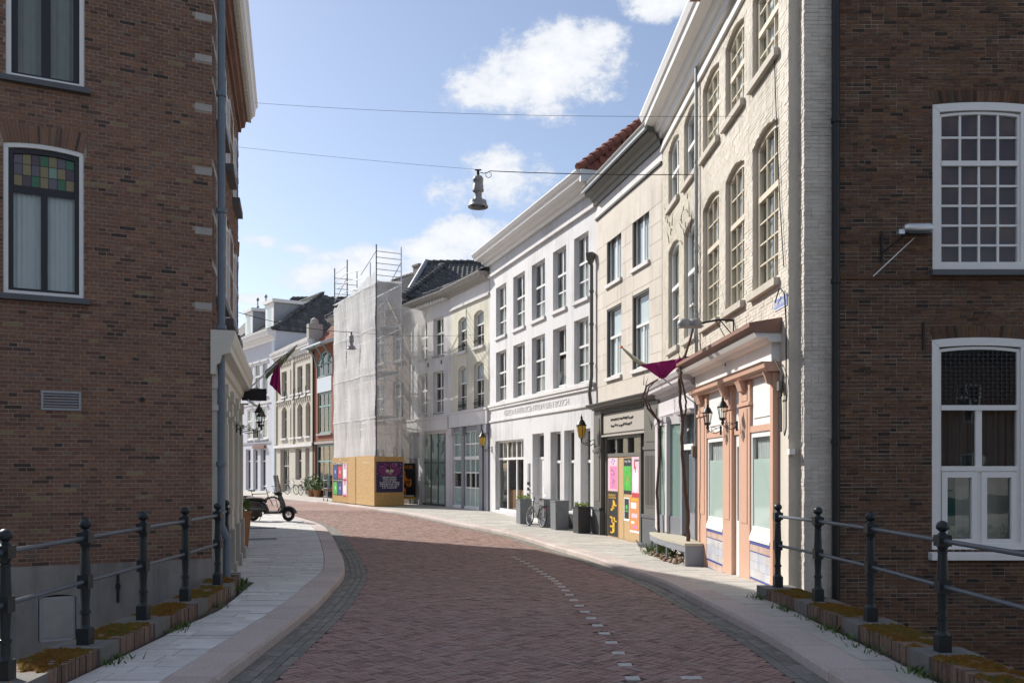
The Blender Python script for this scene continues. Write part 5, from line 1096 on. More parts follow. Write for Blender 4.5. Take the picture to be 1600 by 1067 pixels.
cornice(t3, 'cornice', -.3, F3.L + .1, 10.25, 10.78, .72, 'wood_white', e1=0); box_obj('cornice_end', 'wood_white', t3, F3.L + .1, F3.L + .2, -.6, .3, 10.4, 10.77)
win(t3, gf[0], fw=.07, dep=.08, rail=.09, bar=.1, lights=((0, .755, 3, 1), (.755, 1, 3, 1)), label='three light shop window with small top panes')
q = MB(); o_ = gf[0]; zz = o_['z0'] + .07 + .755 * (2.8 - .14) + .05
for k in range(3): x = o_['u0'] + .07 + (o_['u1'] - o_['u0'] - .14) * (k + .5) / 3; box_obj('glazing_bar', 'wood_white', t3, x - .022, x + .022, o_['rd'] - .085, o_['rd'] - .03, zz - .005, o_['z1'] - .065)
box_obj('window_display', 'terracotta', t3, o_['u0'] + .4, o_['u1'] - .1, .5, .7, .15, .95)
q = win(t3, gf[1], fw=.06, dep=.07, rail=.08, lights=((.72, 1, 1, 1),), name='door_frame'); box_obj('door', 'wood_white', t3, gf[1]['u0'] + .06, gf[1]['u1'] - .06, .24, .29, .06, .06 + .72 * 2.9); box_obj('door_pane', 'glass', t3, gf[1]['u1'] - .65, gf[1]['u1'] - .45, .225, .24, 1.15, 1.75)
for k, o_ in enumerate(gf[2:]): win(t3, o_, fw=.06, dep=.07, rail=.09, bar=.06, lights=((0, .62, 2 if k < 2 else 1, 1), (.62, 1, 1, 1)), sill=(.03, .08, 'wood_white', .02), curtain=('curtain_grey', 0, .6, 20))
box_obj('plinth', 'planter_dark', t3, gf[2]['u0'] - .3, F3.L - .35, -.03, 0, -.25, .36)
q = MB(); uu = gf[1]['u0'] - .45; q.box(uu, uu + .2, -.03, 0, 1.2, 2.0); q.build('intercom_panel', 'zinc', t3)
for k in range(4): box_obj('name_plate', 'black', t3, uu + .02, uu + .18, -.06, -.032, 1.2 - k * .2, 1.32 - k * .2)
body(t3, F3.L, 9, -.2, 10.72, 'stucco_cool', room=1.4)
tile_roof(F3, t3, -.2, F3.L + .1, -.62, 10.78, 3.0, math.radians(39), 'tile_red', 300, hr=.5, tw=.26, tl=.33)
pipe(t3, [(F3.L - .12, -.11, 3.6), (F3.L - .16, -.16, 4.1), (F3.L - .12, -.11, 4.6), (F3.L - .12, -.11, 8.0)], .055, 'wood_olive', clips=[(F3.L - .12, -.11, z) for z in (5, 6.2, 7.2)])
q = MB(); q.lathe([(.06, 8.0), (.13, 8.15), (.16, 8.32), (.16, 8.36), (.02, 8.36)], (F3.L - .12, -.14, 0), 4); q.build('hopper', 'wood_olive', t3)

# ================================================================== cream-green house and white house with the shared slate cornice
F4 = Fac((-2.86, 41.75), (-.94, 37.6)); t4 = F4.root('pale_green_house', 'narrow pale green stucco house with arched windows and small iron balconies'); U = F4.u; ops = []
for a, b in ((716, 729), (740.5, 756)): ops += [op(U(a), U(b), 7.08, 8.62, .14, .2), op(U(a), U(b), 4.4, 6.42, .14, .2)]
q = MB(); wall(q, 0, F4.L, 3.68, 9.72, ops); q.build('wall', 'stucco_green', t4); body(t4, F4.L, 8, -.1, 10.02, 'stucco_green', room=1.2)
BAL = None
for i, o_ in enumerate(ops):
    win(t4, o_, fw=.06, dep=.07, rail=.06, bar=.04, lights=((0, .62, 2, 2), (.62, 1, 1, 1)), sill=(.1, .13, 'stucco_white', .08) if i % 2 == 0 else (.02, .05, 'stucco_white', 0), curtain=('blind', .62, 1, 3))
    q = MB(); u0, u1, z0 = o_['u0'] + .02, o_['u1'] - .02, o_['z0'] + .03
    q.tube([(u0, -.02, z0 + .36), (u1, -.02, z0 + .36)], .012, 6); q.tube([(u0, -.02, z0 + .04), (u1, -.02, z0 + .04)], .012, 6); n_ = 9
    for k in range(n_): x = u0 + (u1 - u0) * (k + .5) / n_; q.torus((x, -.02, z0 + .2), .06, .011, 'y', 10, 5)
    q.build('balcony_grille', 'iron_black', t4)
box_obj('string_course', 'stucco_white', t4, .03, F4.L, -.08, 0, 9.08, 9.2); box_obj('frieze', 'stucco_white', t4, .03, F4.L, -.02, 0, 9.2, 9.72)
cornice(t4, 'cornice', .0, F4.L - .05, 9.72, 10.08, .5, 'stone_trim'); box_obj('storey_band', 'stucco_white', t4, .05, F4.L - .05, -.12, 0, 3.68, 4.3); box_obj('band_ledge', 'stucco_white', t4, .02, F4.L - .02, -.16, 0, 4.3, 4.37)
s4 = link('shop_front', None, t4); box_obj('backing', 'interior', s4, 0, F4.L, .5, .55, -.05, 3.6)
for a, b in ((704.5, 709.5), (723, 727), (751, 756), (759, 764.5)): q = MB(); q.box(U(a), U(b), -.08, .2, -.02, 3.5); q.box(U(a) - .04, U(b) + .04, -.16, .2, 3.3, 3.66); q.build('pilaster', 'wood_slate' if a > 710 else 'wood_lilac', s4)
box_obj('head', 'wood_slate', s4, .05, F4.L - .05, -.02, .2, 3.45, 3.67); box_obj('transom', 'wood_white', s4, U(709.5), U(751), -.03, .1, 2.22, 2.32); box_obj('threshold', 'wood_white', s4, U(709.5), U(751), -.06, .2, -.02, .12)
box_obj('side_door', 'wood_bluegrey', s4, U(756), U(759), .05, .1, 0, 2.3)
for a, b, nc in ((709.5, 723, 1), (727, 751, 3)):
    for z0, z1, nr, g_ in ((2.32, 3.45, 2, 'glass_aqua'), (1.62, 2.22, 1, 'glass_aqua'), (.95, 1.62, 1, 'glass'), (.12, .95, 1, 'glass_frost')):
        u0, u1 = U(a), U(b)
        for i in range(nc):
            for j in range(nr):
                x0, x1 = u0 + (u1 - u0) * i / nc + .03, u0 + (u1 - u0) * (i + 1) / nc - .03; y0, y1 = z0 + (z1 - z0) * j / nr + .03, z0 + (z1 - z0) * (j + 1) / nr - .03; pane(s4, g_, x0, x1, .04, y0, y1)
                q = MB(); q.box(x0 - .03, x0, .0, .07, y0, y1); q.box(x1, x1 + .03, .0, .07, y0, y1); q.box(x0 - .03, x1 + .03, .0, .07, y0 - .03, y0); q.box(x0 - .03, x1 + .03, .0, .07, y1, y1 + .03); q.build('glazing_frame', 'wood_white', s4)

F5 = Fac((-5.14, 45.55), (-2.86, 41.75)); t5 = F5.root('white_corner_house', 'white stucco house with a tall glazed ground floor door beside the scaffolding'); U = F5.u; ops = []
for a, b in ((652.5, 667.5), (677, 693)): ops += [op(U(a), U(b), 7.2, 9.0, 0, .28), op(U(a), U(b), 4.45, 6.44, 0, .28)]
q = MB(); wall(q, 0, F5.L, 3.6, 9.75, ops); q.build('wall', 'stucco_white', t5); body(t5, F5.L, 8, -.1, 10.0, 'stucco_white', room=1.2)
for i, o_ in enumerate(ops): win(t5, o_, fw=.06, dep=.07, y=.15, rail=.09, bar=.06, lights=((0, .6, 2, 2), (.6, 1, 2, 1)), sill=(.05, .09, 'stone_trim', .04) if i % 2 == 0 else (.02, .05, 'bluestone', 0), curtain=('curtain_grey', 0, .35, 9))
box_obj('storey_band', 'stucco_white', t5, -.1, F5.L - .02, -.18, 0, 3.6, 4.16); box_obj('band_ledge', 'stucco_white', t5, -.1, F5.L - .02, -.22, 0, 4.16, 4.24)
cornice(t5, 'cornice', -.25, F5.L + .02, 9.75, 10.05, .5, 'stone_trim')
for k in range(14): box_obj('gutter_bracket', 'wood_white', t5, .15 + k * .31, .22 + k * .31, -.34, -.02, 9.66, 9.75)
for u in (.28, 1.95, 3.4): box_obj('vent', 'wood_dark', t5, u, u + .14, -.01, .02, 6.75, 6.95)
s5 = link('shop_front', None, t5)
q = MB(); q.box(0, .2, -.04, .2, -.02, 3.6); q.box(U(656), U(661), -.04, .2, -.02, 3.6); q.box(U(697.5), F5.L, -.04, .2, -.02, 3.6); q.box(U(661), U(697.5), -.02, .2, 3.46, 3.6); q.build('pier', 'stucco_white', s5)
box_obj('side_door', 'wood_slate', s5, .2, U(656), .1, .15, -.02, 3.4); q = MB(); u0, u1 = U(661), U(694.5); q.box(u1, U(697.5), -.0, .2, -.02, 3.46); q.box(u0, u1, .0, .2, -.02, .1)
for i in range(1, 3): x = u0 + (u1 - u0) * i / 3; q.box(x - .03, x + .03, .04, .12, .1, 3.46)
q.box(u0, u1, .045, .115, 2.05, 2.11); q.build('door_frame', 'wood_dark', s5)
for i in range(3):
    for z0, z1, g_ in ((.1, 1.0, 'glass_frost'), (1.0, 2.05, 'glass_aqua'), (2.11, 3.46, 'glass_aqua')): pane(s5, g_, u0 + (u1 - u0) * i / 3 + .03, u0 + (u1 - u0) * (i + 1) / 3 - .03, .07, z0, z1)
for k in range(9):
    q = MB(); x = R.uniform(u0 + .1, u1 - .3); z = R.uniform(.4, 3.0); pts = [(x, .045, z), (x + R.uniform(-.1, .3), .045, z + R.uniform(.2, .4)), (x + R.uniform(-.2, .3), .045, z + R.uniform(.5, .8))]; q.tube(pts, [.012, .03, .008], 5); q.build('painted_mark', 'wood_slate', s5)
box_obj('backing', 'interior', s5, 0, F5.L, .7, .75, 0, 3.5)
# shared dark tiled roof: hipped on the far house, running on over the pale green one
tile_roof(F5, t5, -.2, F5.L + .0, -.45, 10.06, 1.6, math.radians(24), 'tile_dark', 40, hl=.4, hr=0)
tile_roof(F4, t4, .0, F4.L - .1, -.45, 10.09, 1.6, math.radians(24), 'tile_dark', 40)
FT = Fac((-5.62, 46.3), (1.6, 46.3)); trr = FT.root('rear_tiled_house', 'house behind the white corner house showing only its dark hipped tile roof')
box_obj('wall', 'brick_scaffold', trr, .25, FT.L, .2, 7.8, 0, 10.3)
tile_roof(FT, trr, 0, FT.L, 0, 10.35, 4.0, math.radians(36.5), 'tile_dark', 300, hl=.2, tw=.26, tl=.3)
q = MB(); q.tube([(-.02, -.05, 10.42), (.8, 4.0, 10.45 + 4 * math.tan(math.radians(36.5)))], .14, 8); q.build('lead_hip', 'lead', trr, smooth=True)
pipe(t5, [(.04, -.08, .0), (.04, -.08, 9.7)], .04, 'zinc')

# ================================================================== house behind the scaffolding
F6 = Fac((-10.37, 52.2), (-5.14, 45.55)); t6 = F6.root('scaffolded_house', 'grey brick house wrapped in scaffolding and white netting'); U = F6.u; ops = []
for k in range(4): u = .7 + k * 2.0; ops += [op(u, u + 1.05, z, z + 1.9, 0, .18) for z in (1.0, 4.4, 7.4)]
q = MB(); wall(q, 0, F6.L, -.1, 10.3, ops); q.build('wall', 'brick_scaffold', t6); body(t6, F6.L, 8, -.1, 10.4, 'brick_scaffold', room=1.2)
for o_ in ops: win(t6, o_, lights=((0, .6, 2, 2), (.6, 1, 2, 1)), sill=(.06, .1, 'stone_trim', .05))
cornice(t6, 'cornice', -.1, F6.L - .02, 10.1, 10.45, .5, 'stone_trim')
tile_roof(F6, t6, -.1, F6.L + .1, -.5, 10.46, 3.6, math.radians(32), 'tile_dark', 120, hl=.3, hr=.6)
q = MB(); q.box(3.2, 3.8, 3.4, 4.0, 12.6, 13.5); q.box(3.15, 3.85, 3.35, 4.05, 13.4, 13.52); q.build('chimney', 'brick_scaffold', t6)

FSC = Fac((-9.5, 48.0), (-6.36, 42.0)); LS = FSC.L; DS = 1.24; sc_ = thing('scaffolding', 'tall tube scaffolding with white debris netting in the bend of the street', 'scaffolding', (FSC.A.x, FSC.A.y, 0), FSC.rz)
xs = [0, LS * .33, LS * .66, LS]
for i, x in enumerate(xs):
    for y in (0, DS): q = MB(); q.tube([(x, y, .0), (x, y, 12.5 if i in (0, 1) else 12.3 if i == 3 else 10.7)], .03, 8); q.build('standard', 'steel' if y else 'rail_grey', sc_)
for lv in range(1, 6):
    z = 2.1 * lv
    if z > 10.6: continue
    for a, b in zip(xs, xs[1:]):
        for y in (0, DS): q = MB(); q.tube([(a, y, z), (b, y, z)], .026, 6); q.build('ledger', 'steel', sc_)
        for dz in (.5, 1.0, 1.5):
            q = MB(); q.tube([(a, -.02, z - 2.1 + dz + .1), (b, -.02, z - 2.1 + dz + .1)], .02, 6); q.build('guard_rail', 'wood_white', sc_)
        q = MB(); q.tube([(a + .03, -.115, z), ((a + b) / 2, -.13, z - .03), (b - .03, -.115, z)], .008, 5); q.build('netting_cord', 'wood_white', sc_)
        box_obj('platform', 'zinc', sc_, a + .03, b - .03, .1, DS - .1, z + .03, z + .08)
for x in (0, LS):
    z = .5
    while z < 12.2:
        q = MB(); q.tube([(x, 0, z), (x, DS, z)], .019, 6); q.build('rung', 'steel', sc_); z += .42 if z < 10.4 else .28
for (a, b) in ((xs[0], xs[1]), (xs[1], xs[2])):
    for z in (10.9, 11.35, 11.8, 12.2):
        if b > xs[1] and z > 11.9: continue
        q = MB(); q.tube([(a, 0, z), (b, 0, z - (.25 if b > xs[1] else 0))], .02, 6); q.build('guard_rail', 'steel', sc_)
for (x0, y0, z0, x1, y1, z1) in ((0, 0, 10.7, xs[1], 0, 11.6), (xs[2], 0, 11.3, LS, 0, 12.0), (LS, 0, 9.2, LS, DS, 10.6), (LS, 0, 6.9, LS, DS, 8.2), (LS, 0, 4.7, LS, DS, 6.0), (xs[2], DS, 10.5, LS, DS, 11.6)):
    q = MB(); q.tube([(x0, y0, z0), (x1, y1, z1)], .02, 6); q.build('brace', 'steel', sc_)
def net(fn, nu, nv, m='debris_net'): q = MB(); q.grid(fn, nu, nv); q.build('netting', m, sc_, smooth=True)
sw = lambda a, b, s: .022 * math.sin(a * 5 + s) * math.sin(b * 13 + s * 2) + .005 * math.sin(a * 17 + b * 9 + s) + .03 * abs(math.sin(b * 12.5)) + .004 * math.sin(a * 37 + s * 3 + b * 41)
for k, (a, b) in enumerate(zip(xs, xs[1:])):
    top = (10.25, 10.45, 10.75)[k]
    net(lambda s, v, a=a, b=b, k=k, top=top: (a + (b - a) * s, -.07 + sw(s, v, k * 2.1) - .05 * math.sin(math.pi * s), 2.2 + (top + .25 * s - 2.2) * v + .05 * math.sin(s * 14) * v), 40, 90)
net(lambda s, v: (LS + .06 + .6 * sw(s, v, 5), DS * s, 2.3 + 8.35 * v), 18, 80, 'debris_net_thin')
net(lambda s, v: (LS + .02 - .9 * s, DS + .03 + 1.6 * s, 2.3 + 7.2 * v), 14, 50, 'debris_net_thin')
# plywood hoarding round its foot
ho = thing('hoarding', 'wooden board hoarding around the foot of the scaffolding', 'hoarding', (FSC.A.x, FSC.A.y, 0), FSC.rz)
for a, b, y, nm in ((0, LS * .42, -.10, 0), (LS * .42 + .02, LS * .60, -.13, 1), (LS * .60 + .02, LS + .08, -.11, 2)):
    q = MB(); q.box(a, b, y - .018, y, .05, 2.36 + .02 * nm, R.random()); q.build('board', 'osb', ho)
q = MB(); q.box(LS + .08, LS + .098, -.1, DS + .1, .03, 2.36, .1); q.build('board', 'osb', ho)
for a in (.05, LS * .5, LS - .05): box_obj('batten', 'ply', ho, a, a + .07, -.09, -.02, .0, 2.3)
FH = Fac((FSC.w(LS + .1, -.1)[0], FSC.w(LS + .1, -.1)[1]), (FSC.w(LS + .1, DS + .1)[0], FSC.w(LS + .1, DS + .1)[1])); rr = random.Random(5)
sp_ = [('o', 'purple', .5, .72, .42, .2)] + [('r', R.choice(('red', 'pink', 'flag_purple')), a, a + .03, c, c + .02) for a, c in [(rr.uniform(.03, .95), rr.uniform(.5, .95)) for _ in range(46)]] + [('o', 'black', .5, .8, .13, .06), ('o', 'wood_sign', .42, .70, .07, .05), ('o', 'wood_sign', .58, .70, .07, .05), ('o', 'wood_sign', .5, .63, .09, .05), ('o', 'black', .43, .7, .03, .02), ('o', 'black', .57, .7, .03, .02)]
for k, s_ in enumerate(LINES): w_ = (.52, .56, .48, .76, .72, .72, .54)[k]; sp_.append(('t', s_, 'white', .5 - w_ / 2, .5 + w_ / 2, .475 - k * .058, .515 - k * .058))
poster('dark purple festival poster with white line-up text on the hoarding corner', FH, .06, FH.L - .06, .68, 2.12, -.005, 'navy', sp_)
rr = random.Random(8)
poster('orange on black poster board between the hoarding and the white corner house', Fac((-5.62, 45.0), (-4.82, 44.7)), .0, .86, .28, 2.06, 0, 'black', doog(rr, 'orange') + [('t', 'DOOG', 'orange', .08, .62, .42, .5), ('r', 'yellow', 0, 1, 0, .05), ('r', 'white', 0, .9, .07, .1)])
cc = (('blue', 1.28, .16), ('red', 1.28, .62), ('green', .42, .16), ('blue', .42, .62))
for k, (m_, z, a) in enumerate((('blue', 1.24, .12), ('red', 1.24, .98), ('green', .40, .12), ('blue', .40, .98))):
    lab = ('black party poster with a blue glow, upper left on the hoarding', 'black party poster with a red glow, upper row on the hoarding', 'black party poster with a green glow, lower left on the hoarding', 'black party poster with a blue glow, lower row on the hoarding')[k]
    poster(lab, FSC, a, a + .84, z, z + .84, -.125, 'black', [('r', m_, .08, .92, .04, .8), ('o', 'white', .5, .45, .06, .12), ('t', 'My little Party', 'white', .05, .95, .86, .97)])
for k, z in enumerate((1.18, .36)): poster(('upper', 'lower')[k] + ' narrow pink and grey poster on the hoarding', FSC, 1.86, 2.6, z, z + .86, -.125, 'pale_pink', [('r', 'red', .1, .9, 0, .1), ('o', 'white', .5, .45, .36, .3), ('r', 'red', .45, .6, .65, .92), ('t', 'ndsm', 'leaf', .2, .8, .92, .98)])

# ================================================================== three far houses
F7 = Fac((-12.9, 58.4), (-10.9, 55.0)); t7 = F7.root('red_brick_house', 'narrow red brick house with a turquoise bay window'); U = F7.u; z7 = F7.z
bay = op(.75, F7.L - .55, 4.0, 6.6, 0, .15); sh7 = op(.25, F7.L - .2, .15, 3.3, 0, .2); top7 = op(.6, F7.L - .4, 7.6, 9.2, .6, .25)
q = MB(); wall(q, 0, F7.L, -.05, 9.6, [bay, sh7, top7]); q.build('wall', 'brick_red', t7); body(t7, F7.L, 7, -.05, 9.6, 'brick_red', room=1)
win(t7, bay, 'wood_turquoise', fw=.1, rail=.1, bar=.08, lights=((0, .68, 3, 1), (.68, 1, 3, 1)), sill=(.1, .12, 'stone_trim', .1)); win(t7, sh7, 'wood_turquoise', fw=.12, rail=.1, bar=.09, lights=((0, .68, 3, 1), (.68, 1, 3, 1)))
win(t7, top7, 'wood_turquoise', fw=.09, rail=.08, bar=.08, lights=((0, .5, 3, 1), (.5, 1, 3, 1)), y=.05)
box_obj('pale_panel', 'wood_paleblue', t7, .7, F7.L - .5, -.03, .0, 6.62, 7.55); box_obj('shop_band', 'stone_trim', t7, 0, F7.L, -.06, 0, 3.34, 3.5)
for k in range(3):
    x = .7 + k * (F7.L - 1.25) / 2; q = MB(); q.tube([(x, -.08, 8.3), (x, -.2, 8.9), (x, -.45, 9.3), (x, -.75, 9.45)], .05, 6); q.build('bracket', 'wood_turquoise', t7)
q = MB(); q.hexa([(-.1, -.9, 9.42), (F7.L, -.9, 9.42), (F7.L, .1, 9.62), (-.1, .1, 9.62), (-.1, -.9, 9.52), (F7.L, -.9, 9.52), (F7.L, .1, 9.85), (-.1, .1, 9.85)]); q.build('canopy', 'wood_paleblue', t7)
tile_roof(F7, t7, 0, F7.L, .1, 9.8, 3.0, math.radians(50), 'tile_red', 100, tw=.3, tl=.4)
pipe(t7, [(.05, -.08, 0), (.05, -.08, 9.4)], .045, 'iron_black')

F8 = Fac((-17.6, 66.7), (-12.9, 58.4)); t8 = F8.root('grey_brick_house', 'pale grey painted brick house with arched windows and bicycles in front'); U = F8.u; ops = []; L8 = F8.L
cw = [(440, 448), (453.5, 460.5), (464.5, 472.5), (477.5, 485)]
for a, b in cw: ops += [op(U(a), U(b), 6.95, 8.75, 0, .3), op(U(a), U(b), 3.95, 6.2, .3, .3)]
gf = [op(U(438), U(452), .05, 3.15, 0, .3), op(U(461.5), U(471), 1.0, 3.15, 0, .3), op(U(477), U(483.5), .05, 3.15, 0, .3)]
q = MB(); wall(q, 0, L8, -.05, 10.1, ops + gf); q.build('wall', 'brick_grey', t8); body(t8, L8, 8, -.05, 10.1, 'brick_grey', room=1.2)
for i, o_ in enumerate(ops): win(t8, o_, 'stone_trim', fw=.09, rail=.08, bar=.06, lights=((0, .62, 2, 1), (.62, 1, 2, 1)), sill=(.12, .14, 'stucco_white', .1), gm='glass')
for i, o_ in enumerate(gf): win(t8, o_, 'stone_trim', fw=.1, rail=.1, bar=.08, lights=((0, .62, 1 if i else 2, 1), (.62, 1, 4 if i == 0 else 2, 1)))
for u in (.05, L8 * .5 - .2, L8 - .45): box_obj('pier', 'brick_grey', t8, u, u + .4, -.1, 0, 3.5, 10.1)
box_obj('shop_band', 'stucco_white', t8, 0, L8, -.18, 0, 3.25, 3.45); box_obj('sill_band', 'stucco_white', t8, 0, L8, -.08, 0, 6.6, 6.72)
for u0, u1 in ((.5, L8 * .5 - .25), (L8 * .5 + .25, L8 - .5)):
    k = u0
    while k < u1: box_obj('corbel', 'brick_grey', t8, k, k + .18, -.09, 0, 9.15, 9.4); k += .4
    k = u0
    while k < u1: box_obj('corbel', 'brick_grey', t8, k, k + .15, -.08, 0, 6.3, 6.5); k += .5
cornice(t8, 'cornice', -.05, L8, 9.5, 10.2, .45, 'stucco_white'); q = MB(); q.extr([(-.3, 10.2), (-.3, 10.35), (.6, 10.75), (.6, 10.2)], 0, L8); q.build('roof_edge', 'stone_trim', t8)
k = .2
while k < L8: q = MB(); q.tube([(k, -.25, 10.3), (k, .5, 10.72)], .07, 6); q.build('cresting_tile', 'stone_trim', t8); k += .5
q = MB(); q.box(L8 - .5, L8 - .02, -.35, .6, 9.3, 11.2); q.lathe([(.3, 11.2), (.26, 11.5), (.05, 11.65)], (L8 - .26, .1, 0), 8); q.build('end_pier', 'stone_trim', t8)
for u in (L8 * .30, L8 * .55, L8 * .68, L8 * .85): q = MB(); q.tube([(u, -.02, 7.3), (u, -.14, 7.25), (u, -.1, 6.7), (u, -.2, 6.5)], .035, 6); q.build('wall_anchor', 'iron_black', t8)

F9 = Fac((-22.7, 74.0), (-17.6, 66.7)); t9 = F9.root('lilac_house', 'lilac grey stucco house with a dark tiled roof and dormers at the far end'); U = F9.u; ops = []; L9 = F9.L
for a, b in ((386.5, 395), (398, 406.5), (409.5, 418.5)): ops += [op(U(a), U(b), 7.3, 9.95, 0, .2), op(U(a), U(b), 4.05, 6.45, 0, .2)]
gf = [op(U(384), U(391.5), .05, 3.3, 0, .25), op(U(395.5), U(402.5), .05, 3.3, 0, .25), op(U(407), U(415), .05, 3.3, 0, .25)]
q = MB(); wall(q, 0, L9, -.05, 11.3, ops + gf); q.build('wall', 'stucco_lilac', t9); body(t9, L9, 12, -.05, 12.04, 'stucco_lilac', room=1.2)
for i, o_ in enumerate(ops):
    win(t9, o_, fw=.12, dep=.12, y=.02, rail=.12, lights=((0, .62, 1, 1), (.62, 1, 1, 1)), sill=(.12, .1, 'stucco_white', .1), curtain=('blind', 0, 1, 3) if i % 2 else None)
    box_obj('window_hood', 'stucco_white', t9, o_['u0'] - .1, o_['u1'] + .1, -.1, 0, o_['z1'] + .02, o_['z1'] + .14)
for o_ in gf: win(t9, o_, 'wood_lilac', gm='glass_dark', fw=.1, rail=.1, lights=((0, .72, 1, 1), (.72, 1, 1, 1)))
for o_ in (ops[2], ops[3]): box_obj('hanging_sign', 'black', t9, o_['u0'] + .15, o_['u1'] - .1, -.2, -.12, o_['z0'] + .1, o_['z0'] + .75)
box_obj('storey_band', 'stucco_grey', t9, 0, L9, -.06, 0, 3.7, 3.85); box_obj('sill_band', 'stucco_white', t9, 0, L9, -.06, 0, 6.75, 6.95); box_obj('awning_box', 'wood_brown', t9, U(398), U(416), -.2, 0, 3.32, 3.55)
box_obj('blue_pilaster', 'wood_paleblue', t9, L9 - .55, L9, -.1, 0, -.05, 11.3)
cornice(t9, 'cornice', -.1, L9 + .05, 11.3, 12.1, .7, 'wood_white')
tile_roof(F9, t9, -.2, L9 + .1, -.3, 12.1, 4.4, math.radians(36), 'tile_dark', 0, hl=.2, hr=.35, tw=.3, tl=.36, yback=12)
def dormer(parent, u, y, z):
    q = MB(); q.box(u - .85, u + .85, y, y + 2.6, z, z + 2.2); d = q.build('dormer', 'lead', parent); box_obj('dormer_roof', 'wood_white', d, u - 1.05, u + 1.05, y - .2, y + 2.7, z + 2.2, z + 2.45); box_obj('dormer_front', 'wood_white', d, u - .88, u + .88, y - .05, y - .001, z, z + 2.2); box_obj('dormer_pane', 'glass', d, u - .4, u + .4, y - .07, y - .051, z + .3, z + 1.8)
dormer(t9, U(416), .3, 12.15); dormer(t9, U(384), .3, 12.15)
# big dark hipped roof of the building behind the far houses
FR9 = Fac((-19.3, 70.2), (-8.0, 70.2)); trf = FR9.root('tiled_hall', 'building behind the far houses with a large dark tiled roof'); Lr = FR9.L
q = MB(); q.box(0, Lr, 0, 8, -.05, 11.8); q.build('wall', 'stucco_grey', trf); box_obj('eaves_board', 'wood_white', trf, -.1, Lr + .1, -.48, -.01, 11.35, 11.86)
tile_roof(FR9, trf, -.2, Lr + .2, -.4, 11.9, 4.8, math.radians(38), 'tile_dark', 200, hl=.22, hr=.0, tw=.34, tl=.36)
tw_ = thing('roof_turret', 'small dark hipped roof with two finials behind the dormers', 'roof', (-22.2, 79.5, 0), -.9); q = MB(); q.box(-2, 2, -2, 2, 0, 13.2); q.build('wall', 'stucco_grey', tw_); q = MB(); a_ = [(-2.3, -2.3, 13.2), (2.3, -2.3, 13.2), (2.3, 2.3, 13.2), (-2.3, 2.3, 13.2)]; b_ = [(-.9, 0, 15.9), (.9, 0, 15.9)]
q.face([a_[0], a_[1], b_[1], b_[0]]); q.face([a_[1], a_[2], b_[1]]); q.face([a_[2], a_[3], b_[0], b_[1]]); q.face([a_[3], a_[0], b_[0]]); q.build('roof', 'tile_dark', tw_)
for x, _, z in b_: q = MB(); q.lathe([(.1, 15.8), (.06, 16.1), (.16, 16.2), (.06, 16.3), (.05, 16.7), (.14, 16.8), (.12, 16.95), (.01, 17.05)], (x, 0, 0), 8); q.build('finial', 'lead', tw_, smooth=True)

# ================================================================== things in the street
def PX(x, y, Y): return Vector(((x - CX) / F * Y, Y, EYE + (HY - y) / F * Y))
def lantern(label, base, rz, s=1.0, gm='glass_amber', reach=.45, group=None, up=.0):
    """wall lantern on a scrolled bracket; base = bracket plate on the wall, local -y = away from the wall"""
    t = thing('wall_lantern', label, 'lantern', base, rz, group)
    q = MB(); q.box(-.025 * s, .025 * s, -.02, .01, -.16 * s, .1 * s); q.tube([(0, -.02, -.05 * s), (0, -reach * .4, -.12 * s), (0, -reach * .8, -.07 * s), (0, -reach, 0)], .013 * s, 6); q.torus((0, 0, 0), .001, .001, 'y', 4, 3)
    cl = [(0, -.02 - reach * .45 + .08 * s * math.cos(a), -.0 + .06 * s * math.sin(a)) for a in [k * .5 for k in range(11)]]; q.tube(cl, .009 * s, 5); q.tube([(0, -.02, .06 * s), (0, -reach * .5, -.0), (0, -reach * .75, -.05 * s)], .009 * s, 5); q.build('bracket', 'iron_black', t)
    c = (0, -reach, 0); k = 6
    q = MB(); q.lathe([(.012, 0), (.03, .03), (.02, .07), (.05, .1), (.075, .115)], c, 8); q.build('stem', 'iron_black', t) if s < .7 else q.build('stem', 'iron_black', t)
    q = MB(); q.lathe([(.07 * s, .12 * s), (.135 * s, .46 * s)], c, k); q.build('glass', gm, t)
    q = MB()
    for i in range(k):
        a = 6.283 * i / k; q.tube([(c[0] + .072 * s * math.cos(a), c[1] + .072 * s * math.sin(a), .115 * s), (c[0] + .138 * s * math.cos(a), c[1] + .138 * s * math.sin(a), .46 * s)], .008 * s, 5)
    q.lathe([(.15 * s, .455 * s), (.155 * s, .475 * s), (.13 * s, .5 * s), (.095 * s, .58 * s), (.05 * s, .63 * s), (.03 * s, .66 * s), (.045 * s, .68 * s), (.03 * s, .71 * s), (.012 * s, .75 * s), (.002, .8 * s)], c, 12); q.build('cap', 'iron_black', t, smooth=True); return t
lantern('amber glass lantern at the left edge of the white house', F3.w(F3.u(769), 0, 2.62), F3.rz, 1.05, reach=.42)
lantern('amber glass lantern between the white house and the dark shop front', F2.w(.15, -.1, 2.62), F2.rz, 1.05, reach=.42)
lantern('small black lantern on the left peach pilaster of the shop', FA.w(FA.u(1139), -.14, 2.52), FA.rz, .62, 'glass', .24)
lantern('small black lantern on the right peach pilaster of the shop', FA.w(FA.u(1165), -.14, 2.55), FA.rz, .62, 'glass', .24)
lantern('small black lantern on the left house shop front, nearer of two', FS.w(4.3, -.1, 2.62), FS.rz, .62, 'glass', .42)
lantern('small black lantern on the left house shop front, farther of two', FS.w(5.6, -.1, 2.62), FS.rz, .62, 'glass', .42)

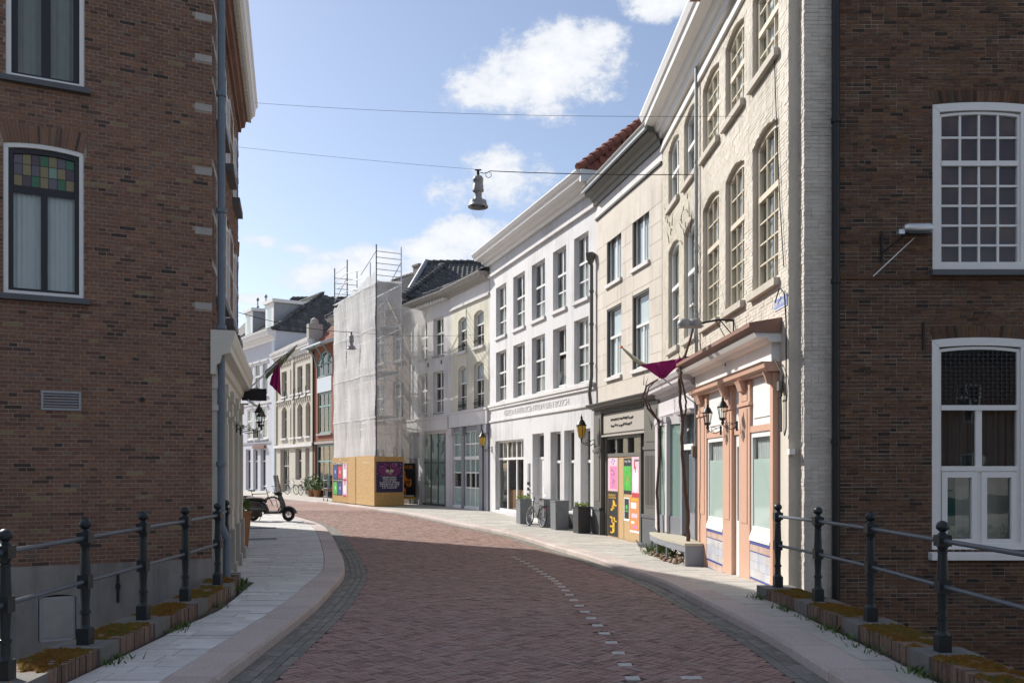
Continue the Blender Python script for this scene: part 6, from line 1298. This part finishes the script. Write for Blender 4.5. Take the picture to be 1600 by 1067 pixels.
def hanging_lamp(label, p, s=1.0):
    t = thing('hanging_lamp', label, 'street lamp', p); n_ = 20
    q = MB(); q.box(-.06 * s, .06 * s, -.012, .012, -.01, .015); q.lathe([(.03, -.12), (.03, .0)], n=8); q.build('hanger', 'iron_black', t)
    q = MB(); q.lathe([(a * s, z * s) for a, z in ((.03, -.10), (.07, -.115), (.095, -.15), (.098, -.2), (.092, -.21), (.092, -.27), (.098, -.28), (.098, -.34), (.105, -.36), (.105, -.39), (.07, -.41), (.068, -.5), (.085, -.54))], n=n_); q.build('gear_housing', 'lamp_grey', t, smooth=True)
    q = MB(); q.lathe([(a * s, z * s) for a, z in ((.085, -.54), (.15, -.56), (.16, -.6), (.165, -.63), (.19, -.665), (.185, -.685), (.13, -.66), (.12, -.6))], n=n_); q.build('reflector', 'lamp_grey', t, smooth=True)
    q = MB(); q.lathe([(a * s, z * s) for a, z in ((.12, -.66), (.125, -.71), (.115, -.77), (.09, -.83), (.05, -.87), (.005, -.885))], n=n_); q.build('glass_bowl', 'glass_bulb', t, smooth=True); return t
def wire(label, pts, r=.008, sag=0):
    q = MB(); P_ = []
    for a, b in zip(pts, pts[1:]):
        a, b = Vector(a), Vector(b)
        for k in range(12): f = k / 12; p = a.lerp(b, f); p.z -= sag * 4 * f * (1 - f); P_.append(p)
    P_.append(Vector(pts[-1])); c = P_[0].copy(); q.tube([p - c for p in P_], r, 5); o = q.build('overhead_wire', 'iron_black', loc=c); return tag(o, label, 'wire')
lp = PX(747, 266, 18.9); hanging_lamp('large grey street lamp hanging on a wire over the road', lp, 1.15)
wa_ = Vector(FS.w(6.6, -.02, 8.78)); wb_ = PX(1087, 273, 18.35)
wire('thin wire from the left brick house to the hanging street lamp', [wa_, lp + Vector((0, 0, .01))], .003, .02); wire('dark cable from the hanging street lamp to the cream houses', [lp + Vector((.05, 0, -.05)), lp + Vector((.25, 0, -.02)), wb_], .009, .03)
q = MB(); q.torus((0, 0, 0), .06, .006, 'y', 16, 5); o = q.build('cable_loop', 'iron_black', loc=lp + Vector((.22, 0, -.1))); tag(o, 'small loop of cable beside the large hanging street lamp', 'cable')
wire('upper thin wire crossing the street high above the lamp', [PX(384, 160, 19.3), PX(1162, 182, 14.85)], .0035, .1)
l2 = PX(549, 519, 36.0); hanging_lamp('small looking street lamp hanging in front of the white netting', l2, 1.0)
wire('wire from the far lamp to the pale green house wall', [l2, PX(737, 523, 39.4)], .006, .1); wire('wire from the far lamp towards the left side of the street', [l2, Vector((-9.65, 30.9, 7.25))], .012, .15)

# twin lamp on the cream house
tl_ = thing('wall_street_lamp', 'twin headed grey street lamp on an arm from the cream house', 'street lamp', FA.w(FA.u(1147), 0, 4.36), FA.rz)
q = MB(); q.tube([(0, 0, .02), (-.02, -.25, .04), (-.08, -.5, .0), (-.1, -.62, -.03)], .018, 8); q.tube([(.0, -.01, -.42), (0, -.01, .05)], .014, 6); q.tube([(0, -.01, -.25), (-.01, -.24, .03)], .01, 6); q.tube([(.0, -.01, -.42), (-.05, -.1, -.46), (-.12, -.12, -.75)], .014, 6); q.build('arm', 'iron_black', tl_)
for dy in (-.66, -.84):
    q = MB(); q.tube_rings([[(-.1 + .11 * s * math.cos(a), dy + .13 * s * math.sin(a), z) for a in [6.283 * k / 14 for k in range(14)]] for s, z in ((.95, -.06), (1, -.045), (.9, .02), (.6, .06), (.15, .075))]); q.build('lamp_head', 'lamp_grey', tl_, smooth=True)
q = MB(); q.box(-.2, 0, -.95, -.53, -.085, -.06); q.build('lamp_tray', 'lamp_grey', tl_)
q = MB(); q.tube([(-.05, -.3, .02), (.1, -.2, -.25), (.06, -.05, -.45), (-.12, -.04, -.5), (-.22, -.04, -.66), (-.2, -.04, -.85)], .007, 5); q.build('loose_cable', 'iron_black', tl_)

# vines
def vine(label, paths, twigs):
    t = thing('vine', label, 'vine', paths[0][0][0]); o_ = paths[0][0][0]
    for pts, r0, r1_ in paths:
        q = MB(); n_ = len(pts); fine = []
        for a, b in zip(pts, pts[1:]):
            for k in range(4): fine.append(a.lerp(b, k / 4) - o_ + Vector((R.gauss(0, .006), R.gauss(0, .006), 0)))
        fine.append(pts[-1] - o_); q.tube(fine, [r0 + (r1_ - r0) * i / len(fine) for i in range(len(fine))], 7); q.build('stem', 'bark', t, smooth=True)
    for (p, n_, sx) in twigs:
        for k in range(n_):
            q = MB(); a = p + Vector((R.uniform(-.02, .02), R.uniform(-.5, .5) * sx, R.uniform(-.5, .5))) - o_; d = Vector((R.uniform(-.06, .02), R.uniform(-.3, .3), R.uniform(.0, .28))); q.tube([a, a + d * .5 + Vector((0, 0, .03)), a + d], [.01, .007, .003], 5); q.build('twig', 'bark', t)
    return t
V = lambda lst: [PX(*p) for p in lst]
vine('bare vine stem climbing in front of the dark shop front', [(V([(1030.5, 868, 20.2), (1029, 820, 20.2), (1026.6, 769, 20.3), (1031.5, 690, 20.4), (1030, 659, 20.4), (1012, 638, 20.4), (1005, 620, 20.5), (1010, 603, 20.5), (1029, 592, 20.4)]), .035, .018), (V([(1030, 660, 20.3), (1018, 640, 20.2), (1009, 622, 20.3), (1014, 605, 20.3), (1031, 590, 20.3)]), .02, .012)], [(PX(1020, 640, 20.4), 5, .6), (PX(1006, 612, 20.5), 4, .6)])
vine('bare vine trunk rising from the curved bench up the cream house wall', [(V([(1075.8, 848, 17.8), (1074, 800, 17.8), (1070.9, 769, 17.8), (1066, 710, 17.8), (1066, 659, 17.8), (1060.8, 595, 17.9), (1071, 553, 18.0), (1082.4, 517, 18.1), (1086.5, 486, 18.2), (1084, 461, 18.4), (1088.6, 397, 18.25), (1091, 349, 18.2)]), .042, .012), (V([(1066, 659, 17.8), (1072, 640, 17.8), (1070, 615, 17.8), (1064, 590, 17.8), (1063, 570, 17.8), (1068, 556, 17.9)]), .022, .012)], [(PX(1083, 470, 18.4), 8, .5), (PX(1087, 400, 18.25), 8, .5), (PX(1075, 335, 18.9), 16, 1.6), (PX(1064, 580, 17.8), 6, .6), (PX(1045, 350, 21.1), 10, 1.4)])

def patch(c00, c10, c11, c01, rip, ph, n=16):
    """cloth between four corner points with soft folds"""
    q = MB()
    def fn(a, b):
        p = c00 * ((1 - a) * (1 - b)) + c10 * (a * (1 - b)) + c11 * (a * b) + c01 * ((1 - a) * b); return p + Vector((.3, -1, .1)) * (rip * math.sin(a * 15 + ph + b * 3) * (.25 + .75 * b) + rip * .5 * math.sin(a * 31 + b * 7))
    q.grid(fn, n * 2, n); return q
f1 = thing('flag', 'purple and green flag hanging from a pole on the left brick house', 'flag', PX(366, 628, 19.7)); o_ = PX(366, 628, 19.7)
q = MB(); q.tube([Vector((0, 0, 0)), PX(462, 541, 20.3) - o_], .018, 8); q.build('pole', 'aluminium', f1)
r_ = lambda x, y, Y=20.05: PX(x, y, Y) - o_
patch(r_(414, 580), r_(440, 557, 20.15), r_(437, 572), r_(415, 594), .025, 0).build('green_cloth', 'flag_green', f1, smooth=True)
patch(r_(437, 560, 20.15), r_(466, 537, 20.3), r_(460, 548, 20.3), r_(438, 574, 20.1), .03, 2).build('green_fold', 'flag_green', f1, smooth=True)
patch(r_(424, 588, 19.95), r_(437, 564, 19.95), r_(439, 618, 19.9), r_(421, 600, 19.9), .02, 1).build('purple_cloth', 'flag_purple', f1, smooth=True)
f2 = thing('flag', 'purple and cream flag tangled in the vine by the lilac shop', 'flag', PX(1090, 633, 18.2)); o_ = PX(1090, 633, 18.2)
q = MB(); q.tube([Vector((0, 0, 0)), PX(1037, 592, 18.5) - o_, PX(971, 542.5, 18.9) - o_], .016, 8); q.build('pole', 'wood_white', f2)
q = MB(); q.lathe([(.0, -.03), (.03, -.02), (.035, .0), (.02, .03), (.0, .04)], PX(971, 542.5, 18.9) - o_, 8); q.build('pole_tip', 'orange', f2)
r_ = lambda x, y, Y: PX(x, y, Y) - o_
q = MB(); q.tube([r_(974, 545, 18.85), r_(990, 560, 18.75), r_(1005, 570, 18.65), r_(1025, 577, 18.5), r_(1045, 573, 18.35), r_(1062, 568, 18.2), r_(1076, 560, 18.05)], [.02, .04, .05, .06, .065, .06, .03], 8); q.build('cream_roll', 'flag_cream', f2, smooth=True)
patch(r_(1000, 570, 18.6), r_(1074, 558, 18.0), r_(1040, 590, 18.3), r_(1034, 592, 18.35), .03, 1).build('purple_cloth', 'flag_purple', f2, smooth=True)
patch(r_(1071, 557, 18.0), r_(1080, 556, 17.95), r_(1087, 572, 17.9), r_(1074, 572, 17.95), .03, 0, 8).build('purple_knot', 'flag_purple', f2, smooth=True)

# planters, bicycle, pigeon
def leaves(q, c, rx, ry, rz, n, s=(.03, .06)):
    for i in range(n):
        a = R.uniform(0, 6.283); b = R.uniform(-.2, 1) ; k = R.uniform(.3, 1) ** .5; p = Vector((c[0] + rx * k * math.cos(a), c[1] + ry * k * math.sin(a), c[2] + rz * b * (1.1 - k * .5))); d = Vector((R.gauss(0, 1), R.gauss(0, 1), R.gauss(.5, .8))).normalized(); e = d.orthogonal().normalized(); l_ = R.uniform(*s); q.face([p - e * l_ * .3, p + d * l_ * .5 - e * l_ * .1 , p + d * l_, p + e * l_ * .3], R.random())
def planter(label, X, Y, w_, h_, m, plant=None, rz=None):
    t = thing('planter', label, 'planter', (X, Y, pav(Y)), F3.rz if rz is None else rz); a = w_ / 2; q = MB()
    q.hexa([(-a * .96, -a * .96, 0), (a * .96, -a * .96, 0), (a * .96, a * .96, 0), (-a * .96, a * .96, 0), (-a, -a, h_), (a, -a, h_), (a, a, h_), (-a, a, h_)]); q.build('box', m, t)
    q = MB(); q.box(-a - .012, a + .012, -a - .012, -a + .03, h_ - .03, h_ + .008); q.box(-a - .012, a + .012, a - .03, a + .012, h_ - .03, h_ + .008); q.box(-a - .012, -a + .03, -a + .03, a - .03, h_ - .03, h_ + .008); q.box(a - .03, a + .012, -a + .03, a - .03, h_ - .03, h_ + .008); q.build('rim', m, t)
    if plant: q = MB(); leaves(q, (0, 0, h_), a * 1.05, a * 1.05, .16, 420); kind(q.build('plant', plant, t), 'stuff')
    return t
planter('grey metal planter with bright green plants under the shop window', .42, 31.4, .44, .86, 'planter_lead', 'leaf_bright'); planter('empty grey metal planter just behind the parked bicycle', 1.18, 29.75, .42, .92, 'planter_lead'); planter('empty grey metal planter in the sun, third of the row', 1.52, 28.65, .46, .92, 'planter_lead'); planter('black planter with bright green plants beside the dark shop front', 2.12, 27.2, .42, .80, 'planter_dark', 'leaf_bright')
def bicycle(label, p, rz, lean=.06, fm='iron_black'):
    t = thing('bicycle', label, 'bicycle', p, rz); t.rotation_euler = (lean, 0, rz); r = .335
    for x in (0, 1.08):
        q = MB(); q.torus((0, 0, 0), r - .02, .02, 'y', 28, 7); wh = q.build('wheel', 'rubber', t, smooth=True, loc=(x, 0, r)); q = MB(); q.torus((0, 0, 0), r - .045, .011, 'y', 28, 5); q.build('rim', 'steel', wh, smooth=True); q = MB()
        for k in range(18): a = 6.283 * k / 18; q.tube([(0, .02 * (-1) ** k, 0), ((r - .05) * math.cos(a), 0, (r - .05) * math.sin(a))], .0022, 3)
        q.tube([(0, -.05, 0), (0, .05, 0)], .018, 8); q.build('spokes', 'steel', wh)
        q = MB(); q.tube([(x + (r + .015) * math.cos(a), 0, r + (r + .015) * math.sin(a)) for a in [.3 + k * .26 for k in range(11)]], .013, 6); q.build('mudguard', fm, t)
    q = MB(); bb = (.42, 0, .29); st = (.27, 0, .78); hd = (.86, 0, .86); hb = (.90, 0, .68)
    for a, b, rr_ in ((bb, st, .016), (st, (.85, 0, .80), .016), (bb, hb, .018), ((0, .05, r), bb, .01), ((0, -.05, r), bb, .01), ((0, .05, r), st, .009), ((0, -.05, r), st, .009), (hb, (.83, 0, .98), .019), (hb, (1.0, .045, .5), .012), (hb, (1.0, -.045, .5), .012), ((1.0, .045, .5), (1.08, .05, r), .012), ((1.0, -.045, .5), (1.08, -.05, r), .012)): q.tube([a, b], rr_, 7)
    q.build('frame', fm, t)
    q = MB(); q.tube([(.83, 0, .97), (.80, 0, 1.06), (.84, .12, 1.1), (.74, .28, 1.08), (.62, .30, 1.06)], .011, 6); q.tube([(.80, 0, 1.06), (.84, -.12, 1.1), (.74, -.28, 1.08), (.62, -.30, 1.06)], .011, 6); q.build('handlebar', 'steel', t)
    q = MB(); q.tube_rings([[(x, wd_ * math.cos(a), z + .028 * math.sin(a)) for a in [6.283 * k / 10 for k in range(10)]] for x, wd_, z in ((.10, .05, .93), (.14, .10, .935), (.22, .095, .925), (.32, .045, .92), (.38, .018, .915))]); q.tube([st, (.24, 0, .92)], .013, 6); q.build('saddle', 'seat_black', t, smooth=True)
    q = MB(); q.box(-.22, .2, -.07, .07, .70, .72); q.tube([(-.1, .06, .7), (0, .06, r)], .007, 5); q.tube([(-.1, -.06, .7), (0, -.06, r)], .007, 5); q.build('carrier', fm, t)
    q = MB(); q.lathe([(.09, -.008), (.09, .008)], (0, 0, 0), 14); ck = q.build('chainring', 'steel', t, loc=(.42, -.04, .29)); ck.rotation_euler = (math.pi / 2, 0, 0)
    q = MB(); q.tube([(.42, -.07, .29), (.50, -.07, .14)], .01, 5); q.box(.46, .55, -.15, -.07, .125, .15); q.tube([(.42, .07, .29), (.34, .07, .44)], .01, 5); q.box(.29, .38, .07, .15, .425, .45); q.build('cranks', 'steel', t)
    q = MB(); q.box(-.24, -.22, -.03, .03, .6, .66); q.build('rear_light', 'red', t); q = MB(); q.lathe([(.03, 0), (.035, .05), (.01, .06)], (0, 0, 0), 10); hl_ = q.build('headlight', 'steel', t, loc=(.9, 0, .86)); hl_.rotation_euler = (0, math.pi / 2, 0); return t
bicycle('black city bicycle parked between the grey planters', (.98, 29.55, pav(29.5)), math.atan2(1.05, -.42), .1)
bicycle('bicycle parked behind the dark scooter', (-10.8, 36.3, pav(36)), .15, .05); bicycle('left of the two bicycles against the pale grey brick house', (-15.3, 61.0, pav(61)), -.75, .08, 'zinc'); bicycle('right bicycle near the potted plants at the far houses', (-13.9, 59.0, pav(59)), -.9, .08)
pg = thing('pigeon', 'grey pigeon standing on the pavement near the curved bench', 'pigeon', (3.06, 21.2, pav(21.2)), 2.6)
q = MB(); q.tube_rings([[(x, wd_ * math.cos(a), z + h_ * math.sin(a)) for a in [6.283 * k / 10 for k in range(10)]] for x, wd_, z, h_ in ((-.2, .02, .085, .008), (-.13, .035, .095, .015), (-.06, .055, .115, .045), (.02, .062, .13, .06), (.07, .05, .15, .055), (.1, .032, .19, .035), (.115, .024, .225, .024), (.14, .02, .235, .02), (.16, .006, .232, .007), (.178, .003, .226, .003))]); q.build('pigeon_body', 'lead', pg, smooth=True)
q = MB(); q.tube([(.01, .02, .08), (.015, .022, .0)], .005, 5); q.tube([(.01, -.02, .08), (.02, -.022, .0)], .005, 5); q.build('legs', 'terracotta', pg)

# scooter
s_ = thing('scooter', 'dark grey scooter with a tall windscreen parked by the corner', 'scooter', (-9.42, 32.6, pav(32.6)), -.06)
def loft(rows, n=14, pw=1.0):
    """rows: x, half width, z low, z high"""
    rg = []
    for x, w_, z0, z1 in rows: rg.append([(x, w_ * math.copysign(abs(math.cos(a)) ** .8, math.cos(a)), (z0 + z1) / 2 + (z1 - z0) / 2 * math.copysign(abs(math.sin(a)) ** .8, math.sin(a))) for a in [6.283 * k / n for k in range(n)]])
    q = MB(); q.tube_rings(rg); return q
loft([(-.46, .05, .58, .68), (-.36, .15, .46, .74), (-.15, .20, .38, .78), (.1, .21, .34, .77), (.32, .20, .32, .72), (.48, .15, .30, .62), (.56, .11, .27, .45)]).build('rear_body', 'scooter_paint', s_, smooth=True)
loft([(-.42, .08, .76, .80), (-.3, .14, .76, .86), (0, .15, .75, .86), (.3, .14, .72, .84), (.46, .1, .68, .78), (.5, .05, .66, .72)]).build('seat', 'seat_black', s_, smooth=True)
q = MB(); q.hexa([(.45, -.18, .26), (1.05, -.17, .28), (1.05, .17, .28), (.45, .18, .26), (.45, -.18, .34), (1.02, -.17, .35), (1.02, .17, .35), (.45, .18, .34)]); q.build('floorboard', 'scooter_paint', s_)
q = MB(); rows = [(1.0, .17, .30, .10), (1.10, .20, .45, .11), (1.08, .22, .62, .10), (1.02, .22, .80, .09), (.96, .17, .94, .09)]
rg = [[(x + d_ * math.cos(a) * (1 if math.cos(a) > 0 else .4), w_ * math.sin(a), z + .0) for a in [6.283 * k / 14 for k in range(14)]] for x, w_, z, d_ in rows]; q.tube_rings(rg); q.build('leg_shield', 'scooter_paint', s_, smooth=True)
q = MB(); q.tube_rings([[(1.31 + r_ * math.cos(a), w_ * math.cos(b), .235 + r_ * math.sin(a) + .0) for b, r_ in [(6.283 * k / 8, .27 + .05 * math.sin(6.283 * k / 8)) for k in range(8)] for w_ in (.09,)] for a in [.15 + k * .28 for k in range(10)]]); q.build('front_fender', 'scooter_paint', s_, smooth=True)
for x in (0, 1.31):
    q = MB(); q.torus((0, 0, 0), .175, .06, 'y', 26, 9); wh = q.build('wheel', 'rubber', s_, smooth=True, loc=(x, 0, .232)); q = MB(); q.torus((0, 0, 0), .115, .022, 'y', 22, 6)
    for k in range(5): a = 6.283 * k / 5; q.tube([(0, 0, 0), (.11 * math.cos(a), 0, .11 * math.sin(a))], .016, 5)
    q.tube([(0, -.05, 0), (0, .05, 0)], .035, 10); q.build('rim', 'steel', wh)
loft([(.80, .06, .95, 1.02), (.88, .12, .92, 1.08), (.97, .13, .90, 1.08), (1.05, .09, .93, 1.04)]).build('headset', 'seat_black', s_, smooth=True)
q = MB(); q.tube([(.9, -.1, 1.02), (.84, -.34, 1.04)], .018, 7); q.tube([(.9, .1, 1.02), (.84, .34, 1.04)], .018, 7); q.tube([(1.0, 0, .9), (1.31, .08, .24)], .02, 7); q.build('handlebar', 'seat_black', s_)
for sy in (-1, 1): q = MB(); q.tube([(.88, sy * .22, 1.04), (.84, sy * .33, 1.24)], .008, 5); q.lathe([(.0, -.012), (.05, -.01), (.055, .0), (.05, .01), (0, .012)], (.84, sy * .34, 1.27), 12); q.build('mirror', 'seat_black', s_)
q = MB(); q.grid(lambda a, b: (1.04 - .13 * b - .10 * (2 * a - 1) ** 2, (2 * a - 1) * (.26 - .05 * b), 1.06 + .60 * b), 10, 8); q.grid(lambda a, b: (1.032 - .13 * b - .10 * (2 * a - 1) ** 2, (2 * a - 1) * (.26 - .05 * b), 1.06 + .60 * b), 10, 8); q.build('windscreen', 'windscreen', s_, smooth=True)
q = MB(); q.lathe([(.07, 0), (.075, .02), (.04, .04), (.0, .045)], (0, 0, 0), 14); hl_ = q.build('headlight', 'glass_bulb', s_, loc=(1.05, 0, 1.0)); hl_.rotation_euler = (0, math.pi / 2, 0)
box_obj('number_plate', 'yellow', s_, -.5, -.485, -.07, .07, .42, .55); q = MB(); q.tube([(.35, -.1, .22), (.28, -.17, .0)], .014, 6); q.tube([(-.1, -.12, .26), (-.4, -.16, .3)], .045, 8); q.build('exhaust', 'seat_black', s_); box_obj('engine', 'seat_black', s_, -.2, .3, -.14, .12, .15, .4)
box_obj('tail_light', 'red', s_, -.5, -.47, -.05, .05, .6, .66); q = MB(); q.tube([(.85, -.15, .95), (.95, -.19, .6), (1.05, -.2, .3)], .012, 6); q.build('cable_lock', 'seat_black', s_)

# left house: sign box, camera, plant pot
sg = thing('sign_box', 'small black projecting sign on the left house corner', 'sign', FS.w(Ls - .1, -.3, 3.42), FS.rz); box_obj('panel', 'black', sg, -.03, .03, -.3, .22, -.12, .14)
q = MB(); q.tube([(0, .3, 0), (0, .2, 0)], .02, 6); q.build('bracket', 'iron_black', sg)
cv = thing('security_camera', 'grey security camera under the black projecting sign', 'camera', FS.w(Ls - .1, -.02, 3.22), FS.rz); q = MB(); q.tube([(0, 0, 0), (0, -.2, .0)], .018, 6); q.build('bracket', 'zinc', cv); q = MB(); q.hexa([(-.05, -.22, .04), (.05, -.22, .04), (.05, -.5, -.16), (-.05, -.5, -.16), (-.05, -.18, .12), (.05, -.18, .12), (.05, -.44, -.06), (-.05, -.44, -.06)]); q.build('housing', 'aluminium', cv)
pt = thing('plant_pot', 'tall tapered terracotta pot with a shrub at the left house corner', 'plant pot', (-6.66, 22.2, pav(22.2))); q = MB(); q.lathe([(.12, 0), (.2, .84), (.22, .85), (.22, .9), (.18, .9), (.17, .8)], n=4); q.build('pot', 'terracotta', pt); q = MB(); leaves(q, (0, 0, .95), .17, .17, .35, 320, (.04, .08)); kind(q.build('shrub', 'leaf', pt), 'stuff')
# far pots, crates, trolley
for k, (x, y, h_, lab) in enumerate(((-12.75, 57.0, 1.0, 'tall green potted bush in front of the turquoise shop'), (-12.15, 56.0, .6, 'low potted shrub in front of the turquoise shop'))):
    t = thing('potted_plant', lab, 'potted plant', (x, y, pav(y))); q = MB(); q.lathe([(.2, 0), (.28, .4), (.3, .42), (.26, .42)], n=12); q.build('pot', 'terracotta', t); q = MB(); leaves(q, (0, 0, .55), .5, .5, h_, 500, (.08, .16)); kind(q.build('foliage', 'leaf', t), 'stuff')
t = thing('wooden_crate', 'brown slatted crate bench beside the potted plants', 'crate', (-11.6, 55.9, pav(56)), F7.rz)
for k in range(3): box_obj('slat', 'terracotta', t, -.6, .6, -.25 + k * .17, -.1 + k * .17, .42, .46)
for x in (-.55, .5): box_obj('leg', 'terracotta', t, x, x + .06, -.25, .24, 0, .42)
t = thing('trolley', 'grey wire trolley standing left of the hoarding', 'trolley', (-9.95, 49.0, pav(49)), FSC.rz); q = MB()
for z in (.25, .7, 1.15): q.tube([(-.35, -.25, z), (.35, -.25, z), (.35, .25, z), (-.35, .25, z), (-.35, -.25, z)], .015, 5)
for x, y in ((-.35, -.25), (.35, -.25), (.35, .25), (-.35, .25)): q.tube([(x, y, .1), (x, y, 1.3)], .018, 6)
q.build('frame', 'steel', t); box_obj('crate', 'planter_dark', t, -.32, .32, -.22, .22, .26, .55)
for x, y in ((-.35, -.25), (.35, -.25), (.35, .25), (-.35, .25)): q = MB(); q.torus((x, y, .06), .045, .018, 'y', 12, 5); q.build('caster', 'rubber', t)

# ================================================================== behind the camera: what the panes mirror
qy = MB(); qy.box(8.6, 40, -14, 11.8, -2.6, -.25); kind(qy.build('quay', 'paver_grey'), 'structure')
q = MB(); q.box(-3.7, 3.7, -30, -7.9, -2.6, road(0) - .03); kind(q.build('street_behind', 'paver_red'), 'structure')
for k, (A_, B_, h_, lab) in enumerate((((32, -13), (15, -15), 7.0, 'dark brick house across the quay behind the viewer'), ((14.8, -15), (4.6, -15.5), 6.5, 'brick house right behind the viewer beside the street'), ((-4.6, -15.5), (-20, -13), 6.0, 'brick house left behind the viewer beside the street'))):
    fb = Fac(A_, B_); t = fb.root('rear_brick_house', lab); n_ = int(fb.L / 2.6); ops = [op(.8 + i * 2.6, 1.9 + i * 2.6, z, z + 1.8, .1, .12) for i in range(n_) for z in (.9, 4.0) if z + 2 < h_]
    q = MB(); wall(q, 0, fb.L, -2.6, h_, ops); q.build('wall', 'brick_dark', t); body(t, fb.L, 8, -2.6, h_, 'brick_dark')
    for o_ in ops: win(t, o_, lights=((0, .6, 2, 1), (.6, 1, 2, 1)))
    q = MB(); q.extr([(-.4, h_), (-.4, h_ + .15), (4, h_ + 3.4), (8.4, h_ + .15), (8.4, h_)], -.1, fb.L + .1); q.build('roof', 'tile_dark', t)
hd_ = thing('hedge', 'green hedge on the quay mirrored in the lower right window', 'hedge', (10.5, 4.5, -.25)); q = MB(); leaves(q, (0, 0, .1), 1.5, .35, .9, 2500, (.06, .12)); kind(q.build('foliage', 'leaf', hd_), 'stuff')
vn = thing('van', 'white van on the quay mirrored in the lower right window', 'van', (11.2, 2.4, -.25), 0)
rg = [[(x, y * w_, z) for y, z in ((-.9, .35), (-.95, .9), (-.92, zm), (-.8, zt), (.8, zt), (.92, zm), (.95, .9), (.9, .35))] for x, w_, zm, zt in ((-2.3, .9, .75, .85), (-2.2, .97, .95, 1.05), (-1.5, 1, 1.1, 1.18), (-.8, 1, 1.5, 1.9), (-.5, 1, 1.55, 1.98), (2.3, 1, 1.6, 2.0), (2.4, .95, 1.5, 1.9))]
q = MB(); q.tube_rings(rg); q.build('body', 'white', vn)
for x in (-1.4, 1.5):
    for y in (-.85, .85): q = MB(); q.torus((x, y, .33), .22, .11, 'y', 20, 8); q.tube([(x, y - .06, .33), (x, y + .06, .33)], .14, 12); q.build('wheel', 'rubber', vn)
for x0, x1 in ((-.75, -.1), (0, .7)): 
    for y in (-.965, .955): q = MB(); q.hexa([(x0, y, 1.05), (x1, y, 1.05), (x1, y + .01, 1.05), (x0, y + .01, 1.05), (x0 + .12, y * .94, 1.6), (x1, y * .94, 1.6), (x1, y * .94 + .01, 1.6), (x0 + .12, y * .94 + .01, 1.6)]); q.build('side_window', 'glass_dark', vn)
